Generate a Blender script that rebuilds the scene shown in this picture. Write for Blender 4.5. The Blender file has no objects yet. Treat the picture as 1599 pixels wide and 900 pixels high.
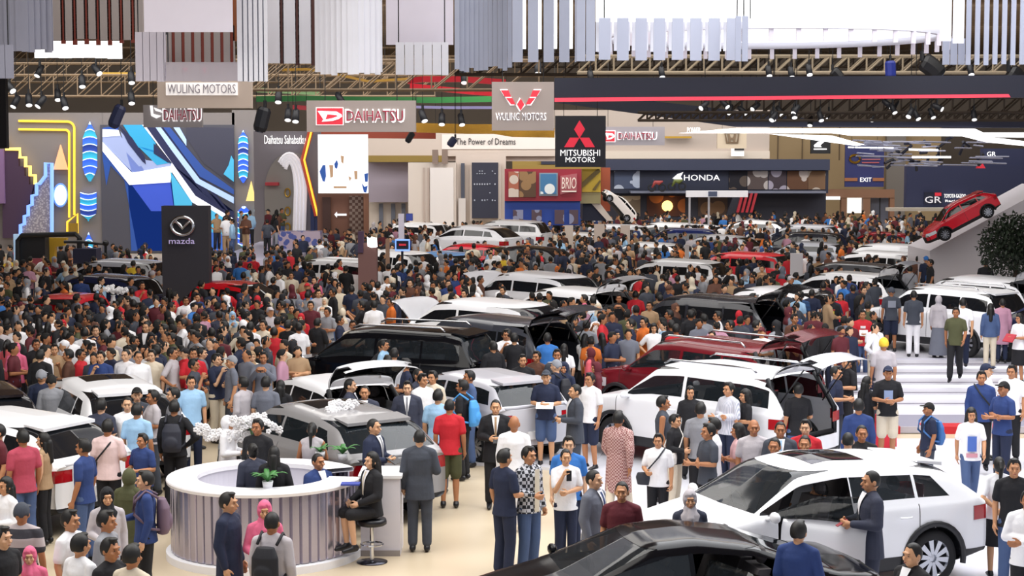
import bpy, bmesh, math, random
import numpy as np
from mathutils import Vector, Matrix

# ------------------------------------------------------------------ camera, world, lights, exposure
SC = bpy.context.scene
COL = SC.collection
F_PX, IW, IH = 2750.0, 1599.0, 900.0
CAM_Z = 5.6
PITCH = math.atan(220.0 / F_PX)
cam_data = bpy.data.cameras.new('camera')
cam = bpy.data.objects.new('camera', cam_data); COL.objects.link(cam)
cam.location = (0, 0, CAM_Z)
cam.rotation_euler = (math.pi / 2 - PITCH, 0, 0)
cam_data.sensor_fit = 'HORIZONTAL'; cam_data.sensor_width = 36.0
cam_data.lens = 36.0 * F_PX / IW
cam_data.clip_end = 500
SC.camera = cam
w = bpy.data.worlds.new('world'); SC.world = w; w.use_nodes = True
w.node_tree.nodes['Background'].inputs[0].default_value = (0.80, 0.83, 0.93, 1)
w.node_tree.nodes['Background'].inputs[1].default_value = 0.62
vs = SC.view_settings
vs.view_transform = 'Standard'; vs.look = 'None'; vs.gamma = 1; vs.use_curve_mapping = False
vs.exposure = -0.27

R0 = math.radians
def area(name, loc, sx, sy, watt, col=(1, 0.97, 0.93), rot=(0, 0, 0)):
    l = bpy.data.lights.new(name, 'AREA'); l.shape = 'RECTANGLE'; l.size = sx; l.size_y = sy
    l.energy = watt; l.color = col
    o = bpy.data.objects.new(name, l); COL.objects.link(o); o.location = loc; o.rotation_euler = rot
    return o
area('ceiling_floodlight_near', (-6, 20, 12.2), 16, 14, 3300, (1, 0.97, 0.92))
area('ceiling_floodlight_right', (9, 27, 12.2), 14, 16, 4600, (0.95, 0.97, 1))
area('ceiling_floodlight_middle', (3, 44, 12.2), 26, 16, 4300)
area('ceiling_floodlight_far', (0, 70, 12.2), 50, 14, 7500, rot=(R0(25), 0, 0))
area('added_fill_back', (0, 90, 12.2), 60, 8, 8500, rot=(R0(38), 0, 0))  # added fill light, tilted forward to brighten the rear booths
area('added_fill_wall', (0, 106, 12.2), 70, 6, 6000, rot=(R0(30), 0, 0))  # another added fill, washes the upright far walls

# ------------------------------------------------------------------ helpers
R = math.radians
def ray(px, py):
    fw = Vector((0, math.cos(PITCH), -math.sin(PITCH))); up = Vector((0, math.sin(PITCH), math.cos(PITCH)))
    return Vector((px - IW / 2, 0, 0)) + up * (IH / 2 - py) + fw * F_PX
def at_z(px, py, z=0.0):
    d = ray(px, py); t = (z - CAM_Z) / d.z
    return Vector((0, 0, CAM_Z)) + d * t
def at_d(px, py, y):
    d = ray(px, py); t = y / d.y
    return Vector((0, 0, CAM_Z)) + d * t

def srgb(h):
    if isinstance(h, (tuple, list)): c = h
    else: c = [int(h[i:i + 2], 16) / 255 for i in (0, 2, 4)]
    return tuple((x / 12.92 if x <= 0.04045 else ((x + 0.055) / 1.055) ** 2.4) for x in c[:3]) + (1.0,)

MATS = {}
def mat(name, col='808080', rough=0.6, metal=0.0, emit=0.0, spec=0.5, coat=0.0, alpha=1.0, noise=0.0, nscale=8.0, bump=0.0, objcol=False, trans=0.0, ecol=None):
    if name in MATS: return MATS[name]
    m = bpy.data.materials.new(name); m.use_nodes = True
    nt = m.node_tree; b = nt.nodes['Principled BSDF']
    c = srgb(col)
    b.inputs['Base Color'].default_value = c
    b.inputs['Roughness'].default_value = rough; b.inputs['Metallic'].default_value = metal
    b.inputs['Specular IOR Level'].default_value = spec
    b.inputs['Coat Weight'].default_value = coat; b.inputs['Coat Roughness'].default_value = 0.05
    b.inputs['Alpha'].default_value = alpha
    if trans: b.inputs['Transmission Weight'].default_value = trans
    if emit:
        b.inputs['Emission Color'].default_value = srgb(ecol) if ecol else c
        b.inputs['Emission Strength'].default_value = emit
    src = None
    if objcol:
        oi = nt.nodes.new('ShaderNodeObjectInfo'); src = oi.outputs['Color']
        nt.links.new(src, b.inputs['Base Color'])
    if noise or bump:
        tc = nt.nodes.new('ShaderNodeTexCoord'); nz = nt.nodes.new('ShaderNodeTexNoise')
        nz.inputs['Scale'].default_value = nscale; nz.inputs['Detail'].default_value = 3
        nt.links.new(tc.outputs['Object'], nz.inputs['Vector'])
        if noise:
            hs = nt.nodes.new('ShaderNodeHueSaturation')
            mr = nt.nodes.new('ShaderNodeMapRange'); mr.inputs[3].default_value = 1 - noise; mr.inputs[4].default_value = 1 + noise
            nt.links.new(nz.outputs['Fac'], mr.inputs[0]); nt.links.new(mr.outputs[0], hs.inputs['Value'])
            if src: nt.links.new(src, hs.inputs['Color'])
            else: hs.inputs['Color'].default_value = c
            nt.links.new(hs.outputs[0], b.inputs['Base Color'])
        if bump:
            bp = nt.nodes.new('ShaderNodeBump'); bp.inputs['Strength'].default_value = bump; bp.inputs['Distance'].default_value = 0.03
            nt.links.new(nz.outputs['Fac'], bp.inputs['Height']); nt.links.new(bp.outputs[0], b.inputs['Normal'])
    MATS[name] = m
    return m

def pattern_mat(name, kind, c1, c2, scale=20.0, rough=0.8, gloss=0):
    """stripes / checks / bricks in object space"""
    if name in MATS: return MATS[name]
    m = bpy.data.materials.new(name); m.use_nodes = True
    nt = m.node_tree; b = nt.nodes['Principled BSDF']; b.inputs['Roughness'].default_value = rough
    tc = nt.nodes.new('ShaderNodeTexCoord')
    mx = nt.nodes.new('ShaderNodeMix'); mx.data_type = 'RGBA'
    mx.inputs[6].default_value = srgb(c1); mx.inputs[7].default_value = srgb(c2)
    if kind in ('stripe', 'vstripe'):
        wv = nt.nodes.new('ShaderNodeTexWave'); wv.bands_direction = 'Z' if kind == 'stripe' else 'X'
        wv.inputs['Scale'].default_value = scale
        nt.links.new(tc.outputs['Object'], wv.inputs['Vector'])
        gt = nt.nodes.new('ShaderNodeMath'); gt.operation = 'GREATER_THAN'; gt.inputs[1].default_value = 0.5
        nt.links.new(wv.outputs['Fac'], gt.inputs[0]); fac = gt.outputs[0]
    elif kind == 'check':
        ch = nt.nodes.new('ShaderNodeTexChecker'); ch.inputs['Scale'].default_value = scale
        nt.links.new(tc.outputs['Object'], ch.inputs['Vector']); fac = ch.outputs['Fac']
    else:
        vz = nt.nodes.new('ShaderNodeTexVoronoi'); vz.inputs['Scale'].default_value = scale
        nt.links.new(tc.outputs['Object'], vz.inputs['Vector'])
        gt = nt.nodes.new('ShaderNodeMath'); gt.operation = 'GREATER_THAN'; gt.inputs[1].default_value = 0.45
        nt.links.new(vz.outputs['Distance'], gt.inputs[0]); fac = gt.outputs[0]
    nt.links.new(fac, mx.inputs[0]); nt.links.new(mx.outputs[2], b.inputs['Base Color'])
    MATS[name] = m
    return m

def tag(o, label=None, cat=None, group=None, kind=None):
    if label: o['label'] = label
    if cat: o['category'] = cat
    if group: o['group'] = group
    if kind: o['kind'] = kind
    return o

def link(name, me, m=None, parent=None, loc=None, color=None):
    o = bpy.data.objects.new(name, me); COL.objects.link(o)
    if m is not None:
        if not me.materials: me.materials.append(m)
        elif me.materials[0] is not m:
            o.material_slots[0].link = 'OBJECT'; o.material_slots[0].material = m
    if parent is not None: o.parent = parent
    if loc is not None: o.location = loc
    if color is not None: o.color = srgb(color)
    return o

def empty(name, loc, rz=0.0, label=None, cat=None, group=None, kind=None):
    o = bpy.data.objects.new(name, None); COL.objects.link(o)
    o.location = loc; o.rotation_euler = (0, 0, rz); o.empty_display_size = 0.2
    return tag(o, label, cat, group, kind)

def wp(o):
    v = Vector((0, 0, 0))
    while o is not None:
        v = v + Vector(o.location); o = o.parent
    return v

class MB:
    """collects simple shapes into one mesh; world coordinates"""
    def __init__(s): s.v = []; s.f = []; s.sm = False
    def add(s, vs, fs):
        n = len(s.v); s.v += [Vector(v) for v in vs]; s.f += [tuple(i + n for i in f) for f in fs]; return s
    def box(s, lo, hi):
        x0, y0, z0 = lo; x1, y1, z1 = hi
        return s.add([(x0, y0, z0), (x1, y0, z0), (x1, y1, z0), (x0, y1, z0), (x0, y0, z1), (x1, y0, z1), (x1, y1, z1), (x0, y1, z1)],
                     [(0, 3, 2, 1), (4, 5, 6, 7), (0, 1, 5, 4), (1, 2, 6, 5), (2, 3, 7, 6), (3, 0, 4, 7)])
    def prism(s, pts, th, axis=Vector((0, 1, 0))):
        """polygon pts (3d) extruded by th along axis"""
        n = len(pts); a = [Vector(p) for p in pts]; b = [p + axis * th for p in a]
        return s.add(a + b, [tuple(range(n)), tuple(range(2 * n - 1, n - 1, -1))] + [(i, i + n, (i + 1) % n + n, (i + 1) % n) for i in range(n)])
    def tube(s, pts, r, seg=8, close=False):
        pts = [Vector(p) for p in pts]; n = len(pts); rings = []; steep = False
        for i in range(n - (0 if close else 1)):
            t = (pts[(i + 1) % n] - pts[i]).normalized()
            if abs(t.z) > .97: steep = True
        ref = Vector((0, 1, 0)) if steep and all(abs((pts[(i + 1) % n] - pts[i]).normalized().y) < .95 for i in range(n - 1)) else Vector((0, 0, 1))
        for i, p in enumerate(pts):
            t = (pts[min(i + 1, n - 1)] - pts[max(i - 1, 0)])
            if close: t = pts[(i + 1) % n] - pts[i - 1]
            t.normalize(); u = t.cross(ref)
            if u.length < 1e-3: u = t.cross(Vector((0, 1, .3)))
            u.normalize(); v = t.cross(u)
            rr = r[i] if isinstance(r, (list, tuple)) else r
            rings.append([p + (u * math.cos(2 * math.pi * k / seg) + v * math.sin(2 * math.pi * k / seg)) * rr for k in range(seg)])
        vs = [q for rg in rings for q in rg]; fs = []
        m = n if close else n - 1
        for i in range(m):
            j = (i + 1) % n
            for k in range(seg): fs.append((i * seg + k, i * seg + (k + 1) % seg, j * seg + (k + 1) % seg, j * seg + k))
        if not close: fs += [tuple(range(seg - 1, -1, -1)), tuple(range((n - 1) * seg, n * seg))]
        return s.add(vs, fs)
    def lathe(s, prof, c, seg=24, axis='z', a0=0, a1=360):
        """prof = [(r,h)] around axis through c"""
        full = (a1 - a0) >= 360; k = seg if full else seg + 1; vs = []
        for r, h in prof:
            for i in range(k):
                a = R(a0 + (a1 - a0) * i / seg)
                if axis == 'z': vs.append((c[0] + r * math.cos(a), c[1] + r * math.sin(a), c[2] + h))
                else: vs.append((c[0] + r * math.cos(a), c[1] + h, c[2] + r * math.sin(a)))
        fs = []
        for j in range(len(prof) - 1):
            for i in range(k if full else k - 1):
                fs.append((j * k + i, j * k + (i + 1) % k, (j + 1) * k + (i + 1) % k, (j + 1) * k + i))
        return s.add(vs, fs)
    def ball(s, c, r, seg=12):
        n = seg // 2; rx, ry, rz = (r, r, r) if not isinstance(r, (tuple, list)) else r
        vs = [(c[0], c[1], c[2] + rz)]
        for j in range(1, n):
            p = math.pi * j / n
            for i in range(seg):
                a = 2 * math.pi * i / seg; vs.append((c[0] + rx * math.sin(p) * math.cos(a), c[1] + ry * math.sin(p) * math.sin(a), c[2] + rz * math.cos(p)))
        vs.append((c[0], c[1], c[2] - rz)); fs = []
        for i in range(seg): fs.append((0, 1 + i, 1 + (i + 1) % seg)); fs.append((len(vs) - 1, 1 + (n - 2) * seg + (i + 1) % seg, 1 + (n - 2) * seg + i))
        for j in range(n - 2):
            for i in range(seg): a = 1 + j * seg; fs.append((a + i, a + seg + i, a + seg + (i + 1) % seg, a + (i + 1) % seg))
        return s.add(vs, fs)
    def mesh(s, name, origin=Vector((0, 0, 0)), smooth=False):
        me = bpy.data.meshes.new(name); me.from_pydata([tuple(v - origin) for v in s.v], [], s.f); me.update()
        if smooth or s.sm: me.polygons.foreach_set('use_smooth', [True] * len(me.polygons))
        return me
    def build(s, name, m, parent=None, smooth=False, origin=None):
        if parent is not None: org = wp(parent)
        else:
            if origin is None:
                n = len(s.v); origin = Vector((sum(v.x for v in s.v) / n, sum(v.y for v in s.v) / n, min(v.z for v in s.v)))
            org = Vector(origin)
        me = s.mesh(name, org, smooth); bm = bmesh.new(); bm.from_mesh(me)
        bmesh.ops.recalc_face_normals(bm, faces=bm.faces); bm.to_mesh(me); bm.free()
        return link(name, me, m, parent, None if parent is not None else org)

def rect(px0, py0, px1, py1, d):
    a = at_d(px0, py1, d); b = at_d(px1, py0, d)
    return a.x, a.z, b.x, b.z
def slab(name, px0, py0, px1, py1, d, th, m, parent=None):
    """upright box facing the viewer whose front face spans the pixel rectangle at depth d"""
    x0, z0, x1, z1 = rect(px0, py0, px1, py1, d)
    return MB().box((x0, d, z0), (x1, d + th, z1)).build(name, m, parent)
def polys(name, pl, d, th, m, parent=None):
    """flat shapes given as lists of pixel points, at depth d"""
    b = MB()
    for p in pl: b.prism([at_d(x, y, d) for x, y in p], th)
    return b.build(name, m, parent)
def text(name, s, px0, py0, px1, py1, d, m, parent, th=0.03, skew=0):
    cu = bpy.data.curves.new('t', 'FONT'); cu.body = s; cu.extrude = 0.01; cu.resolution_u = 2
    if skew: cu.shear = skew
    o = bpy.data.objects.new('t', cu); COL.objects.link(o)
    bpy.context.view_layer.update()
    me = bpy.data.meshes.new_from_object(o.evaluated_get(bpy.context.evaluated_depsgraph_get()))
    bpy.data.objects.remove(o)
    n = len(me.vertices); co = np.empty(n * 3); me.vertices.foreach_get('co', co); co = co.reshape(-1, 3)
    lo, hi = co.min(0), co.max(0)
    x0, z0, x1, z1 = rect(px0, py0, px1, py1, d)
    org = wp(parent)
    out = np.empty_like(co)
    out[:, 0] = x0 + (co[:, 0] - lo[0]) / (hi[0] - lo[0]) * (x1 - x0) - org.x
    out[:, 2] = z0 + (co[:, 1] - lo[1]) / (hi[1] - lo[1]) * (z1 - z0) - org.z
    out[:, 1] = d - th * (co[:, 2] - lo[2]) / max(1e-6, hi[2] - lo[2]) - org.y
    me.vertices.foreach_set('co', out.ravel()); me.update()
    me.name = name
    return link(name, me, m, parent)
def ell(cx, cy, rx, ry, n=28, a0=0, a1=360):
    return [(cx + rx * math.cos(R(a0 + (a1 - a0) * i / n)), cy + ry * math.sin(R(a0 + (a1 - a0) * i / n))) for i in range(n + (0 if a1 - a0 >= 360 else 1))]

# common materials
M_WHITE = mat('white_lacquer', 'eeeef2', 0.35)
M_DARK = mat('dark_plastic', '1b1d24', 0.5)
M_BLACK = mat('black_metal', '101116', 0.45)
M_CHROME = mat('chrome', 'd8dade', 0.15, 1.0)
M_GREY = mat('grey_panel', '9a938f', 0.6)
M_TRUSS = mat('truss_steel', '4a4038', 0.5, 0.5)
M_EMW = mat('white_light_panel', 'ffffff', 0.5, emit=3.0)
M_EMS = mat('soft_white_glow', 'fbfbff', 0.5, emit=0.9)
# ------------------------------------------------------------------ large structure
def S(name, o): o.name = name; o['kind'] = 'structure'; return o
def tile_floor():
    m = bpy.data.materials.new('floor_carpet_tiles'); m.use_nodes = True; nt = m.node_tree; b = nt.nodes['Principled BSDF']
    tc = nt.nodes.new('ShaderNodeTexCoord'); nz = nt.nodes.new('ShaderNodeTexNoise'); nz.inputs['Scale'].default_value = 0.35
    rp = nt.nodes.new('ShaderNodeValToRGB')
    rp.color_ramp.elements[0].position = 0.3; rp.color_ramp.elements[0].color = srgb('bcab90')
    rp.color_ramp.elements[1].position = 0.7; rp.color_ramp.elements[1].color = srgb('d8c9af')
    nt.links.new(tc.outputs['Object'], nz.inputs['Vector']); nt.links.new(nz.outputs['Fac'], rp.inputs['Fac'])
    nt.links.new(rp.outputs[0], b.inputs['Base Color']); b.inputs['Roughness'].default_value = 0.32
    return m
S('floor', MB().box((-70, 5, -0.3), (70, 152, 0.0)).build('floor', tile_floor()))
# raised white platform of the booth on the right and its striped terrace
M_PLAT = mat('white_gloss_floor', 'dcdce4', 0.22)
plat = MB(); plat.prism([(1.4, 14, 0.0), (14.5, 14, 0.0), (14.5, 33.4, 0.0), (0.7, 33.4, 0.0)], 0.035, Vector((0, 0, 1)))
tag(plat.build('display_platform', M_PLAT), 'low glossy white platform under the two large cars at the lower right', 'platform')
plat = MB(); plat.prism([(-1.4, 31, 0.0), (1.3, 30.0, 0.0), (2.2, 34.5, 0.0), (-0.6, 36.5, 0.0)], 0.05, Vector((0, 0, 1)))
o = plat.build('display_platform', M_PLAT); tag(o, 'small white platform edge beneath the person reading a sheet of paper', 'platform')
def flat_text(s, a, b, c, m, parent):   # lettering on an upright kerb from world point a to b, height c
    pass
terr = empty('terrace', (9.6, 38, 0), 0, 'shallow white terrace of broad steps with light strips beside the red kerb stripe', 'terrace')
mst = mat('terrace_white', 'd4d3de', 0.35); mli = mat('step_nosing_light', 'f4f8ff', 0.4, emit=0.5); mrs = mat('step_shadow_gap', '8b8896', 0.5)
for k in range(6):
    y0 = 35.6 + k * 1.45; z = 0.06 + 0.035 * k
    MB().box((7.2, y0, 0), (22, 44.3, z)).build('step', mst, terr)
    MB().box((7.2, y0 - 0.03, z - 0.035), (22, y0 + 0.10, z + 0.004)).build('light_strip', mli, terr)
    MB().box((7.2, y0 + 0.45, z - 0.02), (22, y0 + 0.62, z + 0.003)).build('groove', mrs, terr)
MB().box((7.0, 44.3, 0), (24, 56, 0.27)).build('stage_deck', mst, terr)
MB().box((5.2, 34.2, 0), (22, 35.62, 0.14)).build('kerb', mat('kerb_grey', '8d8b9c', 0.5), terr)
MB().box((5.2, 34.17, 0.015), (22, 34.2, 0.14)).build('kerb_front', mat('kerb_pale', 'b9b4bd', 0.5), terr)
kr = MB()
for x in (6.1, 8.15, 10.3, 12.2): kr.box((x - 0.1, 34.14, 0.0), (x + 1.5, 34.6, 0.145))
kr.build('red_stripe', mat('kerb_red', 'c0202c', 0.4), terr)
S('wall_back', MB().box((-75, 146, -0.1), (75, 147, 14)).build('wall_back', mat('back_wall', '8f8377', 0.8, noise=0.1, nscale=0.3)))

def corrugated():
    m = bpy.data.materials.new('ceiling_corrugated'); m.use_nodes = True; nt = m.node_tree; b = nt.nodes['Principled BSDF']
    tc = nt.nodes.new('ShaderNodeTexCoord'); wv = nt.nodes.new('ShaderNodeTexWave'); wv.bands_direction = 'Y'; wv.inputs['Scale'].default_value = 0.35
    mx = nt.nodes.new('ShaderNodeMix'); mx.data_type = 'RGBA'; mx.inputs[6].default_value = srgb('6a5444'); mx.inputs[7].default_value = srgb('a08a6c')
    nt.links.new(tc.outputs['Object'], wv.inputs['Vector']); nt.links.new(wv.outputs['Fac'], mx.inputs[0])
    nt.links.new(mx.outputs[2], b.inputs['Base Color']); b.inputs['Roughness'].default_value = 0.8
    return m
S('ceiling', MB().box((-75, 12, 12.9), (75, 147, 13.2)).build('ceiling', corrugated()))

def cable(e, pts):
    b = MB()
    for p in pts: b.tube([p, (p[0], p[1], 12.92)], .012, 4)
    return b.build('hanging_cable', M_BLACK, e)

def truss(x0, x1, y, z, h=0.9, along='x', r=0.05, label=None, m=M_TRUSS, y1=None):
    b = MB()
    n = max(2, int(abs((x1 - x0) if along == 'x' else (y1 - y)) / (h * 1.1)))
    def P(t, dz, dy):
        return (x0 + (x1 - x0) * t, y + dy, z + dz) if along == 'x' else (x0 + dy, y + (y1 - y) * t, z + dz)
    for dz, dy in ((0, 0), (0, h), (h, 0), (h, h)): b.tube([P(0, dz, dy), P(1, dz, dy)], r, 6)
    for i in range(n):
        t, u = i / n, (i + 1) / n
        b.tube([P(t, 0, 0), P(u, h, 0)], r * 0.6, 4); b.tube([P(u, 0, 0), P(u, h, 0)], r * 0.6, 4)
        b.tube([P(t, 0, h), P(u, h, h)], r * 0.6, 4); b.tube([P(t, 0, 0), P(u, 0, h)], r * 0.6, 4)
    o = b.build('lighting_truss', m); tag(o, label, 'truss', 'lighting trusses under the ceiling'); cable(o, [(x0 + (x1 - x0) * .1, y + .02, z + h), (x0 + (x1 - x0) * .9, y + .02, z + h)] ); return o
MT2 = mat('truss_brown', '7a6650', 0.6)
for i, (x0, x1, y, py, lab) in enumerate([
        (-36, -5, 118, 100, 'brown lattice truss crossing behind the left hanging curtain, topmost row'),
        (-36, -4, 104, 128, 'brown lattice truss above the grey stage wall, second row'),
        (-30, -4, 92, 150, 'brown lattice truss just over the large stage screen'),
        (-18, 5, 100, 118, 'brown lattice truss behind the white slat curtain at centre'),
        (-11, 1, 66, 140, 'brown lattice truss directly above the wide sign with red square emblem'),
        (-2, 30, 120, 104, 'dark lattice truss under the round white lamp, rear row')]):
    z = at_d(800, py, y).z
    truss(x0, x1, y, z, 1.1, label=lab, m=MT2 if i != 5 else M_TRUSS)
truss(-2, 22, 62, at_d(800, 116, 62).z, 0.7, label='dark lattice truss hanging above the black canopy fascia', m=M_TRUSS)
truss(2, 24, 54, at_d(800, 108, 54).z - 0.1, 0.5, label='pale lattice truss right under the round white lamp', m=mat('truss_pale', 'a99a83', 0.5))

# black stage canopy on the right, with its red light line, side wing and lamps
can = empty('stage_canopy', (11, 60, at_d(1200, 190, 60).z), 0, 'huge black stage canopy with red light line along its front fascia', 'canopy')
MN = mat('canopy_navy', '1e2133', 0.5)
polys('front_fascia', [[(866, 122), (1599 + 60, 117), (1599 + 60, 152), (866, 156)]], 46, 0.4, MN, can)
polys('red_light_line', [[(866, 153), (1575, 147), (1578, 152), (866, 159)]], 45.96, 0.04, mat('red_line_light', 'f0455a', 0.4, emit=0.6), can)
polys('side_wing', [[(866, 160), (1150, 198), (1599 + 60, 200), (1599 + 60, 186), (1270, 186), (1020, 158)]], 62, 0.4, mat('canopy_slate', '2b2e44', 0.5), can)
polys('white_light_line', [[(1060, 208), (1150, 200), (1522, 201), (1535, 207), (1599 + 60, 207), (1599 + 60, 214), (1590, 215), (1520, 213), (1330, 212), (1300, 208)]], 61.9, 0.1, M_EMW, can)
polys('white_light_line', [[(1200, 209), (1300, 212), (1350, 226), (1338, 228)]], 64, 0.1, M_EMW, can)
polys('white_light_line', [[(1500, 212), (1530, 212), (1599 + 60, 228), (1599 + 60, 234), (1540, 222)]], 64, 0.1, M_EMW, can)
polys('white_light_line', [[(1325, 229), (1395, 230), (1395, 232), (1325, 231)], [(1420, 232), (1465, 233), (1465, 236), (1420, 235)], [(1425, 244), (1485, 244), (1485, 247), (1425, 247)]], 66, 0.1, M_EMW, can)
rr = random.Random(4)
mesh_c = MB()
for i in range(46):
    x = rr.uniform(1330, 1535); y = rr.uniform(217, 262)
    p = at_d(x, y, 66); q = at_d(x + rr.uniform(15, 60), y + rr.uniform(-1, 2), 66 + rr.uniform(0, 4)); mesh_c.tube([p, q], 0.03, 5)
mesh_c.build('rigging_bars', mat('rigging_grey', '9a9db4', 0.4), can)
mesh_c = MB()
for i in range(26):
    x = rr.uniform(1370, 1535); y = rr.uniform(214, 256)
    p = at_d(x, y, 68); mesh_c.tube([p, p + Vector((rr.uniform(-.4, .4), 0.3, rr.uniform(-.4, .2)))], 0.06, 5)
mesh_c.build('clamps', MN, can)
def under(n, x0, x1, y0, y1, d, seed):
    g = random.Random(seed)
    for i in range(n):
        t = g.random(); x = x0 + (x1 - x0) * t; y = y0 + (y1 - y0) * t + g.uniform(-9, 9)
        spot(x, y, d + g.uniform(-3, 3), small=True, angle=g.uniform(-60, 60))

LAB_SPOT = 0
def spot(px, py, d, s=1.0, angle=20, small=False, lit=True, label=None, color=None):
    """moving-head or can lamp hanging from the trusses: yoke, body, lit lens"""
    global LAB_SPOT
    LAB_SPOT += 1
    p = at_d(px, py, d); k = s * (0.20 if small else 0.40)
    e = empty('stage_lamp', p, 0, label or spot_label(px, py), 'lamp', 'stage lamps hanging from the trusses')
    a = R(angle); dr = Vector((math.sin(a), -0.55, -math.cos(a))).normalized()
    MB().tube([p + Vector((0, 0, k * 1.3)), p + Vector((0, 0, k * .5)), p], k * .16, 6).build('yoke', M_BLACK, e)
    c = p + dr * k * .9
    MB().tube([p - dr * k * .8, p - dr * k * .6, c], [k * .28, k * .42, k * .46], 10).build('lamp_body', color or M_DARK, e, True)
    if lit: MB().tube([c, c + dr * 0.02], k * .4, 10).build('lens', mat('lamp_lens', 'ffffff', .5, emit=1.2), e)
    cable(e, [p + Vector((0, 0, k * 1.2))])
    return e
def spot_label(px, py):
    hor = 'far left' if px < 160 else 'left' if px < 420 else 'centre-left' if px < 700 else 'centre' if px < 960 else 'centre-right' if px < 1280 else 'far right'
    return f'small black stage lamp in the {hor} rigging, {"upper" if py < 150 else "lower"} row'
# trusses / lights under the canopy
truss(6, 24, 58, at_d(800, 176, 58).z, 0.5, label='dark truss carrying lamps inside the black canopy, behind the red line', m=M_TRUSS)
truss(4, 24, 56, at_d(800, 188, 56).z, 0.25, label='low dark truss with lamps at the rear of the black canopy', m=M_TRUSS)
under(15, 1090, 1370, 164, 190, 56, 7)
under(8, 1380, 1599, 165, 188, 56, 8)
for x, y in ((1235, 112), (1515, 108), (1200, 110), (1263, 108), (1033, 112), (922, 118)): spot(x, y, 50, small=True, angle=5)
for x, y, a in ((62, 110, -20), (150, 108, 40), (205, 120, 10), (128, 126, 10), (15, 135, 40), (90, 147, 10), (45, 155, 10), (25, 158, -20), (65, 158, -30), (100, 160, 20), (205, 152, 10), (435, 150, 0), (530, 152, 30), (450, 178, 0), (462, 180, 0), (660, 180, 20), (690, 185, 0), (720, 186, 10), (310, 105, 10), (725, 120, 0), (840, 105, 0)):
    spot(x, y, 70 + (x % 7), angle=a, s=0.8)
# big black speaker-like floods hanging in front
def flood(p1, p2, d, wpx, label, m=M_DARK):
    a = at_d(*p1, d); b = at_d(*p2, d); k = wpx / F_PX * d / 2
    e = empty('floodlight', a, 0, label, 'lamp', 'black floodlights hanging in front of the stages')
    MB().tube([a + Vector((0, 0, k)), a], k * .25, 6).build('bracket', M_BLACK, e)
    dv = (b - a); n = 7; pts = [a + dv * (i / n) + Vector((0, 0, 0.15 * k * math.sin(math.pi * i / n))) for i in range(n + 1)]
    MB().tube(pts, [k * .7] + [k] * (n - 1) + [k * .8], 8).build('lamp_body', m, e, False)
    MB().tube([b, b + dv * .05], k * .6, 8).build('lens', mat('lens_dark', '5a6072', 0.2), e); cable(e, [a + Vector((0, 0, k * .9))])
flood((190, 165), (176, 198), 52, 19, 'dark blue ribbed floodlight hanging over the left stage screen', mat('flood_blue', '2a3152', .5))
flood((414, 168), (405, 205), 52, 22, 'large dark floodlight hanging left of the red square emblem sign')
flood((645, 207), (636, 222), 60, 10, 'small dark floodlight below the wide red-lettered sign')
flood((711, 216), (702, 228), 60, 12, 'small navy floodlight over the white slogan band', mat('flood_blue', '2a3152', .5))
flood((1300, 110), (1312, 124), 50, 18, 'black floodlight hanging under the round white lamp', M_BLACK)
flood((1390, 95), (1391, 122), 50, 17, 'blue-sided floodlight in front of the black canopy fascia', mat('flood_cobalt', '1f2f86', .5))
flood((1440, 95), (1468, 118), 50, 30, 'big black floodlight right of the blue-sided one', M_BLACK)
flood((1575, 112), (1599, 135), 50, 30, 'big black floodlight at the right end of the canopy fascia', M_BLACK)

# coloured ring structures of booths far up (red, green, gold)
def ringbar(name, pts, d0, d1, hpx, m, label, cat='ring truss'):
    n = len(pts); b = MB(); q = []
    for i, (x, y) in enumerate(pts):
        d = d0 + (d1 - d0) * i / (n - 1); q.append((at_d(x, y, d), at_d(x, y + hpx, d)))
    for i in range(n - 1): 
        (a, a2), (c, c2) = q[i], q[i + 1]; dv = Vector((0, .5, 0))
        b.add([a, c, c2, a2, a + dv, c + dv, c2 + dv, a2 + dv], [(0, 1, 2, 3), (7, 6, 5, 4), (0, 4, 5, 1), (3, 2, 6, 7), (0, 3, 7, 4), (1, 5, 6, 2)])
    o = tag(b.build(name, m), label, cat); cable(o, [q[0][0] + Vector((0, .1, -.05)), q[-1][0] + Vector((0, .1, -.05))]); return o
m_red = mat('ring_red', 'c8202f', .45, emit=.15); m_green = mat('ring_green', '2f8040', .45)
ringbar('ring_fascia', [(636, 122), (660, 119), (720, 119), (790, 124)], 78, 82, 9, m_red, 'curved red fascia ring above the green band, upper edge')
ringbar('ring_fascia', [(640, 130), (690, 135), (740, 140), (768, 142)], 76, 72, 8, m_red, 'curved red fascia ring above the green band, lower edge')
ringbar('ring_fascia', [(400, 150), (470, 149), (560, 151), (680, 152), (770, 150)], 84, 90, 9, m_green, 'long green fascia band behind the hanging signs')
ringbar('ring_fascia', [(400, 137), (440, 139), (500, 142)], 97, 97, 7, mat('ring_green_pale', '6d8d5e', .6), 'short pale green fascia piece above the long green band')
ringbar('ring_fascia', [(457, 164), (478, 165)], 84, 84, 7, mat('ring_red2', 'c23040', .5), 'short red fascia end left of the wide sign')
ringbar('ring_fascia', [(648, 165), (700, 166), (768, 166)], 86, 86, 4, mat('ring_lilac', 'a8a2d8', .4, emit=.3), 'thin lilac light band under the green fascia')
ringbar('ring_fascia', [(440, 107), (480, 106), (520, 113), (575, 125), (640, 121)], 80, 78, 4, mat('ring_gold', 'b98a22', .4), 'thin gold ring edge behind the white slat curtain')
ringbar('ring_fascia', [(650, 192), (690, 193), (730, 194), (770, 194), (800, 199), (866, 200)], 88, 88, 15, mat('gold_fascia', 'b08433', .25, .8, noise=.4, nscale=.8), 'polished gold curved fascia under the lamp row at centre')
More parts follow.
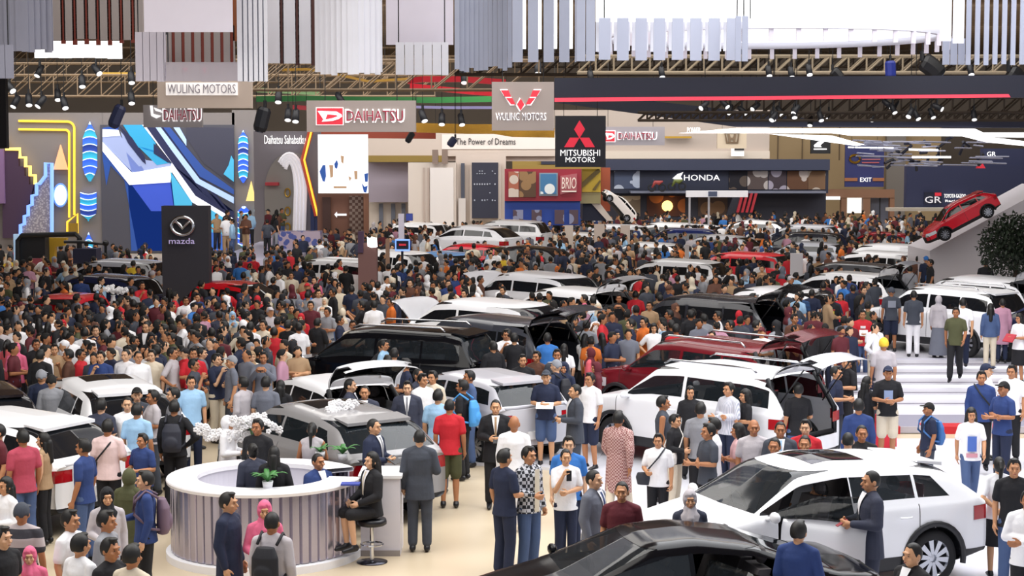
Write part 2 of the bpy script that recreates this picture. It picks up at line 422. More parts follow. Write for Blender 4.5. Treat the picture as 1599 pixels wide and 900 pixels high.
ringbar('ring_fascia', [(500, 205), (560, 206), (680, 207)], 90, 90, 10, mat('brick_fascia', '96402c', .6), 'brick red fascia strip under the wide sign')
ringbar('ring_fascia', [(316, 186), (350, 187), (400, 188)], 95, 95, 12, mat('pink_fascia', 'b5596a', .6), 'dusty pink fascia strip over the stage screen')
ringbar('ring_fascia', [(155, 113), (210, 113)], 96, 96, 6, mat('ring_gold2', 'c79c28', .4, emit=.2), 'short yellow strip lamp among the left trusses')

# ---------------------------------------------------------------- hanging slat curtains and the round lamp
def curtain(label, px0, px1, py0, py1, d, pitch, gap, m, jag=3, seed=0, curve=0.0, depth=0.04):
    """a row of hanging slats; each slat a thin box, bottoms slightly uneven"""
    g = random.Random(seed); b = MB(); x = px0; n = 0
    while x < px1 - 0.5:
        w_ = min(pitch - gap, px1 - x); t = (x - px0) / max(1, px1 - px0)
        dd = d + curve * (2 * t - 1) ** 2
        lo = at_d(x, py1 + g.uniform(-jag, jag), dd); hi = at_d(x + w_, py0, dd)
        b.box((lo.x, dd, lo.z), (hi.x, dd + depth, hi.z)); x += pitch; n += 1
    o = b.build('slat_curtain', m); zt_ = at_d(px0 + 1, py0, d).z - .05; cable(o, [(at_d(px0 + pitch * .3, py0, d + curve).x, d + curve + depth / 2, zt_), (at_d(px0 + pitch * (n - 1) + pitch * .3, py0, d + curve).x, d + curve + depth / 2, zt_)]); return tag(o, label, 'curtain', 'hanging slat curtains above the booths')
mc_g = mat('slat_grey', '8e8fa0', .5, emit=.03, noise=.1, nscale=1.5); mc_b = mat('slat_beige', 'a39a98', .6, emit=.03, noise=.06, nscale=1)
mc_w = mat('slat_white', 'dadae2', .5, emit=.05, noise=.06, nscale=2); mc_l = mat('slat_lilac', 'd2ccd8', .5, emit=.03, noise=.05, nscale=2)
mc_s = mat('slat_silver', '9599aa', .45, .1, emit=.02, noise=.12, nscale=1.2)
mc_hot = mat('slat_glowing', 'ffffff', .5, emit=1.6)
m_mar = mat('maroon_frame', '7a2f22', .6)
curtain('grey translucent slat curtain at the top left corner', -20, 80, -60, 80, 34, 9, 1, mc_g, 3, 1, .5)
curtain('beige wide slat curtain with maroon gaps at upper left', 82, 222, -60, 62, 38, 18.2, 5, mc_b, 1, 2)
curtain('maroon frame bars behind the beige slats at upper left', 95.4, 222, -60, 70, 38.0, 18.2, 13.8, m_mar, 3, 3)
curtain('bright glowing white valance strip under the beige slats', 54, 190, 64, 91, 40, 19, .3, mc_hot, 1, 4)
curtain('short grey slat curtain hanging low at far left edge', -20, 20, 70, 122, 33, 14, .5, mc_g, 1, 5)
curtain('smooth lilac cloth band at top between the maroon gap groups', 225, 362, -60, 50, 33, 137.5, .5, mc_l, 0, 6)
curtain('white narrow slat curtain with maroon gaps below the lilac band', 258, 366, 40, 97, 36, 15.2, 5, mc_b, 0, 7)
curtain('maroon bars seen through the white narrow slats', 268.4, 368, 44, 97, 36.0, 15.2, 11, m_mar, 0, 8)
curtain('pale slat curtain falling left of the glowing lettered sign', 212, 258, 50, 127, 35, 11, .4, mc_l, 1, 9)
curtain('pale translucent slats hanging in front of the glowing lettered sign', 258, 415, 97, 127, 35, 14, .3, mat('slat_translucent', 'd2ccd8', .5, alpha=.6), 1, 10)
curtain('white slat curtain right of the single maroon post', 371, 416, -60, 127, 34, 8, .3, mc_w, 1, 11)
curtain('white slats with four maroon gaps at upper centre-left', 417.5, 490, -60, 99, 37, 24.3, 5.0, mc_w, 1, 12)
curtain('dark maroon bars behind the white slats at upper centre-left', 437.2, 495, -60, 101, 37.0, 24.3, 19.6, mat('maroon_dark', '4a2420', .6), 3, 13)
curtain('wide white slat curtain over the centre trusses', 492, 596, -60, 115, 34, 8.5, .8, mc_w, 3, 14, .4)
curtain('flat white cloth panel hanging above the red ring', 603, 708, -60, 70, 38, 105, .4, mc_l, 0, 15)
curtain('short white slats at the lower edge of the cloth panel', 618, 700, 66, 117, 37.5, 14.4, 1.2, mc_w, 1, 16)
curtain('silver grey slat curtain left of the round lamp', 710, 800, -60, 108, 34, 7.5, .4, mc_s, 5, 17, -.4)
curtain('silver slats with bright white gaps beside the round lamp', 800, 900, -60, 97, 33, 24.4, 8, mc_s, 0, 18)
curtain('glowing white slats shining between the silver ones', 812, 912, -60, 76, 34, 24.4, 15, mc_hot, 1, 19)
curtain('silver slat column at the left rim of the round lamp', 900, 930, -60, 95, 32, 15, .5, mc_s, 1, 20)
curtain('long silver slat row hanging under the glowing round lamp', 935, 1165, 28, 94, 35, 28.5, 10, mat('slat_silver_light', 'a3a7b8', .4, emit=.0), 1, 21, -.5)
curtain('pale second slat row behind the silver row under the round lamp', 930, 1150, 28, 80, 37, 28.5, 3, mat('slat_pale', 'c4c6d2', .5, emit=.2), 1, 22)
curtain('silver slat column in the middle of the round lamp front', 1148, 1169, 25, 95, 34, 10.5, .5, mc_s, 1, 23)
curtain('white cloth column right of the round lamp', 1468, 1508, -60, 65, 33, 20, .3, mc_w, 3, 25)
curtain('grey slat curtain just right of the round lamp', 1472, 1515, 60, 101, 34, 12, .7, mc_s, 0, 26)
curtain('grey slat curtain hanging at the top right corner', 1508, 1620, -60, 101, 33.5, 14, 3.2, mc_s, 1, 27)
slab('post', 364, -40, 372, 64, 36, .2, mat('rust_post', '8a4a22', .6)).name = 'hanging_post'
tag(bpy.data.objects['hanging_post'], 'single rust brown post hanging beside the lilac cloth band', 'post')
# round lamp: glowing drum with an inner ring
lc = at_d(1205, 62, 41.5)
lamp = empty('round_lamp', lc, 0, 'huge glowing white round drum lamp hanging at the top right', 'lamp')
rad = 265 / F_PX * 41.5
MB().lathe([(rad, 0.15), (rad, 2.4)], lc, 64).build('outer_shade', mat('lamp_shade_outer', 'e8e8f0', .5, emit=.45), lamp, True)
MB().lathe([(0.01, 0.30), (rad * .98, 0.30)], lc, 64).build('diffuser', mat('lamp_diffuser', 'ffffff', .5, emit=1.3), lamp, True)
MB().lathe([(rad, 0.0), (rad, 0.15), (rad * .96, .15), (rad * .96, 0), (rad, 0)], lc, 64).build('rim', mat('lamp_rim', 'c9cad6', .4, emit=.2), lamp, True)
cable(lamp, [lc + Vector((-rad * .98, 0, 2.3)), lc + Vector((rad * .98, 0, 2.3))])
ms = MB()
for i in range(44):
    a = 2 * math.pi * i / 44; c = lc + Vector((math.cos(a) * rad * 1.01, math.sin(a) * rad * .975, -.26)); ms.box(c - Vector((.05, .03, 0)), c + Vector((.05, .03, .27)))
ms.build('fringe', mc_l, lamp)
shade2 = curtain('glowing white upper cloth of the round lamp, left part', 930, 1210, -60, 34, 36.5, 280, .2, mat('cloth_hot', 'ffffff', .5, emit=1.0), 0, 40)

tag(slab('drape', -20, 122, 8, 232, 60, .3, mat('drape_black', '14131a', .8)), 'black drape hanging at the left picture edge', 'drape'); cable(bpy.data.objects['drape'], [at_d(-10, 123, 60.1), at_d(4, 123, 60.1)])
# ------------------------------------------------------------------ hanging signs
def sign(name, px0, py0, px1, py1, d, m, label, wires=True, th=.25, top=95):
    e = empty(name, at_d((px0 + px1) / 2, py1, d), 0, label, 'sign')
    slab('sign_board', px0, py0, px1, py1, d, th, m, e)
    for x in (px0 + (px1 - px0) * .17, px0 + (px1 - px0) * .83):
        a = at_d(x, py0 + 1, d + th / 2); MB().tube([a, (a.x, a.y, 12.92)], .012, 5).build('hanging_wire', M_BLACK, e)
    return e
m_sg = mat('sign_taupe', 'a39894', .6, emit=.06); m_sw = mat('sign_halo', 'ffffff', .5, emit=.9); m_red2 = mat('sign_red', 'e23446', .4, emit=.35)
m_maroon = mat('sign_maroon', 'a8304a', .5, emit=.1); m_wl = mat('sign_letters_white', 'ffffff', .5, emit=1.1); m_gl = mat('sign_letters_grey', '8d8790', .5)
def dlogo(e, x0, y0, x1, y1, d):
    w_, h_ = x1 - x0, y1 - y0; P = lambda u, v: (x0 + u * w_, y0 + v * h_)
    slab('logo_backing', x0 - 1.2, y0 - 1.2, x1 + 1.2, y1 + 1.2, d - .02, .03, m_sw, e)
    slab('logo', x0, y0, x1, y1, d - .05, .03, m_red2, e)
    polys('logo_mark', [[P(.04, .18), P(.22, .18), P(.40, .42), P(.30, .78)], [P(.04, .18), P(.22, .18), P(.75, .2), P(.95, .38), P(.98, .5), P(.9, .56), P(.75, .42), P(.3, .36)],
                        [P(.98, .5), P(.85, .66), P(.6, .78), P(.2, .83), P(.24, .72), P(.6, .62), P(.8, .5)]], d - .08, .03, m_wl, e)
e = sign('hanging_sign', 479, 157, 649, 206, 50, m_sg, 'wide taupe hanging sign with square red emblem and red lettering')
dlogo(e, 494.5, 169, 535, 194.5, 50)
text('lettering_halo', 'DAIHATSU', 539, 170, 632, 192, 50, m_sw, e, .03)
text('lettering', 'DAIHATSU', 541, 172.5, 629, 189, 50 - .04, m_maroon, e, .03)
e = sign('hanging_sign', 768, 128, 865, 204, 50, m_sg, 'square taupe hanging sign with winged red W emblem beside the black sign', wires=False)
def wul(e, cx, cy, s, d, m):
    P = lambda pts: [(cx + x * s, cy + y * s) for x, y in pts]
    L = [[(-31, -19), (-19, -19), (-15, -9), (-25, -9)], [(-23, -7), (-13, -7), (-8, 3), (-15, 3)]]
    Rr = [[(-x, y) for x, y in p] for p in L]; c = [[(0, -6), (6, 3), (0, 13), (-6, 3)]]
    polys('logo_halo', [[(x + (1.5 if x > cx else -1.5), y + (1.5 if y > cy - 4 * s else -1.5)) for x, y in P(q)] for q in L + Rr + c], d - .03, .02, m_sw, e)
    polys('logo', [P(q) for q in L + Rr + c], d - .06, .03, m, e)
wul(e, 813, 160, 1.0, 50, m_red2)
text('lettering_halo', 'WULING MOTORS', 774, 176, 853, 188, 50, m_sw, e, .02); text('lettering', 'WULING MOTORS', 777, 178, 850, 186, 49.97, m_gl, e, .02)
e = sign('hanging_sign', 246, 100, 392, 169, 46, mat('sign_taupe_warm', 'b3a397', .6, emit=.1), 'large taupe hanging sign with glowing grey letters half behind translucent slats', wires=False)
polys('logo', [[(284, 106), (294, 106), (290, 112)], [(316, 106), (322, 106), (319, 115)], [(337, 106), (340, 106), (339, 109)]], 45.95, .03, m_red2, e)
slab('letter_glow', 259, 129, 371, 149, 45.97, .03, mat('glow_soft', 'f4efec', .5, emit=.55), e)
text('lettering', 'WULING MOTORS', 262, 131.5, 368, 146, 45.93, m_gl, e, .03)
e = sign('hanging_sign', 224, 164, 315, 199, 62, mat('sign_grey2', 'a6a0a2', .6, emit=.06), 'grey hanging sign with white emblem below the large glowing lettered sign')
text('lettering_halo', 'DAIHATSU', 254, 169, 315, 190, 62, m_sw, e); text('lettering', 'DAIHATSU', 256, 171, 313, 188, 61.95, m_maroon, e)
polys('logo', [[(234, 165), (238, 165), (239, 178), (252, 181), (244, 185), (236, 181)], [(240, 168), (251, 172), (253, 176), (243, 173)]], 61.95, .04, m_wl, e)
e = sign('hanging_sign', 931, 198, 1038, 227, 90, mat('sign_grey3', 'a9a4ac', .6, emit=.08), 'smaller grey hanging sign with red emblem right of the black sign', top=184)
dlogo(e, 944, 205, 960, 221, 90)
text('lettering_halo', 'DAIHATSU', 964, 206, 1026, 219, 90, m_sw, e); text('lettering', 'DAIHATSU', 966, 207.5, 1021, 217.5, 89.95, m_maroon, e)
e = sign('hanging_sign', 867, 181, 946, 261, 60, mat('sign_black', '1d1e2b', .4), 'black square hanging sign with three red diamonds and white lettering', top=158)
def mit(e, cx, cy, s, d):
    D = [[(0, -26), (8.5, -12), (0, 2), (-8.5, -12)], [(0, 1), (-9, 16), (-24, 16), (-15, 1)], [(0, 1), (9, 16), (24, 16), (15, 1)]]
    polys('logo', [[(cx + x * s, cy + y * s) for x, y in p] for p in D], d - .05, .05, mat('diamond_red', 'ee2f48', .4, emit=.5), e)
mit(e, 905, 214, 1.0, 60)
text('lettering', 'MITSUBISHI', 875, 234, 937, 243.5, 59.96, m_wl, e); text('lettering', 'MOTORS', 883, 245.5, 929, 253.5, 59.96, m_wl, e)
e = sign('hanging_sign', 1120, 201, 1166, 232, 100, mat('sign_cream', 'd5c5ae', .6, emit=.15), 'small cream hanging sign with chrome H emblem at right of centre', wires=False)
b = MB().tube([at_d(x, y, 99.9) for x, y in [(1132, 207), (1154, 207), (1152, 223), (1135, 223)]], .06, 6, close=True).build('logo', mat('bronze', '8a7560', .3, .7), e)
polys('logo_mark', [[(1136, 208), (1139, 208), (1141, 215), (1145, 215), (1147, 208), (1150, 208), (1148, 222), (1145, 222), (1145, 218), (1141, 218), (1141, 222), (1138, 222)]], 99.85, .1, mat('bronze', '8a7560', .3, .7), e)

# ------------------------------------------------------------------ left stage wall with the large screen
D1 = 93.0
wl = empty('stage_wall', at_d(220, 410, D1), 0, 'tall grey stage wall with neon lines around the large left screen', 'stage wall')
mg = mat('stage_wall_grey', '857f7f', .6, noise=.05, nscale=.3)
slab('wall_panel', -40, 176, 160, 420, D1, .5, mg, wl)
slab('wall_panel', 160, 176, 366, 196, D1, .5, mg, wl)
slab('wall_panel', 365, 172, 400, 420, D1, .5, mg, wl)
slab('wall_base', 160, 392, 366, 420, D1 + .2, .5, mat('stage_base', '8b87a8', .5), wl)
m_neon = mat('neon_yellow', 'f6c83e', .4, emit=1.3)
def rc(x0, y0, x1, y1, r):   # line across, rounded corner, line down
    return [(x0, y0), (x1 - r, y0 + 1)] + [(x1 - r + r * math.sin(R(a)), y0 + r - r * math.cos(R(a)) + 1) for a in (15, 30, 45, 60, 75, 90)] + [(x1, y1)]
for pts in (rc(29, 189, 116, 336, 11), rc(29, 202, 108, 340, 6), [(105, 366), (105, 347), (121, 334), (121, 364)]):
    MB().tube([at_d(x, y, D1 - .12) for x, y in pts], .06, 6).build('neon_line', m_neon, wl)
slab('gold_box', 107, 349, 120, 366, D1 - .4, .3, mat('gold_box', '9b7a22', .4), wl)
# stepped skyscraper cut-outs
st = [(0, 215), (10, 215), (10, 233), (31, 233), (31, 246), (40, 246), (40, 260), (47, 260), (47, 274), (55, 274), (55, 288)]
MB().tube([at_d(x, y, D1 - .3) for x, y in st], .1, 6).build('neon_outline', mat('neon_warm', 'ffd873', .4, emit=1.5), wl)
polys('tower_shape', [[(4, 234), (29, 234), (29, 260), (4, 260)], [(4, 260), (38, 260), (38, 275), (4, 275)], [(4, 275), (45, 275), (45, 288), (4, 288)], [(4, 288), (53, 288), (45, 318), (36, 345), (30, 372), (4, 372)]], D1 - .3, .3, mat('tower_plum', '4b3650', .6), wl)
slab('lilac_panel', -20, 233, 5, 318, D1 - .5, .3, mat('lilac', '8e6f9c', .5), wl)
polys('tower_shape', [[(71, 256), (81, 256), (81, 366), (66, 366), (66, 275), (71, 275)], [(57, 287), (66, 287), (66, 366), (52, 366), (52, 304), (57, 304)], [(44, 320), (52, 320), (52, 366), (37, 366), (37, 336), (44, 336)], [(32, 350), (37, 350), (37, 366), (32, 366)]], D1 - .35, .3, pattern_mat('speckle', 'vor', 'b9b4bb', '8f8996', 9), wl)
MB().tube([at_d(x, y, D1 - .45) for x, y in [(81, 366), (81, 255), (71, 255), (71, 275), (62, 287), (57, 288), (57, 304), (50, 306), (50, 320), (44, 322), (44, 336), (38, 338), (38, 350), (32, 352), (32, 366)]], .1, 6).build('neon_outline', mat('neon_blue', '7fa8ff', .4, emit=1.2), wl)
polys('cone_light', [[(94, 226), (105, 265), (83, 265)]], D1 - .3, .2, mat('cone_pink', 'f3b183', .4, emit=.7, ), wl)
polys('cone_light', [[(392, 283), (399, 314), (384, 314)]], D1 - .5, .2, mat('cone_yel', 'f4d98a', .4, emit=.7), wl)
polys('oval_light', [ell(94, 305, 9.5, 16)], D1 - .3, .2, mat('oval_ice', 'c9eefc', .4, emit=1.3), wl)
polys('oval_light', [ell(404, 329, 7, 13)], D1 - .5, .2, mat('oval_ice', 'c9eefc', .4, emit=1.3), wl)
polys('oval_outline', [ell(94, 305, 11.5, 19)], D1 - .2, .1, mat('oval_blue', '6f93dc', .4, emit=.5), wl)
mB = [mat('screen_royal', '3767e8', .4, emit=.7), mat('screen_cyan', '33a9cf', .4, emit=.6), mat('screen_white', 'dff0ff', .4, emit=.8), mat('screen_navyb', '28439c', .4, emit=.4)]
def scales(x0, x1, y0, y1, taper_top, taper_bot, n, parent, up=True):
    """leaf-shaped light panel built of curved coloured bands"""
    for i in range(n):
        a = y0 + (y1 - y0) * i / n; c = y0 + (y1 - y0) * (i + 1) / n
        def hw(y):
            t = (y - y0) / (y1 - y0); s = 1.0
            if taper_top: s = min(s, math.sin(min(1, t / taper_top) * math.pi / 2) + .08)
            if taper_bot: s = min(s, math.sin(min(1, (1 - t) / taper_bot) * math.pi / 2) + .08)
            return s * (x1 - x0) / 2
        cx = (x0 + x1) / 2; sg = -1 if up else 1
        def band(a, c): return [(cx + u * hw(a) , a + sg * 3 * (1 - u * u)) for u in (-1, -.5, 0, .5, 1)] + [(cx + u * hw(c), c + sg * 3 * (1 - u * u)) for u in (1, .5, 0, -.5, -1)]
        polys('light_band', [band(a, c)], D1 - .2, .15, mB[[0, 1, 0, 3, 1, 0][i % 6]], parent)
        polys('light_band_edge', [band(a, a + 1.4)], D1 - .28, .1, mB[2], parent)
sc1 = empty('light_column', at_d(140, 410, D1 - .3), 0, 'blue leaf-shaped light column between yellow neon lines and the large screen', 'light column')
scales(129, 151, 193, 284, .35, .3, 8, sc1); scales(125, 150, 300, 343, 0, .3, 5, sc1, False); scales(132, 144, 366, 398, .5, 0, 3, sc1)
sc2 = empty('light_column', at_d(379, 410, D1 - .3), 0, 'blue leaf-shaped light column right of the large screen', 'light column')
scales(372, 387, 206, 286, .2, .2, 9, sc2); scales(371, 390, 322, 388, .1, .1, 8, sc2, False)
# the screen and its picture
scr = empty('led_screen', at_d(262, 395, D1), 0, 'large stage screen showing white, blue and teal diagonal bands', 'screen')
slab('screen_panel', 160, 195, 365, 395, D1 - .1, .2, mat('scr_dark', '4a4a55', .4, emit=.3), scr)
def pic(nm, pl, c, k=0, e=.75): polys('picture', pl, D1 - .13 - k * .015, .012, mat('scr_' + nm, c, .4, emit=e), scr)
pic('blue', [[(160, 245), (200, 288), (205, 392), (300, 392), (270, 285), (265, 288)], [(160, 200), (186, 195), (166, 290), (160, 245)]], '2a4f9e', 0, .4)
pic('blue', [[(188, 250), (268, 286), (300, 392), (215, 392)]], '2a4f9e', 0, .4)
pic('royal', [[(205, 288), (266, 285), (272, 330), (236, 330)]], '3a55c4', 1, .5)
pic('steel', [[(160, 210), (188, 212), (228, 270), (206, 268), (160, 222)], [(188, 205), (228, 250), (270, 256), (268, 262), (206, 270)]], '8f9cc4', 1)
pic('teal', [[(192, 195), (223, 195), (243, 224), (240, 238), (215, 230), (205, 215)], [(215, 228), (243, 236), (268, 254), (245, 258)]], '2f93c0', 2)
pic('navy', [[(186, 196), (206, 215), (226, 245), (228, 257), (222, 252), (200, 224)], [(240, 224), (268, 254), (262, 254), (240, 240)], [(243, 195), (255, 195), (365, 340), (365, 345)], [(223, 195), (240, 195), (365, 348), (365, 330), (300, 316), (270, 258)]], '262c52', 3, .3)
pic('white', [[(160, 202), (185, 203), (188, 212), (160, 214)], [(160, 222), (206, 270), (269, 259), (266, 285), (202, 289), (160, 236)],
              [(222, 195), (226, 195), (305, 306), (365, 342), (365, 352), (300, 316), (266, 265), (268, 254)]], 'f2f5ff', 4, .9)
pic('ice', [[(240, 195), (248, 195), (312, 280), (365, 308), (365, 318), (306, 286), (268, 235)], [(268, 195), (278, 195), (291, 218), (291, 228)]], 'a6c0e6', 5)
pic('indigo', [[(252, 195), (262, 195), (318, 262), (365, 296), (365, 304), (312, 276)]], '2d4c94', 6, .6)
pic('aqua', [[(266, 268), (300, 316), (298, 340), (275, 345)], [(325, 325), (365, 350), (365, 388), (325, 392)], [(357, 258), (361, 243), (365, 250), (365, 284), (349, 272)]], '45a6d0', 7, .7)
pic('azure', [[(325, 362), (365, 370), (365, 390), (325, 392)]], '3465c0', 8, .6)
pic('char', [[(291, 198), (365, 200), (365, 290), (318, 255), (291, 215)]], '3e3f50', 1, .3)

# arch booth between the left stage and the white screen
ab = empty('arch_booth', at_d(440, 400, 88), 0, 'grey booth wall with white ribbed half arch and orange zigzag beam', 'booth')
slab('wall_panel', 398, 205, 500, 400, 88.2, .4, mat('booth_slate', '7d7880', .6), ab)
polys('arch_recess', [[(415, 365)] + ell(455, 300, 42, 62, 14, 180, 300) + [(478, 300), (478, 365)]], 88.1, .1, mat('recess', '8b8783', .6), ab)
for k, r in enumerate((0, 1, 2, 3)):
    o1 = [(452 + (25 - 5.2 * k + 0) * math.sin(R(a)) - 0, 300 - (60 - 4.5 * k) * math.cos(R(a))) for a in range(-40, 91, 10)] + [(475 - 5.2 * k, 362)]
    MB().tube([at_d(x, y, 87.8) for x, y in o1], .085, 8).build('arch_rib', mat('rib_white', 'e9e7ee', .4, emit=.35), ab, True)
MB().tube([at_d(x, y, 87.7) for x, y in [(485, 206), (473, 250), (495, 337)]], .14, 6).build('zigzag_beam', mat('zig_orange', 'b8452c', .4, emit=.2), ab)
MB().tube([at_d(x, y, 87.5) for x, y in [(486, 206), (475, 250), (496, 337)]], .05, 6).build('neon_line', m_neon, ab)
text('lettering', 'Daihatsu Sahabatku', 413, 211, 477, 225, 87.9, m_wl, ab)
slab('red_shelf', 414, 285, 434, 290, 87.6, .5, mat('shelf_red', 'b3323e', .5), ab)
for y in (301, 330, 355): MB().tube([at_d(x, yy, 88.0) for x, yy in ell(449, y, 4, 6.5, 10)], .04, 5, close=True).build('gold_ring', mat('gold', 'b08a34', .3, .8), ab)
for k, (x0, x1) in enumerate(((485, 491), (492, 497))): slab('door_panel', x0, 320 + k * 3, x1, 365, 87.9, .1, mat('booth_navy', '2b3a6e', .5), ab)
# striped counter below arch
ct = tag(slab('stage_counter', 416, 362, 500, 398, 80, 1, pattern_mat('confetti', 'vor', '5560a0', 'b9a8b8', 3.2)), 'colourful confetti patterned stage counter under the white arch', 'counter')
# white screen with small figures over brown booth
ws = empty('display_screen', at_d(535, 302, 84), 0, 'bright white display screen with small blue and tan figures', 'screen')
slab('screen_panel', 497, 210, 574, 302, 84, .3, mat('white_screen', 'fdfdff', .4, emit=.9), ws)
mb_ = mat('fig_blue', '2f5fb4', .5, emit=.4); mt_ = mat('fig_tan', 'c9a582', .5, emit=.4)
polys('picture', [[(499, 268), (504, 258), (508, 258), (509, 275), (507, 284), (504, 283)], [(522, 256), (526, 250), (528, 256), (526, 264), (523, 262)], [(569, 272), (575, 270), (574, 284), (570, 284)], [(565, 286), (569, 292), (574, 290), (572, 301), (568, 300)]], 83.97, .02, mb_, ws)
polys('picture', [[(514, 258), (520, 258), (520, 276), (516, 278)], [(532, 243), (537, 244), (536, 256), (533, 253)], [(553, 267), (558, 267), (558, 280), (554, 280)], [(544, 275), (549, 278), (546, 283)], [(521, 291), (541, 291), (541, 294), (521, 294)]], 83.97, .02, mt_, ws)
br = empty('brown_booth', at_d(532, 400, 85), 0, 'brown timber booth with doorway under the white display screen', 'booth')
mbr = mat('booth_brown', '7d5443', .6, noise=.1, nscale=.6)
slab('wall_panel', 496, 302, 575, 400, 85.2, .4, mbr, br)
slab('doorway', 504, 308, 516, 392, 85.0, .1, mat('booth_shade', '4a2f28', .6), br); slab('doorway', 546, 306, 567, 392, 85.0, .1, pattern_mat('lattice', 'check', '5a4038', '8d7b70', 7), br)
slab('corner_post', 568, 302, 575, 392, 84.6, .4, mat('post_brown', '8a5e48', .6), br)
polys('arrow_light', [[(522, 335), (526, 331), (526, 334), (541, 334), (541, 337), (526, 337), (526, 340)]], 84.9, .06, M_EMS, br)

# ------------------------------------------------------------------ cream booth at centre
cb = empty('cream_booth', at_d(700, 400, 100), 0, 'cream exhibition booth with curved slogan band and wide columns', 'booth')
m_cr = mat('cream', 'e0d2c8', .5); m_crd = mat('cream_shade', 'c7b6ad', .6)
slab('fascia', 574, 207, 868, 244, 100, .8, m_cr, cb); slab('fascia_shelf', 574, 236, 870, 252, 100.4, 2, m_crd, cb)
slab('light_band', 690, 210, 868, 233, 99.9, .1, mat('band_glow', 'efe6e0', .5, emit=.25), cb)
text('lettering', 'The Power of Dreams', 712, 216, 805, 226, 99.85, mat('letters_dark', '15141c', .5), cb)
slab('olive_trim', 574, 243, 690, 253, 99.8, .2, mat('olive', '9d8440', .5), cb)
slab('screen_panel', 575, 254, 638, 316, 101, .3, mat('mauve_screen', 'aaa0b0', .5), cb)
slab('rear_panel', 575, 316, 640, 372, 102, .3, mat('pale_rear', 'e0d4ca', .5), cb)
for x in (592, 611, 627): slab('pillar_strip', x, 318, x + 6, 372, 101.6, .2, mat('strip_slate', '6d7384', .5), cb)
slab('display_column', 638, 254, 712, 400, 98, 1.2, mat('column_cream', 'e3d8cf', .5), cb)
slab('display_column', 672, 262, 708, 400, 97.6, .4, mat('column_pale_glow', 'ece6e4', .5, emit=.03), cb)  # no lamp: faint glow in the material brightens these cream columns
for x in (661, 668): slab('groove', x, 262, x + 2, 400, 97.9, .12, m_crd, cb)
for x in (675, 690): slab('post', x, 234, x + 9, 256, 97.4, .4, mat('post_taupe', '8d7a70', .5), cb)
slab('wall_panel', 712, 240, 790, 400, 99, .5, m_cr, cb)
slab('narrow_screen', 720, 255, 725.5, 310, 98.8, .1, mat('slate_screen', '5c6274', .4), cb)
slab('column', 716, 310, 727, 400, 98.5, .4, mat('column_pale_glow', 'ece6e4', .5, emit=.03), cb)
ds = empty('display_screen', at_d(757, 345, 98), 0, 'tall dark display screen with rows of faint white text on cream wall', 'screen')
slab('bezel', 734, 250, 782, 345, 98.4, .2, m_cr, ds); slab('screen_panel', 737, 254, 778, 341, 98.2, .2, mat('slate_dark', '3a3c4c', .3), ds)
rr = random.Random(2); b = MB()
for y in (268, 272, 288, 289, 302, 313, 314):
    for x in range(740, 776, 4):
        if rr.random() < .6: p = at_d(x, y, 98.15); b.box(p, p + Vector((.07, .04, .05)))
b.build('text_rows', mat('faint_text', 'a9adba', .4, emit=.3), ds)
# cream upper fascia at right of centre
fb = empty('upper_fascia', at_d(1000, 262, 112), 0, 'long beige curved fascia above the dark motorcycle booth', 'fascia')
slab('fascia', 862, 172, 1202, 248, 112, .8, mat('beige_fascia', 'b9aca3', .6), fb); slab('lower_band', 862, 236, 1202, 248, 111.6, .4, mat('lower_beige', 'd6cabd', .5, emit=.05), fb)
slab('gold_line', 1038, 213, 1080, 216, 111.5, .3, mat('gold', 'b08a34', .3, .8), fb)
text('lettering', 'POWER', 1073, 199, 1094, 208, 111, m_wl, fb)
slab('small_sign', 1142, 230, 1162, 244, 111, .3, mat('white_small', 'f4f1ee', .5, emit=.5), fb); slab('small_sign_mark', 1147, 232, 1162, 235, 110.9, .1, M_DARK, fb)
slab('olive_strip', 800, 244, 870, 262, 111, .5, mat('olive', '9d8440', .5), fb)
slab('dark_strip', 845, 250, 900, 257, 110.5, .5, mat('canopy_slate', '2b2e44', .5), fb)

# red and blue booth with poster windows
rb = empty('red_booth', at_d(848, 370, 92), 0, 'red booth wall with posters and slanted lettered panel over a blue base', 'booth')
slab('wall_panel', 788, 264, 908, 314, 92, .5, mat('booth_red', '9c2a3c', .5), rb); slab('base_panel', 788, 314, 906, 352, 92.3, .5, mat('booth_blue', '2c4fb0', .5), rb)
slab('gold_trim', 800, 258, 938, 264, 92.1, .4, mat('olive', '9d8440', .5), rb)
def poster(n, x0, y0, x1, y1, d, c1, c2, parent, sc=1.6):
    o = slab(n, x0, y0, x1, y1, d, .06, pattern_mat('poster_' + c1 + c2, 'vor', c1, c2, sc), parent); return o
poster('poster', 794, 268, 810, 308, 91.9, 'd6c9bd', 'b06a55', rb); poster('poster', 811, 268, 837, 308, 91.9, '9c7a55', '5d4636', rb)
slab('poster_frame', 842, 270, 871, 306, 91.9, .06, mat('frame_grey', '8f9cab', .4), rb)
poster('poster', 844, 272, 869, 303, 91.85, 'eef4f6', '4a7fae', rb)
polys('slanted_panel', [[(875, 275), (901, 271), (901, 298), (875, 304)]], 91.9, .1, mat('panel_rose', 'b2626a', .5), rb)
text('lettering', 'BRIO', 877, 277, 900, 295, 91.8, mat('letters_cream', 'ecdcd2', .5, emit=.2), rb, skew=.1)
slab('underline', 877, 298, 900, 300, 91.8, .05, mat('letters_cream', 'ecdcd2', .5, emit=.2), rb)
for x0, x1 in ((801, 817), (830, 846), (866, 881), (889, 903)): poster('poster', x0, 328, x1, 350, 91.9, '8f93b0', '5b4a55', rb)
yb = empty('yellow_booth', at_d(925, 350, 93), 0, 'yellow booth corner with diagonal dark bands and brown column', 'booth')
slab('wall_panel', 909, 262, 938, 300, 92.6, .5, mat('booth_yellow', 'c9ab3a', .5), yb); slab('column', 938, 262, 953, 330, 93, .5, mat('booth_rust', '9a4a2e', .5), yb)
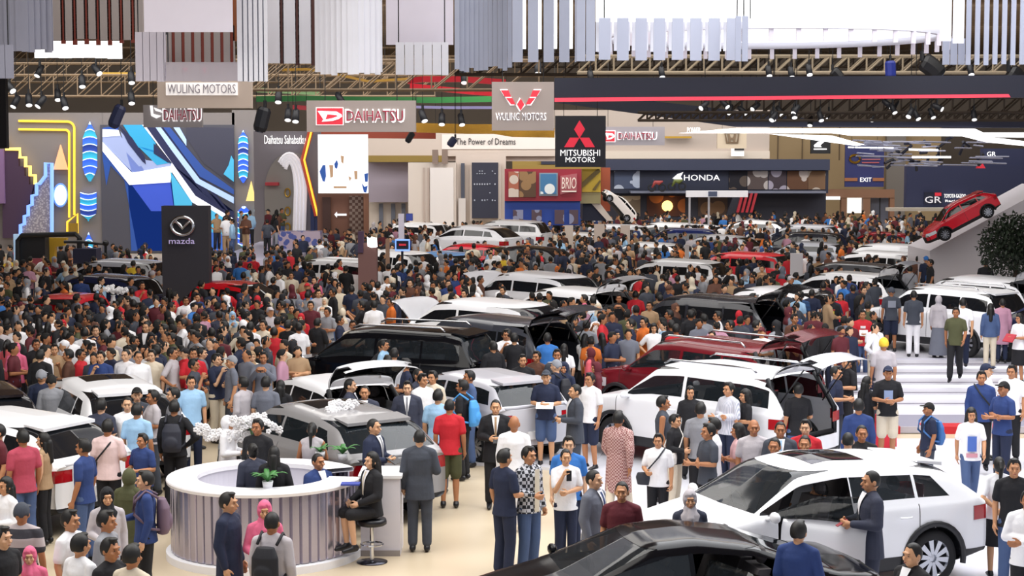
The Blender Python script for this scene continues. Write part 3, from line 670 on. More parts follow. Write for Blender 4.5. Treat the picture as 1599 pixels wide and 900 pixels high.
polys('dark_band', [[(909, 285), (935, 262), (938, 268), (909, 294)], [(925, 296), (937, 281), (938, 284), (930, 297)]], 92.5, .08, mat('band_olive', '6a5a2c', .5), yb)
slab('lower_wall', 906, 300, 938, 318, 92.7, .5, mat('lower_khaki', 'a39a70', .5), yb)
polys('ramp', [[(910, 306), (920, 306), (952, 345), (910, 345)]], 93.3, 3, mat('ramp_navy', '262c48', .5), yb); polys('ramp_edge', [[(910, 303), (926, 303), (958, 345), (948, 345)]], 92.9, .3, mat('ramp_cream', 'e2d6cc', .5), yb)

# dark motorcycle booth
hb = empty('motorcycle_booth', at_d(1120, 360, 108), 0, 'long navy motorcycle booth with winged white logo and lit pictures', 'booth')
m_nv = mat('booth_midnight', '262d47', .5)
slab('upper_wall', 946, 249, 1294, 302, 108, .5, m_nv, hb); slab('fascia', 946, 249, 1296, 266, 107, 1, mat('booth_slateblue', '333a55', .5), hb)
slab('lower_wall', 946, 300, 1290, 352, 109, .5, mat('booth_deep', '2b2c3e', .5), hb); slab('shelf', 985, 299, 1290, 302, 106.5, 1.8, mat('shelf_steel', '7c8298', .4), hb)
poster('lit_picture', 959, 267, 999, 295, 107.9, 'cfdcf2', '5a6684', hb, 1.3)
for x0, x1, c1, c2 in ((1138, 1166, '6d6058', '2b2a33'), (1167, 1199, 'd8d0cc', '6a5c5a'), (1200, 1228, 'c3bccf', '554a52'), (1229, 1262, 'e0d3cc', '77543f'), (1262, 1289, 'd9cabb', '8a6b52')): poster('lit_picture', x0, 267, x1, 296, 107.9, c1, c2, hb, 1.3)
for x0, x1, c1, c2 in ((968, 1000, 'c7b6a0', '8a7a6a'), (1010, 1070, 'b06a3c', '50302a'), (1090, 1136, '8a6a50', '5a4a44')): poster('lit_picture', x0, 306, x1, 338, 108.9, c1, c2, hb, 1.0)
MB().ball(at_d(1042, 322, 108.6), .35).build('spot_glow', mat('warm_glow', 'ffc778', .5, emit=3), hb)
text('lettering', 'HONDA', 1068, 273, 1124, 282, 107.8, m_wl, hb)
polys('wing_logo', [[(1050, 279), (1058, 272), (1067, 269), (1063, 276), (1066, 281), (1056, 281)]], 107.8, .1, m_wl, hb)
polys('red_ramp_stripes', [[(x, 332), (x + 8, 302), (x + 12, 302), (x + 4, 332)] for x in (1150, 1157, 1164, 1171)], 106, .2, mat('booth_crimson', 'b82838', .5), hb)
polys('ramp_side', [[(1134, 336), (1146, 304), (1160, 304), (1150, 336)]], 106.2, .3, mat('side_black', '1e2030', .5), hb)
for (cx, cy, c, lab) in ((1026, 291, 'b04a4a', 'red motorcycle standing on the navy booth shelf'), (1057, 289, '6d7a3c', 'green and yellow motorcycle on the shelf below the winged logo')):
    d = 106; p = at_d(cx, cy + 8, d); mo = empty('motorcycle', p, 0, lab, 'motorcycle', 'motorcycles on the navy booth shelf')
    for s in (-1, 1): MB().tube([p + Vector((s * .32 + .2 * math.cos(a), .0, .22 + .2 * math.sin(a))) for a in [2 * math.pi * i / 14 for i in range(14)]], .05, 6, close=True).build('wheel', M_DARK, mo)
    MB().tube([p + Vector((-.3, 0, .22)), p + Vector((-.12, 0, .55)), p + Vector((.1, 0, .5)), p + Vector((.35, 0, .6))], [.05, .12, .15, .05], 8).build('fairing', mat('moto_' + c, c, .3), mo, True)
    MB().tube([p + Vector((-.22, -.2, .7)), p + Vector((-.2, .2, .7))], .02, 5).build('handlebar', M_CHROME, mo)
# white gantry frame
ga = empty('white_gantry', at_d(1121, 352, 90), 0, 'white overhead beam on two slim posts in front of the navy booth', 'gantry')
slab('beam', 1072, 298, 1168, 308, 90, .4, mat('gantry_white', 'f0eff4', .5, emit=.25), ga); slab('beam_logo', 1106, 299, 1120, 307, 89.95, .05, mat('logo_slate', '55607e', .5), ga)
for x in (1077, 1107): slab('post', x - 1.5, 308, x + 1.5, 352, 90.1, .2, mat('gantry_post', 'c9c8d2', .5), ga)

cable(fb, [at_d(900, 173, 112.4), at_d(1150, 173, 112.4)])
# tan far wall, banner, brown door frame
tw = empty('tan_wall', at_d(1330, 340, 125), 0, 'tan far hall wall panels behind the dark blue banner', 'wall panel'); tw['kind'] = 'structure'
slab('panel', 1190, 196, 1470, 345, 125, .5, mat('tan_wall', 'c4ab84', .7, noise=.06, nscale=.3), tw)
for x in (1214, 1252, 1310): slab('seam', x, 196, x + 2, 250, 124.9, .1, mat('tan_dark', '7c6a55', .7), tw)
slab('grey_column', 1383, 205, 1415, 345, 124, .6, mat('grey_column', '9a948f', .6), tw)
wsn = empty('wing_sign', at_d(1281, 240, 120), 0, 'small black square sign with white wing on tan wall', 'sign')
slab('sign_board', 1266, 217, 1297, 240, 120, .3, M_DARK, wsn)
polys('wing_logo', [[(1271, 227), (1278, 221), (1289, 220), (1281, 227), (1283, 230), (1272, 230)], [(1271, 232), (1291, 232), (1291, 234), (1271, 234)]], 119.9, .1, m_wl, wsn)
cable(wsn, [at_d(1281, 218, 120.1)])
bn = empty('exit_banner', at_d(1350, 292, 118), 0, 'dark blue banner with gold round emblem and orange lower stripes', 'banner')
slab('cloth', 1319, 224, 1381, 292, 118, .15, mat('banner_blue', '2c3372', .5), bn)
slab('stripe', 1319, 278, 1339, 283, 117.9, .1, mat('stripe_orange', 'b0724c', .5), bn); slab('stripe', 1363, 278, 1381, 283, 117.9, .1, mat('stripe_orange', 'b0724c', .5), bn)
text('lettering', 'EXIT', 1343, 277.5, 1361, 284, 117.85, m_wl, bn)
MB().tube([at_d(x, y, 117.9) for x, y in ell(1335, 248, 8, 6, 14)], .08, 6, close=True).build('emblem', mat('gold', 'b08a34', .3, .8), bn)
for y, x1, c in ((243, 1375, 'a37a9a'), (248, 1375, 'b06a7a'), (253, 1373, 'c0606a'), (260, 1375, '8f9ac8')): slab('text_line', 1346 if y < 258 else 1362, y, x1, y + 2, 117.9, .05, mat('tl_' + c, c, .5), bn)
cable(bn, [at_d(1330, 225, 118.07), at_d(1370, 225, 118.07)])
df = empty('exit_portal', at_d(1340, 350, 112), 0, 'brown timber portal around bright doorways near the dark blue banner', 'portal')
mfr = mat('portal_brown', '84604a', .6)
slab('lintel', 1281, 296, 1397, 309, 112, .6, mfr, df)
for x0, x1 in ((1313, 1322), (1347, 1359), (1389, 1397)): slab('post', x0, 309, x1, 366.5, 112.05, .5, mfr, df)
slab('bright_opening', 1323, 308, 1346, 333, 113, .1, mat('daylight', 'fdf7ee', .5, emit=1.3), df); slab('bright_sign', 1288, 307, 1312, 312, 111.8, .1, M_EMS, df)
slab('door_leaf', 1359, 309, 1389, 352, 113, .1, mat('door_slate', '6c7082', .4), df); slab('door_gap', 1373, 309, 1375, 352, 112.9, .05, M_DARK, df)
# navy wall at the right
gw = empty('navy_wall_booth', at_d(1507, 350, 90), 0, 'large navy booth wall with white lettering behind the red tilted car', 'booth')
slab('wall_panel', 1415, 258, 1660, 326, 90, .6, mat('wall_navy', '2f3557', .6), gw); slab('wall_panel', 1535, 232, 1660, 260, 90.1, .6, mat('wall_navy', '2f3557', .6), gw)
slab('shelf_line', 1388, 325, 1478, 330, 89, .8, mat('cream_shelf', 'd6cdc0', .5), gw)
slab('logo_box', 1443, 300, 1471, 318, 89.9, .1, mat('logo_dark', '20243a', .4), gw)
text('lettering', 'GR', 1444, 307, 1470, 317, 89.8, mat('letter_pale', 'e8e6ee', .5, emit=.5), gw); slab('logo_red', 1460, 301, 1470, 306, 89.8, .05, mat('sign_red', 'e23446', .4), gw)
text('lettering', 'TOYOTA GAZOO', 1474, 303, 1508, 309, 89.8, m_wl, gw); text('lettering', 'Racing', 1476, 312, 1500, 317, 89.8, m_wl, gw)
text('small_letters', 'GR', 1541, 237, 1555, 244, 89.8, m_wl, gw)
polys('red_arrow', [[(1526, 263), (1533, 252), (1539, 263)]], 80, .3, m_red2, gw)

# ------------------------------------------------------------------ pillars and standing boards among the crowd
def monolith(name, px0, px1, ptop, d, m, label, cat, th=.5, zb=0):
    x0, _, x1, z1 = rect(px0, ptop, px1, ptop + 10, d)
    return tag(MB().box((x0, d, zb), (x1, d + th, z1)).build(name, m), label, cat)
mz = monolith('sign_tower', 252, 325, 322, 52, mat('tower_charcoal', '2e2d35', .6), 'tall charcoal sign tower with silver winged oval emblem', 'sign')
b = MB().tube([at_d(x, y, 51.9) for x, y in ell(285, 353, 17, 14, 28)], .055, 8, close=True); b.build('logo_ring', M_CHROME, mz, True)
MB().tube([at_d(x, y, 51.9) for x, y in [(268, 350), (274, 346), (281, 351), (285, 357), (290, 351), (296, 346), (302, 350)]], [.02, .05, .055, .05, .055, .05, .02], 8).build('logo_wings', M_CHROME, mz, True)
text('lettering', 'mazda', 264, 372, 304, 381, 51.9, mat('letters_lilac', 'bfb2e0', .5, emit=.3), mz)
bp = monolith('sign_tower', 559, 588, 380, 54, mat('tower_brown', '7c5a56', .6), 'narrow brown sign tower with small white glowing emblem', 'sign')
slab('upper_plum', 559, 362, 567, 395, 53.95, .45, mat('tower_plum', '5d4a60', .6), bp)
polys('logo', [[(573, 370), (577, 373), (580, 370), (588, 372), (589, 386), (580, 387), (574, 385)]], 53.9, .1, M_EMW, bp)
for (a, bb, c, d, m, lab) in ((1235, 1254, 396, 62, 'e6e3e8', 'blank white standing board among the crowd near the right centre'), (602, 608, 374, 60, 'a9866e', 'thin tan post standing in the crowd near the small blue framed screen'),
                              (622, 631, 334, 78, 'cfcbdc', 'slim white post carrying a small blue sign cube'), (1070, 1076, 382, 66, 'd4cfcd', 'narrow white post near the far crowd at centre right'), (987, 990, 540, 40, 'b06a60', 'thin red pole beside the dark red vehicle'),
                              (928, 944, 350, 80, 'c9b9ae', 'beige kiosk board in the far crowd beneath the black square sign'), (969, 984, 352, 80, 'c9b9ae', 'beige kiosk board in the far crowd, right of its twin'), (882, 895, 352, 82, 'd8cabf', 'pale beige kiosk board in the far crowd below the red booth')):
    monolith('standing_board', a, bb, c, d, mat('board_' + m, m, .6), lab, 'board', .15)
bs = empty('small_screen', at_d(629, 391, 60), 0, 'small dark screen with glowing blue frame on a post', 'screen')
slab('screen_panel', 619, 376, 638, 390, 60, .15, M_DARK, bs); MB().tube([at_d(x, y, 59.95) for x, y in ((618, 375), (639, 375), (639, 391), (618, 391))], .04, 5, close=True).build('lit_frame', mat('neon_blue', '7fa8ff', .4, emit=1.2), bs)
slab('red_digits', 623, 381, 634, 384, 59.95, .03, m_red2, bs)
q = at_d(628, 391, 60.1); MB().box((q.x - .04, 60.1, 0), (q.x + .04, 60.18, q.z)).build('post', M_DARK, bs)
tag(slab('sign_cube', 634, 334, 644, 345, 78, .4, mat('cube_blue', '3d4fa8', .5)), 'tiny blue sign cube above the far crowd', 'sign')
# stage rig at left: black frame, speaker boxes, screens
rg = empty('stage_rig', at_d(95, 440, 66), 0, 'black curved stage frame with boxes in front of the yellow neon set', 'stage frame')
MB().tube([at_d(x, y, 66) for x, y in [(28, 430), (28, 376), (34, 368), (118, 366), (124, 372), (124, 430)]], .1, 8).build('frame', M_BLACK, rg)
slab('black_box', 30, 370, 70, 426, 66.3, .6, mat('rig_black', '17171d', .6), rg)
slab('white_edge', 22, 366, 28, 424, 66.2, .2, mat('rig_edge', 'a9c8e8', .4, emit=.6), rg)
polys('yellow_truss', [[(72, 372), (104, 372), (100, 384), (86, 386), (84, 425), (78, 425), (76, 386)]], 67, .3, mat('rig_yellow', 'c9a02c', .5), rg)
slab('speaker_box', 114, 389, 150, 412, 65.6, .8, mat('rig_navy', '1f2340', .6), rg)
MB().tube([at_d(x, y, 65.5) for x, y in [(100, 378), (128, 378), (165, 382), (165, 440)]], .06, 6).build('boom', M_BLACK, rg); MB().ball(at_d(165, 380, 65.5), .12).build('lamp_head', M_BLACK, rg)
slab('poster', 47, 404, 66, 424, 65.8, .1, pattern_mat('poster_cfb', 'vor', 'cdbfc4', 'a04a58', 4), rg)
tag(MB().box((at_d(330, 430, 72).x, 72, 0), (at_d(455, 430, 72).x, 86, 1.0)).build('stage_platform', mat('stage_pale', 'cdcbe4', .3)), 'pale glossy stage platform right of the charcoal sign tower', 'platform')

# red car ramp on the right
rp = empty('car_ramp', at_d(1530, 400, 60), 0, 'steep white ramp carrying the red tilted car', 'ramp')
m_rp = mat('ramp_white', 'd0ccd3', .4)
bq = MB(); A = [at_d(1452, 392, 61), at_d(1640, 290, 61)]; 
a0 = Vector((A[0].x, 61, 0)); 
bq.prism([Vector((A[0].x, 61, 0)), Vector((A[1].x, 61, 0)), Vector((A[1].x, 61, A[1].z)), Vector((A[0].x, 61, A[0].z))], 3.4); bq.build('ramp_body', m_rp, rp)
# ------------------------------------------------------------------ cars
M_PAINT = mat('car_paint', 'ffffff', 0.22, 0.0, coat=0.35, objcol=True)
M_PAINTK = mat('car_paint_black', 'ffffff', 0.12, 0.0, spec=.22, objcol=True)
M_GLASS = mat('car_glass', '20262b', 0.04, 0.0, alpha=0.72, spec=.55)
M_GLASSD = mat('car_glass_dark', '15181d', 0.05, spec=.7)
M_TYRE = mat('tyre', '17171a', 0.8); M_RIM = mat('rim_alloy', 'b9bcc4', 0.25, 0.9); M_RIMD = mat('rim_dark', '25262b', 0.4)
M_TRIM = mat('car_trim', '1a1b20', 0.5); M_INT = mat('car_interior', '2a2a30', 0.8); M_SEAT = mat('car_seat', '4a4648', 0.8)
M_TAIL = mat('tail_lamp', 'a80f1c', 0.2, coat=.5); M_HEAD = mat('head_lamp', 'dfe6ee', 0.1, coat=.5); M_PLATE = mat('plate', 'e8e8ea', .5)

TYPES = {
 'suv': dict(L=4.85, w=.95, belt=1.18, zb=.30, r=.39, ax=(.98, 3.86), top=[(0, 1.16), (.10, 1.30), (.34, 1.74), (.75, 1.83), (2.4, 1.87), (3.0, 1.80), (3.72, 1.22), (4.55, 1.10), (4.78, .95), (4.85, .80)], roof=.78),
 'crossover': dict(L=4.6, w=.92, belt=1.06, zb=.27, r=.365, ax=(.92, 3.62), top=[(0, 1.02), (.12, 1.12), (.62, 1.48), (1.1, 1.58), (2.2, 1.64), (2.8, 1.56), (3.55, 1.08), (4.3, .95), (4.54, .82), (4.6, .70)], roof=.72),
 'hatch': dict(L=4.0, w=.86, belt=1.0, zb=.24, r=.32, ax=(.72, 3.22), top=[(0, 1.0), (.10, 1.12), (.38, 1.42), (.8, 1.49), (1.9, 1.52), (2.45, 1.43), (3.1, 1.02), (3.8, .86), (3.96, .75), (4.0, .66)], roof=.74),
 'mpv': dict(L=4.5, w=.88, belt=1.06, zb=.28, r=.33, ax=(.86, 3.6), top=[(0, 1.06), (.10, 1.2), (.32, 1.60), (.8, 1.68), (2.2, 1.71), (2.75, 1.62), (3.6, 1.1), (4.25, .96), (4.45, .85), (4.5, .74)], roof=.78),
 'sedan': dict(L=4.75, w=.91, belt=.98, zb=.20, r=.34, ax=(1.0, 3.82), top=[(0, .94), (.12, 1.02), (.55, 1.05), (1.45, 1.36), (2.1, 1.45), (2.6, 1.42), (3.5, 1.0), (4.45, .80), (4.70, .68), (4.75, .60)], roof=.70),
}
def gsm(xs, ys, q, s):
    f = np.interp(np.arange(-.6, 6, .02), xs, ys); k = np.exp(-.5 * (np.arange(-12, 13) * .02 / s) ** 2); k /= k.sum()
    return np.interp(q, np.arange(-.6, 6, .02), np.convolve(np.pad(f, 12, 'edge'), k, 'valid'))
def clip_faces(bm, faces, planes):
    inside = list(faces)
    for co, no in planes:
        if not inside: return []
        co = Vector(co); no = Vector(no)
        geom = set(inside)
        for f in inside: geom.update(f.edges); geom.update(f.verts)
        r = bmesh.ops.bisect_plane(bm, geom=list(geom), dist=1e-5, plane_co=co, plane_no=no)
        fs = [g for g in r['geom'] if isinstance(g, bmesh.types.BMFace)]
        inside = [f for f in fs if (f.calc_center_median() - co).dot(no) < 0]
    return inside
def poly_planes(pts, ax):   # convex polygon in (x,z) (ax='y') or (y,z) (ax='x'), any winding
    c = [sum(p[i] for p in pts) / len(pts) for i in (0, 1)]; out = []
    for i in range(len(pts)):
        p, q = pts[i], pts[(i + 1) % len(pts)]; n = (q[1] - p[1], -(q[0] - p[0]))
        if (c[0] - p[0]) * n[0] + (c[1] - p[1]) * n[1] > 0: n = (-n[0], -n[1])
        out.append(((p[0], 0, p[1]), (n[0], 0, n[1])) if ax == 'y' else ((0, p[0], p[1]), (0, n[0], n[1])))
    return out
def take(bm, faces, name, off=0.0, hinge=None, thick=0.0):
    """lift faces out of bm into a mesh of their own"""
    nb = bmesh.new(); vm = {}
    for f in faces:
        vs = []
        for v in f.verts:
            if v not in vm: vm[v] = nb.verts.new(v.co + v.normal * off)
            vs.append(vm[v])
        try: nf = nb.faces.new(vs); nf.smooth = True; nf.material_index = 0
        except ValueError: pass
    bmesh.ops.delete(bm, geom=list(set(faces)), context='FACES')
    if thick: bmesh.ops.solidify(nb, geom=nb.faces[:], thickness=thick)
    if hinge:
        co, axis, ang = hinge; bmesh.ops.rotate(nb, verts=nb.verts, cent=Vector(co), matrix=Matrix.Rotation(R(ang), 3, axis))
    me = bpy.data.meshes.new(name); nb.to_mesh(me); nb.free(); return me

TEMPL = {}
def car_template(kind, opens=(), lod=0, roof_glass=False, dark_glass=False):
    key = (kind, tuple(opens), lod, roof_glass, dark_glass)
    if key in TEMPL: return TEMPL[key]
    T = TYPES[kind]; L, W, belt, zb, r = T['L'], T['w'], T['belt'], T['zb'], T['r']
    tx, tz = [p[0] for p in T['top']], [p[1] for p in T['top']]; H = max(tz)
    nx = 64 if lod == 0 else 40
    xs = np.linspace(0, L, nx); zt = gsm(tx, tz, xs, .05)
    wd = gsm([0, .25, .9, L * .5, L - 1.0, L - .3, L], [W * .93, W * .985, W, W, W * .985, W * .9, W * .80], xs, .08)
    zl = gsm([0, .45, .8, L - .8, L - .4, L], [zb + .10, zb + .02, zb - .04, zb - .04, zb, zb + .02], xs, .08)
    yof = lambda g: .90 + (T['roof'] - .90) * min(1, max(0, g / .45))
    V = []; Z = None; zones = []
    for i, x in enumerate(xs):
        b = min(belt + .03 * (1 - x / L), zt[i] - .03); g = zt[i] - b; w_ = wd[i]; yr = w_ * yof(g)
        c = [(w_ * .82, zl[i], 0), (w_ * .97, zl[i] + .03, 1), (w_ * 1.0, zl[i] + .3 * (b - zl[i]), 2), (w_ * .992, zl[i] + .62 * (b - zl[i]), 3), (w_ * .985, b - .06, 4), (w_ * .945, b + .005, 5),
             (yr + .035 * min(1, g / .4), b + .82 * g, 6), (yr * .84, b + .965 * g, 7), (yr * .45, zt[i] + .0, 8), (0, zt[i] + .012, 9)]
        for _ in range(2 if lod == 0 else 1):
            q = [c[0]]
            for a, d in zip(c[:-1], c[1:]): q += [tuple(a[k] * .78 + d[k] * .22 for k in range(3)), tuple(a[k] * .22 + d[k] * .78 for k in range(3))]
            c = q + [c[-1]]
        c = [(y, z, t) for y, z, t in c]
        if not zones: zones = [p[2] for p in c]
        V.append(c)
    m = len(zones)
    bm = bmesh.new()
    def warp(x, y):
        a = abs(y) / W
        return x + .10 * a ** 4 * math.exp(-x / .35) - .30 * a ** 3 * math.exp(-(L - x) / .45)
    rings = []
    for i, x in enumerate(xs):
        ln = [bm.verts.new((warp(x, y), y, z)) for y, z, t in V[i]]
        rn = [bm.verts.new((warp(x, -y), -y, z)) for y, z, t in V[i][:-1]]
        rings.append((ln, rn + [ln[-1]]))
    def zone(t):
        return 0 if t < 5.12 else 1 if t < 5.98 else 5 if t < 6.5 else 2
    for i in range(nx - 1):
        for j in range(m - 1):
            zn = zone((zones[j] + zones[j + 1]) / 2)
            for s in (0, 1):
                a, b = rings[i][s], rings[i + 1][s]; q = (a[j], b[j], b[j + 1], a[j + 1])
                f = bm.faces.new(q if s else q[::-1]); f.material_index = zn; f.smooth = True
    for end, sg, zn in ((0, -1, 3), (nx - 1, 1, 4)):
        lv, rv = rings[end]; cs = [1, .8, .55, .28, 0]; cols = []
        for c in cs: cols.append([v if c == 1 else bm.verts.new((v.co.x + (xs[end] - v.co.x) * (1 - c * c * c) + sg * .035 * (1 - c * c), v.co.y * c, v.co.z)) for v in lv[:-1]] + [lv[-1]])
        for c in cs[-2::-1]: cols.append([v if c == 1 else bm.verts.new((v.co.x + (xs[end] - v.co.x) * (1 - c ** 3) + sg * .035 * (1 - c * c), v.co.y * c, v.co.z)) for v in rv[:-1]] + [lv[-1]])
        for a, b in zip(cols[:-1], cols[1:]):
            for j in range(m - 1):
                q = [a[j], a[j + 1], b[j + 1], b[j]]; u = []
                for v in q:
                    if v not in u: u.append(v)
                if len(u) < 3: continue
                try: f = bm.faces.new(u if sg < 0 else u[::-1]); f.material_index = zn; f.smooth = True
                except ValueError: pass
    for i in range(nx - 1):
        f = bm.faces.new((rings[i][0][0], rings[i][1][0], rings[i + 1][1][0], rings[i + 1][0][0])); f.material_index = 9
    bm.normal_update()
    sel = lambda *z: [f for f in bm.faces if f.material_index in z]
    side = lambda fs, s: [f for f in fs if f.calc_center_median().y * s > 0.02]
    ztop = lambda x: float(np.interp(x, xs, zt))
    parts = []   # (name, mesh, material, painted, parent)
    # windows
    qr = T['ax']; xc = T['top'][6][0]; xr0 = T['top'][2][0]; lastd = L * .46 if kind != 'hatch' else L * .45
    x_b = (xr0 + .28, L * .245, L * .255, L * .455, L * .47)
    bz = belt + .045
    def wpoly(a, b, fr=False, rr=False):
        if fr: 
            xt = b - .05
            while ztop(xt) - .09 < bz + .04 + (H - bz) * .66 and xt > a: xt -= .02
            return [(a, bz), (b - .12, bz), (b - .16, bz + .05), (xt, min(ztop(xt) - .09, H - .13)), (a, ztop(a) - .105)]
        if rr:
            xt = a
            while ztop(xt) - .09 < bz + .62 * (H - bz) and xt < b: xt += .02
            return [(max(a, .2) + .03, bz + .02), (b, bz), (b, ztop(b) - .105), (xt + .03, ztop(xt) - .11)]
        return [(a, bz), (b, bz), (b, ztop(b) - .105), (a, ztop(a) - .105)]
    wins = [('window', wpoly(x_b[4], xc, fr=True)), ('window', wpoly(x_b[2] , x_b[3]))]
    if kind != 'sedan': wins.append(('window', wpoly(xr0 - .02, x_b[1], rr=True)))
    else: wins[1] = ('window', wpoly(1.15, x_b[3], rr=True))
    G = M_GLASSD if (dark_glass or lod) else M_GLASS
    # end lamps
    tz0, tz1 = (belt - .25, belt - .07)
    for s in (-1, 1):
        fs = [f for f in sel(0, 3, 4) if f.calc_center_median().x < .7 and f.calc_center_median().y * s > 0]
        ins = clip_faces(bm, fs, [((.30, 0, 0), (1, 0, 0)), ((0, 0, tz1), (0, 0, 1)), ((0, 0, tz0), (0, 0, -1)), ((0, W * .62 * s, 0), (0, -s, 0))])
        if ins: parts.append(('tail_lamp', take(bm, ins, 'tail_lamp', .008), M_TAIL, False, 'body'))
        fs = [f for f in sel(0, 1, 2, 3, 4, 5) if f.calc_center_median().x > L - .9 and f.calc_center_median().y * s > 0]
        hz = ztop(L - .12)
        ins = clip_faces(bm, fs, [((L - .62, 0, 0), (-1, 0, 0)), ((0, 0, hz - .02), (0, 0, 1)), ((0, 0, hz - .20), (0, 0, -1)), ((0, W * .50 * s, 0), (0, -s, 0))])
        if ins: parts.append(('head_lamp', take(bm, ins, 'head_lamp', .006), M_HEAD, False, 'body'))
    # grille, bumpers, dark sills
    fs = [f for f in sel(4) if True]
    ins = clip_faces(bm, fs, [((0, 0, ztop(L) - .06), (0, 0, 1)), ((0, 0, zb + .16), (0, 0, -1)), ((0, W * .48, 0), (0, 1, 0)), ((0, -W * .48, 0), (0, -1, 0))])
    if ins: parts.append(('grille', take(bm, ins, 'grille', .005), M_TRIM, False, 'body'))
    fs = [f for f in sel(0, 3, 4) if f.calc_center_median().z < zb + .3]
    ins = clip_faces(bm, fs, [((0, 0, zb + (.13 if kind in ('sedan', 'hatch') else .17)), (0, 0, 1))])
    if ins: parts.append(('lower_trim', take(bm, ins, 'lower_trim', .004), M_TRIM, False, 'body'))
    rings_ = []
    # windscreen, rear window
    ins = clip_faces(bm, [f for f in sel(2) if f.calc_center_median().x > L * .5], [((0, 0, max(belt + .06, ztop(xc) + .02)), (0, 0, -1)), ((0, 0, H - .085), (0, 0, 1))])
    if ins: parts.append(('windscreen', take(bm, ins, 'windscreen', -.004), G, False, 'body'))
    tail_open = 'tailgate' in opens
    bands = (belt + .08, H - .12)
    pre = [f for f in sel(2) if f.calc_center_median().x < L * .4]
    rw = clip_faces(bm, pre, [((0, 0, bands[0]), (0, 0, -1)), ((0, 0, bands[1]), (0, 0, 1))])
    hx = T['top'][3][0] - .25 if kind != 'sedan' else .6
    hinge = ((hx, 0, H - .03), 'Y', 78 if kind != 'sedan' else 0)
    if rw:
        parts.append(('rear_window', take(bm, rw, 'rear_window', -.004, hinge if tail_open else None, .01 if tail_open else 0), G if not tail_open else M_GLASSD, False, 'tailgate' if tail_open else 'body'))
    if tail_open:
        fs = clip_faces(bm, [f for f in sel(2, 3, 5) if f.calc_center_median().x < hx + .1 and abs(f.calc_center_median().y) < W * .9], [((hx, 0, 0), (1, 0, 0)), ((0, 0, zb + .42), (0, 0, -1)), ((0, W * .80, 0), (0, 1, 0)), ((0, -W * .80, 0), (0, -1, 0))])
        if fs: parts.append(('tailgate', take(bm, fs, 'tailgate', 0, hinge, .05), M_PAINT, True, 'body'))
        ib = MB(); ib.tube([(.12, -W * .78, zb + .44), (.1, W * .78, zb + .44)], .05, 6)
        for s in (-1, 1): ib.tube([(.10, W * .8 * s, zb + .44), (.12, W * .8 * s, belt), (hx, yof(1) * W * .93 * s, H - .1)], .045, 6); ib.tube([(.3, W * .72 * s, belt + .1), (hx - .75, W * .70 * s, H + .12)], .014, 5)
        parts.append(('boot_frame', ib.mesh('boot_frame', smooth=True), M_TRIM, False, 'body'))
    if 'hood' in opens:
        hf = clip_faces(bm, [f for f in sel(2, 5, 1) if f.calc_center_median().x > xc - .1], [((xc + .05, 0, 0), (-1, 0, 0)), ((L - .22, 0, 0), (1, 0, 0)), ((0, W * .80, 0), (0, 1, 0)), ((0, -W * .80, 0), (0, -1, 0))])
        if hf: parts.append(('hood', take(bm, hf, 'hood', 0, ((xc + .05, 0, belt), 'Y', -52), .04), M_PAINT, True, 'body'))
        parts.append(('engine_bay', MB().box((xc, -W * .75, .4), (L - .3, W * .75, ztop(L - .4) - .18)).mesh('engine_bay'), M_INT, False, 'body'))
    if roof_glass:
        ins = clip_faces(bm, [f for f in sel(2) if ztop(min(L, max(0, f.calc_center_median().x))) > H - .1], [((L * .53, 0, 0), (1, 0, 0)), ((L * .36, 0, 0), (-1, 0, 0)), ((0, W * .45, 0), (0, 1, 0)), ((0, -W * .45, 0), (0, -1, 0))])
        if ins: parts.append(('sunroof', take(bm, ins, 'sunroof', .004), M_GLASSD, False, 'body'))
    # side windows and doors
    for s in (-1, 1):
        for k, (nm, pl) in enumerate(wins):
            fs = [f for f in sel(1, 5) if f.calc_center_median().y * s > .2]
            if k == 2 or (kind == 'sedan' and k == 1): pass
            ins = clip_faces(bm, [f for f in fs if f.material_index == 1], poly_planes(pl, 'y'))
            dname = {0: 'door_f', 1: 'door_r'}.get(k); op = dname and (dname + ('l' if s > 0 else 'r')) in opens
            if ins:
                hg = ((L * (.745 if k == 0 else .50), W * s, 0), 'Z', (-58 if s > 0 else 58)) if op else None
                parts.append(('window', take(bm, ins, 'window', -.003, hg, .008 if op else 0), G, False, ('door' + dname + str(s)) if op else 'body'))
        for k, dn in ((0, 'door_f'), (1, 'door_r')):
            xa, xb_ = (x_b[3] + .02, xc + .10) if k == 0 else (T['ax'][0] + .22, x_b[3] + .02)
            op = (dn + ('l' if s > 0 else 'r')) in opens
            if op:
                fs = [f for f in sel(0, 1) if f.calc_center_median().y * s > .2]
                ins = clip_faces(bm, fs, [((xa, 0, 0), (-1, 0, 0)), ((min(xb_, T['ax'][1] - r - .05), 0, 0), (1, 0, 0)), ((0, 0, zb + .10), (0, 0, -1))])
                if ins: parts.append(('door', take(bm, ins, 'door', 0, ((L * (.745 if k == 0 else .50), W * s, 0), 'Z', (-58 if s > 0 else 58)), .05), M_PAINT, True, 'door' + dn + str(s)))
            elif lod == 0:
                for xx in ((xa, xb_) if k == 0 else (xa,)):
                    fs = [f for f in sel(0, 1) if f.calc_center_median().y * s > .2 and abs(f.calc_center_median().x - xx) < .25]
                    ins = clip_faces(bm, fs, [((xx - .007, 0, 0), (-1, 0, 0)), ((xx + .007, 0, 0), (1, 0, 0)), ((0, 0, zb + .18), (0, 0, -1)), ((0, 0, belt + .02), (0, 0, 1))])
                    for f in ins: f.material_index = 8
                hb_ = MB(); hx_ = xa + .22; yy = s * (W + .005)
                hb_.tube([(hx_ - .09, yy, belt - .13), (hx_ - .06, yy + .03 * s, belt - .13), (hx_ + .06, yy + .03 * s, belt - .13), (hx_ + .09, yy, belt - .13)], .013, 6)
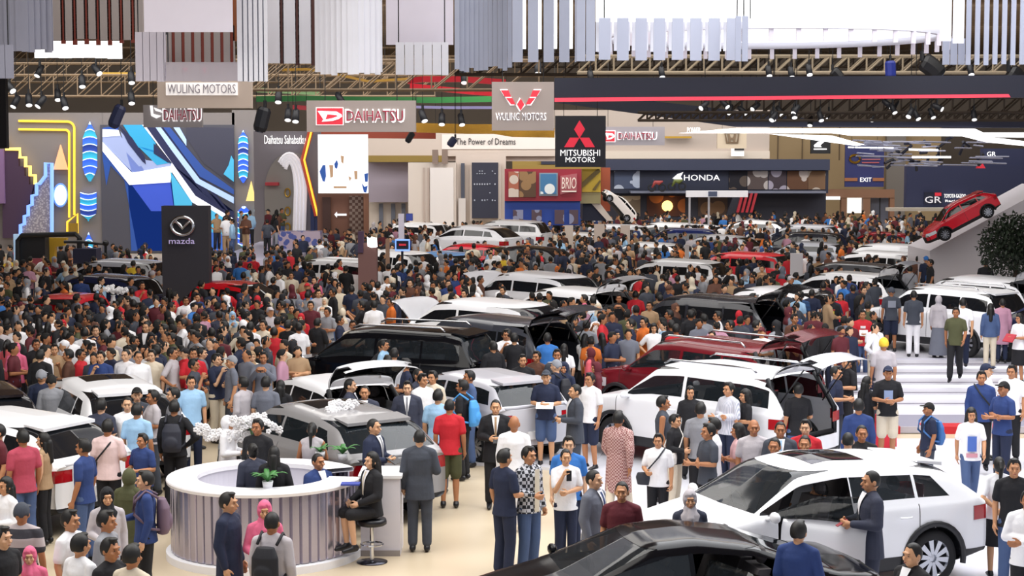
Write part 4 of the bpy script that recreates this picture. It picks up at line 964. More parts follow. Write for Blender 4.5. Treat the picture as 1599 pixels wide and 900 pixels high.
                parts.append(('door_handle', hb_.mesh('door_handle', smooth=True), M_PAINT, True, 'body'))
    # wheel arches
    for ax in T['ax']:
        for s in (-1, 1):
            ra = r + .055; pl = [(ax + ra * math.cos(R(a)), r + ra * math.sin(R(a))) for a in range(0, 360, 18)]
            fs = [f for f in bm.faces if f.material_index in (0, 3, 4, 8) and f.calc_center_median().y * s > .3 and abs(f.calc_center_median().x - ax) < ra + .3]
            ins = clip_faces(bm, fs, poly_planes(pl, 'y'))
            bmesh.ops.delete(bm, geom=ins, context='FACES')
    for nm, me, *_ in parts:
        if nm == 'lower_trim':
            nb = bmesh.new(); nb.from_mesh(me)
            for ax in T['ax']:
                ra = r + .055; pl = [(ax + ra * math.cos(R(a)), r + ra * math.sin(R(a))) for a in range(0, 360, 18)]
                ins = clip_faces(nb, [f for f in nb.faces if abs(f.calc_center_median().y) > .3 and abs(f.calc_center_median().x - ax) < ra + .3], poly_planes(pl, 'y'))
                bmesh.ops.delete(nb, geom=ins, context='FACES')
            nb.to_mesh(me); nb.free()
    each = [(ax, s) for ax in T['ax'] for s in (-1, 1)]
    for grp in ([[q] for q in each] if lod == 0 else [each]):
        liner = MB(); clad = MB()
        for ax, s in grp:
            liner.lathe([(r + .06, -.34 * s), (r + .06, 0)], (ax, (W - .03) * s, r), 20, 'y', 0, 180)
            ra, rb = r + .05, r + (.12 if kind in ('suv', 'crossover') else .075); y0 = W * .985 * s
            n = 16; vs = []; fs = []
            for i in range(n + 1):
                a = R(-12 + 204 * i / n)
                for rr_, yo in ((ra, 0), (ra, .035), (rb, .03), (rb, -.02)):
                    vs.append((ax + rr_ * math.cos(a), y0 + yo * s, r + rr_ * math.sin(a)))
            for i in range(n):
                for k in range(4): fs.append((i * 4 + k, i * 4 + (k + 1) % 4, (i + 1) * 4 + (k + 1) % 4, (i + 1) * 4 + k))
            clad.add(vs, fs)
        parts.append(('wheel_arch_liner', liner.mesh('wheel_arch_liner'), M_TRIM, False, 'body'))
        parts.append(('wheel_arch_trim', clad.mesh('wheel_arch_trim', smooth=True), M_TRIM if kind in ('suv', 'crossover') and lod == 0 else M_PAINT, True, 'body'))
    # body mesh
    for f in bm.faces: f.material_index = 1 if f.material_index in (8, 9) else 0
    me = bpy.data.meshes.new('body'); bm.to_mesh(me); bm.free(); me.materials.append(M_PAINT); me.materials.append(M_TRIM)
    parts.insert(0, ('body', me, None, True, None))
    # wheels
    seg = 28 if lod == 0 else 16
    for ax in T['ax']:
        for s in (-1, 1):
            c = (ax, (W - .13) * s, r); w2 = .11
            tb = MB().lathe([(r * .66, w2 * s), (r * .80, w2 * 1.12 * s), (r * .96, w2 * s), (r, w2 * .6 * s), (r, -w2 * .6 * s), (r * .95, -w2 * s), (r * .66, -w2 * s)], c, seg, 'y')
            parts.append(('wheel', tb.mesh('wheel', smooth=True), M_TYRE, False, f'wheel{ax}{s}'))
            rb_ = MB().lathe([(r * .68, w2 * s), (r * .62, w2 * .75 * s), (r * .60, .02 * s)], c, seg, 'y')
            n = 5 if lod else 10
            for k in range(n):
                a = 2 * math.pi * k / n + .2; wv = .045 if lod == 0 else .08
                p = Vector((math.cos(a), 0, math.sin(a))); q = Vector((-math.sin(a), 0, math.cos(a))); cc = Vector(c) + Vector((0, w2 * .72 * s, 0))
                rb_.prism([cc + p * .05 - q * wv * .5, cc + p * r * .64 - q * wv, cc + p * r * .64 + q * wv * .6, cc + p * .05 + q * wv * .5], .03 * s)
            rb_.lathe([(0.001, w2 * .85 * s), (.06, w2 * .8 * s), (.06, w2 * .5 * s)], c, 12, 'y')
            parts.append(('rim', rb_.mesh('rim'), M_RIM, False, f'wheel{ax}{s}'))
            dk = MB().lathe([(0.001, .03 * s), (r * .62, .03 * s)], c, 16, 'y'); parts.append(('brake_disc', dk.mesh('brake_disc'), M_RIMD, False, f'wheel{ax}{s}'))
    # mirrors, plate, rails, interior
    for s in (-1, 1):
        mbx = MB().ball((xc - .22, (W + .10) * s, belt + .05), (.055, .105, .07), 10); mbx.tube([(xc - .20, W * .93 * s, belt + .0), (xc - .22, (W + .05) * s, belt + .03)], .03, 5)
        parts.append(('wing_mirror', mbx.mesh('wing_mirror', smooth=True), M_PAINT, True, 'body'))
        if kind == 'suv' and lod == 0:
            yy = W * T['roof'] * .9 * s; parts.append(('roof_rail', MB().tube([(.75, yy, H - .03), (.85, yy, H + .05), (2.7, yy, H + .05), (2.85, yy, H - .02)], .022, 6).mesh('roof_rail', smooth=True), M_CHROME, False, 'body'))
    if not tail_open: parts.append(('number_plate', MB().box((-.07, -.24, belt - .52), (-.04, .24, belt - .38)).mesh('number_plate'), M_PLATE, False, 'body'))
    ib = MB().box((.35, -W * .82, zb + .02), (L - 1.25, W * .82, zb + .12)); parts.append(('cabin_floor', ib.mesh('cabin_floor'), M_INT, False, 'body'))
    if lod == 0:
        for x0, n in ((L * .33, 3), (L * .55, 2)):
            for k in range(n):
                y = (k - (n - 1) / 2) * W * (.62 if n == 3 else .95); hw = .25 if n == 2 else .22
                sb = MB().box((x0 - .05, y - hw, zb + .12), (x0 + .45, y + hw, zb + .36))
                sb.prism([(x0 - .02, y - hw, zb + .30), (x0 + .14, y - hw, zb + .30), (x0 - .10, y - hw, belt + .14), (x0 - .24, y - hw, belt + .14)], 2 * hw)
                sb.ball((x0 - .2, y, belt + .25), (.06, .13, .10), 10)
                parts.append(('seat', sb.mesh('seat'), M_SEAT, False, 'body'))
        db = MB().prism([(xc - .45, -W * .78, belt - .25), (xc - .42, -W * .78, belt - .02), (xc, -W * .78, belt - .0), (xc, -W * .78, belt - .3)], W * 1.56)
        parts.append(('dashboard', db.mesh('dashboard'), M_INT, False, 'body'))
        st = MB().tube([(xc - .52 + .05 * math.sin(a), -.36 + .18 * math.cos(a), belt - .05 + .18 * math.sin(a)) for a in [2 * math.pi * i / 14 for i in range(14)]], .016, 5, close=True)
        parts.append(('steering_wheel', st.mesh('steering_wheel'), M_TRIM, False, 'body'))
        if kind in ('crossover', 'hatch', 'suv', 'mpv') and not tail_open:
            x1 = T['top'][2][0]; z1, z2 = ztop(x1 + .02), ztop(x1 + .32)
            parts.append(('spoiler', MB().prism([(x1 - .06, -W * .60, z1 + .0), (x1 + .32, -W * .60, z2 - .005), (x1 + .32, -W * .60, z2 + .018), (x1 - .06, -W * .60, z1 + .045)], W * 1.2).mesh('spoiler'), M_PAINT, True, 'body'))
    TEMPL[key] = parts
    return parts

CARS = []
WHT, BLK, SIL, RED = 'f2f3f7', '0c0d12', '8d8c8e', 'c3152a'
def car(kind, color, corner, yaw, label, opens=(), lod=0, z=0.0, roof_glass=False, anchor='rear', tilt=0, scale=1.0, roof=None, dark_glass=True, twoTone=None):
    """yaw: heading angle; 0 heads to image right, 90 away, 180 left, 270 towards the viewer.
    corner: world x,y of the middle of the car"""
    parts = car_template(kind, opens, lod, roof_glass, dark_glass); T = TYPES[kind]
    e = empty('car', (corner[0], corner[1], z), R(yaw), label, 'car', 'display cars on the show floor')
    e.rotation_euler = (0, R(tilt), R(yaw)); e.scale = (scale,) * 3
    objs = {}; off = Vector((-T['L'] / 2, 0, 0))
    cnt = []
    for nm, me, m, painted, par in parts:
        o = bpy.data.objects.new(nm, me); COL.objects.link(o)
        if m is not None and not me.materials: me.materials.append(m)
        if painted:
            o.color = srgb(color)
            if color == BLK and me.materials[0] is M_PAINT: o.material_slots[0].link = 'OBJECT'; o.material_slots[0].material = M_PAINTK
        if nm in ('body',): o.parent = e; o.location = off; objs['body'] = o
        elif nm in ('tailgate',): o.parent = e; o.location = off; objs['tailgate'] = o
        elif nm == 'door': o.parent = e; o.location = off; objs[par] = o
        elif nm == 'wheel': o.parent = e; o.location = off; objs[par] = o
        else: cnt.append((o, par))
    if roof: objs['body'].color = srgb(color)
    for o, par in cnt:
        if par in ('body', None) or par not in objs: o.parent = e; o.location = off
        else: o.parent = objs[par]
    CARS.append((corner[0], corner[1], R(yaw), T['L'] * scale, T['w'] * scale, kind))
    return e

def cpos(px, py, z, yaw, kind, fx, fy=0.0, base=0.0):
    """centre of a car whose local point (fx along length from rear, fy left) at height z shows at pixel (px,py)"""
    p = at_z(px, py, z + base); a = R(yaw); L = TYPES[kind]['L']; lx = fx - L / 2
    return (p.x - lx * math.cos(a) + fy * math.sin(a), p.y - lx * math.sin(a) - fy * math.cos(a))

# heading: for a car going away to the left at angle a from the view axis, yaw = 90 + a; its left side faces us
def C(kind, col, px, py, a, label, **k):
    """px,py = roof middle (centre line) in the photo"""
    yaw = 90 + a; T = TYPES[kind]; H = max(p[1] for p in T['top']); b = k.get('z', 0.0); sc = k.get('scale', 1.0)
    fx = T['L'] * .42
    p = at_z(px, py, H * sc + b); an = R(yaw); lx = (fx - T['L'] / 2) * sc
    return car(kind, col, (p.x - lx * math.cos(an), p.y - lx * math.sin(an)), yaw, label, **k)
C('sedan', BLK, 1075, 822, 103, 'black sedan with raised rear door in the lower foreground', dark_glass=False, opens=('door_rl',))
C('crossover', WHT, 1292, 708, 113, 'white crossover with open driver door and sunroof, behind the black sedan', roof_glass=True, opens=('door_fl',), dark_glass=False, z=.035)
C('suv', WHT, 1128, 566, 45, 'big white off-roader with raised tailgate on the white platform', scale=.96, opens=('tailgate',), dark_glass=False, z=.035)
C('crossover', SIL, 520, 628, 36, 'silver grey hatchback crossover behind the round white counter', roof_glass=True, dark_glass=False)
C('hatch', WHT, 520, 586, 30, 'white hatchback with raised tailgate behind the silver crossover', opens=('tailgate',))
car('hatch', 'c4c4cc', (-.7, 32.4), 125, 'silver hatchback hidden behind the people at the centre, tail lamps showing', dark_glass=False)
C('suv', BLK, 628, 508, 68, 'large black people carrier with roof rails left of centre', dark_glass=False)
C('suv', '6d1420', 1120, 528, 42, 'dark red off-roader with open tailgate behind the big white off-roader', opens=('tailgate',), dark_glass=False)
C('crossover', WHT, 165, 588, 30, 'white crossover with dark sunroof at left behind the crowd', roof_glass=True)
C('crossover', WHT, 0, 640, 62, 'white car at the lower left edge behind the person in the pink polo')
C('hatch', '1a1418', -38, 598, 28, 'black hatchback cut by the left picture edge')
C('suv', WHT, 757, 466, 52, 'white off-roader with raised bonnet beyond the black people carrier', opens=('hood',), lod=1)
C('suv', '3c3f48', 772, 492, 48, 'dark grey off-roader with raised tailgate directly behind the black people carrier', opens=('tailgate',), lod=1)
C('suv', 'dfe0e6', 838, 424, 45, 'white car with silver roof and raised bonnet near the centre', opens=('hood',), lod=1, z=0)
C('mpv', WHT, 896, 448, 45, 'white car with raised tailgate and red lamp near the centre', opens=('tailgate',), lod=1)
C('mpv', WHT, 1055, 404, 62, 'white car with red roof stripe standing in the crowd', lod=1)
C('mpv', 'd9333f', 1160, 393, 60, 'red and white car just behind the white car with the red stripe', lod=1)
C('suv', '24262e', 1108, 460, 55, 'long dark car surrounded by people right of centre', opens=('tailgate',), lod=1)
C('suv', WHT, 1390, 380, 58, 'white off-roader in front of the foot of the red car ramp', lod=1)
C('mpv', WHT, 1368, 391, 55, 'white people carrier just in front of the white off-roader near the ramp', lod=1)
C('mpv', '5a5c62', 1325, 409, 55, 'grey car with silver roof line, second row before the ramp', lod=1)
C('mpv', WHT, 1325, 424, 48, 'white car with raised tailgate and red lamp left of the ramp', opens=('tailgate',), lod=1)
C('crossover', 'e6e7ec', 1215, 447, 55, 'white car with low roof line left of the person in the striped blue shirt', lod=1)
C('suv', WHT, 1487, 446, 42, 'white off-roader on the terrace behind the standing group at right', lod=0, z=.27, scale=.93)
C('mpv', 'dcdde2', 1530, 430, 45, 'white car with raised tailgate behind the terrace off-roader', opens=('tailgate',), lod=1, z=.27)
C('mpv', '2a2f4c', 1690, 462, 35, 'dark car with raised blue tailgate at the right picture edge', opens=('tailgate',), lod=1, z=.27)
C('mpv', WHT, 525, 402, 62, 'white people carrier left of the narrow brown sign tower', lod=1)
car('crossover', 'b8121f', (at_z(372, 446, 1.5).x, at_z(372, 446, 1.5).y), -25, 'red crossover right behind the charcoal sign tower', lod=1)
car('hatch', 'c8152a', (at_z(95, 462, 1.5).x, at_z(95, 462, 1.5).y), 262, 'red hatchback facing the viewer in the left crowd', lod=1, opens=('hood',))
C('mpv', '1e2647', 165, 428, 58, 'dark blue people carrier before the lilac stage platform', lod=1)
C('mpv', 'b9bcc6', 185, 404, 70, 'pale van standing in front of the left stage wall', lod=1)
FAR = [('mpv', WHT, 795, 343, 70, 'white car on the far stand below the red booth, left one'), ('crossover', 'e9eaf0', 745, 351, 60, 'white car on the far stand in front of the tall dark display screen'),
       ('hatch', '6c95c8', 690, 392, 45, 'light blue car with raised tailgate in the far crowd'),
       ('mpv', WHT, 612, 390, 50, 'white car behind the thin tan post'), ('crossover', RED, 738, 380, 70, 'red roofed car in the far crowd left of centre'),
       ('mpv', WHT, 1040, 347, 70, 'white car in front of the motorcycle booth'), ('mpv', 'dfe0e6', 960, 350, 70, 'silver white car at the foot of the dark ramp'),
       ('hatch', WHT, 1085, 350, 60, 'white car behind the white gantry post'), ('crossover', WHT, 1180, 343, 70, 'white car before the red striped ramp'),
       ('mpv', 'c9cbd4', 1255, 350, 70, 'pale car near the brown exit portal'), ('mpv', '30323c', 1260, 362, 65, 'dark car in the far crowd before the exit portal'),
       ('hatch', 'b9bcc6', 1262, 377, 70, 'silver car in the far crowd left of the ramp'), ('crossover', '14161c', 828, 383, 55, 'black car in the far crowd below centre'),
       ('mpv', WHT, 650, 347, 60, 'white car beside the cream columns'), ('hatch', WHT, 895, 362, 65, 'white car right of the pale beige kiosk board'),
       ('crossover', 'd8dae2', 1125, 366, 65, 'silver car far behind the white car with the red stripe'), ('hatch', 'a0202c', 1375, 362, 70, 'red car in the far crowd beneath the navy wall'),
       ('mpv', '23306a', 1065, 356, 80, 'blue car in the far crowd below the winged logo'), ('hatch', WHT, 1012, 378, 65, 'white car among people left of the narrow white post')]
for kd, c, x, y, a, lb in FAR: C(kd, c, x, y, a, lb, lod=1, z=.6 if 'far stand' in lb else 0)
# red tilted car on the ramp, nose down to the left
rs = at_d(1509, 359, 60.2)
sl = math.atan2((at_d(1543, 339, 60).z - at_d(1478, 369, 60).z), (at_d(1543, 339, 60).x - at_d(1478, 369, 60).x))
o = car('crossover', 'e01a30', (rs.x - .1, 60.0), 180, 'bright red car tilted nose-down on the steep white ramp', lod=0, z=rs.z + .05, tilt=math.degrees(sl) + 3, scale=.60)
# small tilted car at the dark ramp
rs = at_d(957, 328, 92)
car('hatch', 'f0e9e4', (rs.x, 91.5), 190, 'small white decorated car tilted on the dark ramp below the black sign', lod=1, z=rs.z, tilt=-48, scale=.55)

def overlap_cars():
    for i in range(len(CARS)):
        for j in range(i):
            a, b = CARS[i], CARS[j]; hit = False
            for P, Q in ((a, b), (b, a)):
                for u in (-.98, -.5, 0, .5, .98):
                    for v in (-.98, 0, .98):
                        x = P[0] + u * P[3] / 2 * math.cos(P[2]) - v * P[4] * math.sin(P[2]); y = P[1] + u * P[3] / 2 * math.sin(P[2]) + v * P[4] * math.cos(P[2])
                        dx, dy = x - Q[0], y - Q[1]; uu = dx * math.cos(Q[2]) + dy * math.sin(Q[2]); vv = -dx * math.sin(Q[2]) + dy * math.cos(Q[2])
                        if abs(uu) < Q[3] / 2 and abs(vv) < Q[4]: hit = True
            if hit: yield i, j
# ------------------------------------------------------------------ people
def ico(sub):
    bm = bmesh.new(); bmesh.ops.create_icosphere(bm, subdivisions=sub, radius=1)
    v = [v.co.copy() for v in bm.verts]; f = [tuple(x.index for x in fc.verts) for fc in bm.faces]; bm.free(); return v, f
ICO = ico(3); ICO2 = ico(2)
class Blob(MB):
    def el(s, c, r, rot=None, fine=True):
        v, f = ICO if fine else ICO2; c = Vector(c)
        vs = []
        for p in v:
            q = Vector((p.x * r[0], p.y * r[1], p.z * r[2]))
            if rot: q = Matrix.Rotation(R(rot[1]), 3, rot[0]) @ q
            vs.append(q + c)
        return s.add(vs, f)
    def cap(s, a, b, ra, rb=None):
        rb = ra if rb is None else rb; a = Vector(a); b = Vector(b)
        s.tube([a, b], [ra, rb], 14); s.el(a, (ra,) * 3, fine=False); return s.el(b, (rb,) * 3, fine=False)
    def loft(s, rows):   # rows (z, cx, cy, rx, ry) closed elliptical stack
        n = 20; vs = []; fs = []
        for z, cx, cy, rx, ry in rows:
            for k in range(n): a = 2 * math.pi * k / n; vs.append((cx + rx * math.cos(a), cy + ry * math.sin(a), z))
        for i in range(len(rows) - 1):
            for k in range(n): fs.append((i * n + k, i * n + (k + 1) % n, (i + 1) * n + (k + 1) % n, (i + 1) * n + k))
        if rows[0][0] > rows[-1][0]: fs = [f[::-1] for f in fs]; fs += [tuple(range(n)), tuple(range((len(rows) - 1) * n, len(rows) * n))[::-1]]
        else: fs += [tuple(range(n))[::-1], tuple(range((len(rows) - 1) * n, len(rows) * n))]
        return s.add(vs, fs)
    def remesh(s, name, vox, smooth=3, keep=.3):
        me = s.mesh(name); bm = bmesh.new(); bm.from_mesh(me); bmesh.ops.recalc_face_normals(bm, faces=bm.faces); bm.to_mesh(me); bm.free()
        o = bpy.data.objects.new('tmp', me); COL.objects.link(o)
        m = o.modifiers.new('r', 'REMESH'); m.mode = 'VOXEL'; m.voxel_size = vox
        m = o.modifiers.new('s', 'SMOOTH'); m.factor = .5; m.iterations = smooth
        m = o.modifiers.new('d', 'DECIMATE'); m.ratio = keep
        bpy.context.view_layer.update()
        r = bpy.data.meshes.new_from_object(o.evaluated_get(bpy.context.evaluated_depsgraph_get()))
        bpy.data.objects.remove(o); bpy.data.meshes.remove(me)
        r.name = name; r.polygons.foreach_set('use_smooth', [True] * len(r.polygons)); r.materials.clear()
        return r

# joints: shoulder, elbow, wrist for both arms; hip, knee, ankle for both legs. Facing -Y, 1.70 m tall
def J(**k):
    d = dict(sr=(-.168, .01, 1.375), er=(-.215, .03, 1.13), wr=(-.225, -.05, .88), sl=(.168, .01, 1.375), el=(.215, .03, 1.13), wl=(.225, -.05, .88),
             hr=(-.088, 0, .90), kr=(-.095, -.015, .49), ar=(-.10, .03, .085), hl=(.088, 0, .90), kl=(.095, -.015, .49), al=(.10, .03, .085), curl=.35, look=0)
    d.update(k); return d
POSES = {
 'stand': J(),
 'relax': J(er=(-.235, .05, 1.14), wr=(-.19, -.10, .92), kl=(.12, -.06, .50), al=(.15, -.02, .085)),
 'phone': J(er=(-.235, -.01, 1.13), wr=(-.085, -.25, 1.13), el=(.235, -.01, 1.13), wl=(.085, -.25, 1.13), curl=1, look=14),
 'cross': J(er=(-.235, -.02, 1.15), wr=(.06, -.20, 1.16), el=(.235, -.02, 1.15), wl=(-.06, -.235, 1.13), curl=.6),
 'chin': J(er=(-.19, -.13, 1.13), wr=(-.07, -.18, 1.36), el=(.225, -.02, 1.14), wl=(-.02, -.22, 1.12), curl=1),
 'photo': J(er=(-.21, -.13, 1.20), wr=(-.085, -.32, 1.37), el=(.21, -.13, 1.20), wl=(.085, -.32, 1.37), curl=1),
 'walk': J(er=(-.225, .10, 1.14), wr=(-.22, .10, .90), el=(.225, -.04, 1.14), wl=(.20, -.20, .96), kr=(-.09, -.13, .50), ar=(-.09, -.22, .095), kl=(.09, .06, .50), al=(.09, .27, .14)),
 'akimbo': J(er=(-.36, .08, 1.15), wr=(-.19, -.04, 1.00), el=(.22, .02, 1.13), wl=(.23, -.05, .88)),
 'behind': J(er=(-.25, .10, 1.14), wr=(-.06, .17, .98), el=(.25, .10, 1.14), wl=(.06, .19, 1.0), curl=.8),
 'carry': J(er=(-.235, .00, 1.13), wr=(-.14, -.24, 1.10), curl=1),
 'sit': J(er=(-.23, -.03, 1.13), wr=(-.12, -.28, 1.04), el=(.23, -.03, 1.13), wl=(.12, -.28, 1.04), kr=(-.10, -.40, .90), ar=(-.09, -.36, .47), kl=(.10, -.40, .90), al=(.09, -.34, .47), curl=.7, look=10),
}
MESH = {}
def V3(p): return Vector(p)
def hand(b, w, d, side, curl):
    """palm, four fingers of different length with a knuckle bend, thumb on the side"""
    d = d.normalized(); up = Vector((0, 0, 1)); n = Vector((-side, 0, 0))   # palm faces inwards
    n = (n - d * n.dot(d)); n = n.normalized() if n.length > .1 else Vector((0, -1, 0)); t = d.cross(n).normalized()
    if t.y > 0: t = -t     # thumb side looks forward
    pc = w + d * .05; b.cap(w, pc, .026, .032)
    b.cap(w + d * .035 + t * .018, w + d * .085 + t * .022, .017); b.cap(w + d * .035 - t * .02, w + d * .08 - t * .022, .016)
    for k, (o, l) in enumerate(((.031, .072), (.0105, .082), (-.0105, .076), (-.031, .058))):
        a = pc + t * o + d * .03; c1 = math.radians(45 * curl); c2 = math.radians(45 * curl + 55 * curl)
        m = a + (d * math.cos(c1) + n * math.sin(c1)) * l * .5; e = m + (d * math.cos(c2) + n * math.sin(c2)) * l * .5
        b.cap(a - d * .03, a, .0095); b.cap(a, m, .0095, .009); b.cap(m, e, .009, .0078)
    a = w + d * .018 + t * .025; m = a + t * .03 + d * .03 + n * .01; e = m + d * .03 + t * .006 + n * .016 * (1 + curl)
    b.cap(a, m, .013, .011); b.cap(m, e, .011, .009)
def head(b, look):
    b.el((0, .012, 1.592), (.076, .096, .108)); b.el((0, -.022, 1.535), (.054, .066, .062)); b.el((0, -.048, 1.493), (.026, .026, .02))
    b.cap((0, -.090, 1.578), (0, -.108, 1.552), .009, .0145); b.el((0, -.085, 1.612), (.05, .016, .012))
    for s in (-1, 1): b.el((.078 * s, .012, 1.57), (.012, .022, .033)); b.el((.043 * s, -.062, 1.552), (.022, .022, .02))
    b.el((0, -.088, 1.521), (.023, .012, .0065)); b.el((0, -.086, 1.511), (.019, .012, .006))
    b.cap((0, .015, 1.40), (0, .008, 1.52), .056, .052)
def body_mesh(pose):
    if ('body', pose) in MESH: return MESH['body', pose]
    j = POSES[pose]; b = Blob(); head(b, 0)
    b.el((0, 0, .93), (.150, .105, .11)); b.el((0, -.005, 1.08), (.130, .092, .15)); b.el((0, .005, 1.27), (.158, .105, .17)); b.cap((-.13, .01, 1.372), (.13, .01, 1.372), .048); b.cap((0, .015, 1.43), (-.12, .01, 1.385), .045, .035); b.cap((0, .015, 1.43), (.12, .01, 1.385), .045, .035)
    for s, sd in (('r', -1), ('l', 1)):
        S_, E, W_ = V3(j['s' + s]), V3(j['e' + s]), V3(j['w' + s])
        b.cap(S_, E, .050, .038); b.cap(E, E.lerp(W_, .35), .038, .038); b.cap(E.lerp(W_, .35), W_, .037, .025)
        hd = (W_ - E); hand(b, W_, hd, sd, j['curl'])
        H_, K, A = V3(j['h' + s]), V3(j['k' + s]), V3(j['a' + s])
        b.cap(H_, K, .080, .053); b.cap(K, K.lerp(A, .35), .052, .053); b.cap(K.lerp(A, .35), A, .052, .034)
        b.cap(A + V3((0, .02, -.035)), A + V3((0, -.13, -.055)), .036, .028); b.cap(A + V3((0, -.13, -.055)), A + V3((0.004 * sd, -.17, -.058)), .028, .022)
    me = b.remesh('body', .0075, 2); MESH['body', pose] = me; return me
def top_mesh(pose, kind):
    key = ('top', pose, kind)
    if key in MESH: return MESH[key]
    j = POSES[pose]; b = Blob(); x = .016 if kind == 'tee' else .020 if kind == 'long' else .030; lo = .84 if kind in ('tee', 'long') else .74
    if kind == 'tunic': lo = .50; x = .028
    if kind == 'vest': lo = .86; x = .02
    if pose == 'sit' and lo < .84: lo = .84
    fl = .016
    b.loft([(lo, 0, 0, .163 + x + fl, .112 + x + fl), (.95, 0, 0, .158 + x, .110 + x), (1.08, 0, -.004, .143 + x, .100 + x), (1.20, 0, 0, .158 + x, .108 + x), (1.31, 0, .004, .168 + x, .106 + x), (1.39, 0, .008, .150 + x, .080 + x), (1.435, 0, .012, .095 + x * .6, .062 + x * .5), (1.462, 0, .012, .062, .056)])
    b.el((0, .005, 1.30), (.155 + x, .108 + x, .12)); b.cap((-.03, .015, 1.432), (-.145, .01, 1.385), .044 + x * .6, .047 + x * .7); b.cap((.03, .015, 1.432), (.145, .01, 1.385), .044 + x * .6, .047 + x * .7)
    for s in 'rl':
        S_, E, W_ = V3(j['s' + s]), V3(j['e' + s]), V3(j['w' + s])
        if kind == 'vest': continue
        if kind == 'tee': b.cap(S_, S_.lerp(E, .72), .052 + x * .7, .050 + x * .7)
        else: b.cap(S_, E, .050 + x * .75, .042 + x * .8); b.cap(E, E.lerp(W_, .93), .042 + x * .8, .030 + x * .5)
    me = b.remesh('top', .0095, 3); MESH[key] = me; return me
def bottom_mesh(pose, kind):
    key = ('bot', pose, kind)
    if key in MESH: return MESH[key]
    j = POSES[pose]; b = Blob()
    if kind in ('trousers', 'shorts', 'slim'):
        x = .012 if kind == 'slim' else .018
        b.el((0, 0, .93), (.150 + x, .105 + x, .11)); b.loft([(.88, 0, 0, .150 + x, .105 + x), (1.0, 0, 0, .143 + x, .10 + x)])
        for s in 'rl':
            H_, K, A = V3(j['h' + s]), V3(j['k' + s]), V3(j['a' + s])
            if kind == 'shorts': b.cap(H_, H_.lerp(K, .92), .086 + x, .074 + x)
            else: b.cap(H_, K, .083 + x, .058 + x); b.cap(K, K.lerp(A, .88), .058 + x, .046 + x * 1.2)
    elif pose == 'sit':
        b.el((0, 0, .93), (.17, .13, .11))
        for s in 'rl': b.cap(V3(j['h' + s]), V3(j['k' + s]), .10, .085)
        b.cap((0, 0, .9), (0, -.30, .9), .09)
    else:
        z = .46 if kind == 'skirt' else .10
        w_ = .20 if kind == 'skirt' else .27
        b.loft([(z, 0, 0, w_, w_ * .82), (.8, 0, 0, .185, .14), (.92, 0, 0, .170, .125), (1.02, 0, 0, .15, .108)])
    me = b.remesh('bottoms', .0105, 3); MESH[key] = me; return me
def shoes_mesh(pose):
    key = ('shoe', pose)
    if key in MESH: return MESH[key]
    j = POSES[pose]; b = Blob()
    for s, sd in (('r', -1), ('l', 1)):
        A = V3(j['a' + s]); b.cap(A + V3((0, .028, -.030)), A + V3((0, -.10, -.045)), .046, .040); b.cap(A + V3((0, -.10, -.045)), A + V3((.004 * sd, -.175, -.052)), .040, .030); b.cap(A, A + V3((0, .02, -.03)), .046)
    me = b.remesh('shoes', .011, 2); MESH[key] = me; return me
def hair_mesh(kind):
    if ('hair', kind) in MESH: return MESH['hair', kind]
    b = Blob(); v, f = ICO; vs = []
    puff = {'short': .012, 'neat': .006, 'long': .016, 'tail': .008, 'bun': .008, 'bob': .02, 'cap': .014, 'hijab': .022, 'helmet': .02}[kind]
    for p in v:
        q = Vector((p.x * (.076 + puff), p.y * (.096 + puff), p.z * (.108 + puff))); yy, zz = q.y + .012, q.z + 1.592
        if kind in ('hijab',):
            if yy < -.045 and 1.475 < zz < 1.655 and abs(q.x) < .070: q = q * .80
        else:
            front = 1.655 if kind != 'cap' else 1.635; back = {'short': 1.52, 'neat': 1.53, 'cap': 1.56, 'helmet': 1.55}.get(kind, 1.45)
            t = min(1, max(0, (yy + .055) / .06)); line = front + (back - front) * t
            if kind == 'long' or kind == 'bob': line = front if yy < -.035 else back
            if zz < line: q = q * .80
        vs.append(q + Vector((0, .012, 1.592)))
    b.add(vs, f)
    if kind == 'short': b.el((0, -.035, 1.690), (.050, .045, .022))
    if kind == 'long': b.cap((0, .085, 1.55), (0, .12, 1.28), .068, .05); b.cap((-.06, .05, 1.55), (-.09, .06, 1.33), .035, .03); b.cap((.06, .05, 1.55), (.09, .06, 1.33), .035, .03)
    if kind == 'bob': b.cap((-.07, .02, 1.60), (-.085, .03, 1.45), .035, .035); b.cap((.07, .02, 1.60), (.085, .03, 1.45), .035, .035); b.cap((0, .08, 1.55), (0, .09, 1.43), .06, .06)
    if kind == 'tail': b.cap((0, .10, 1.63), (0, .15, 1.55), .03, .036); b.cap((0, .15, 1.55), (.01, .13, 1.33), .036, .018)
    if kind == 'bun': b.el((0, .12, 1.64), (.042, .038, .042))
    if kind == 'cap': b.loft([(1.640, 0, -.10, .075, .075), (1.655, 0, -.09, .07, .07)])
    if kind == 'hijab':
        b.loft([(1.30, 0, .01, .185, .135), (1.40, 0, .012, .155, .115), (1.45, 0, .012, .10, .09), (1.50, 0, .014, .082, .078)]); b.cap((0, -.06, 1.455), (0, -.10, 1.36), .035, .05)
    me = b.remesh('hair', .007, 2); MESH['hair', kind] = me; return me
def face_mesh():
    if 'face' in MESH: return MESH['face']
    b = MB()
    for s in (-1, 1):
        b.ball((.031 * s, -.0805, 1.582), (.0105, .008, .0048), 8); b.prism([(.015 * s, -.092, 1.600), (.046 * s, -.082, 1.602), (.046 * s, -.082, 1.605), (.015 * s, -.092, 1.604)], .006)
    MESH['face'] = b.mesh('eyes_and_brows'); return MESH['face']
def lips_mesh():
    if 'lips' in MESH: return MESH['lips']
    b = MB(); b.ball((0, -.094, 1.519), (.022, .009, .006), 8); MESH['lips'] = b.mesh('lips'); return MESH['lips']
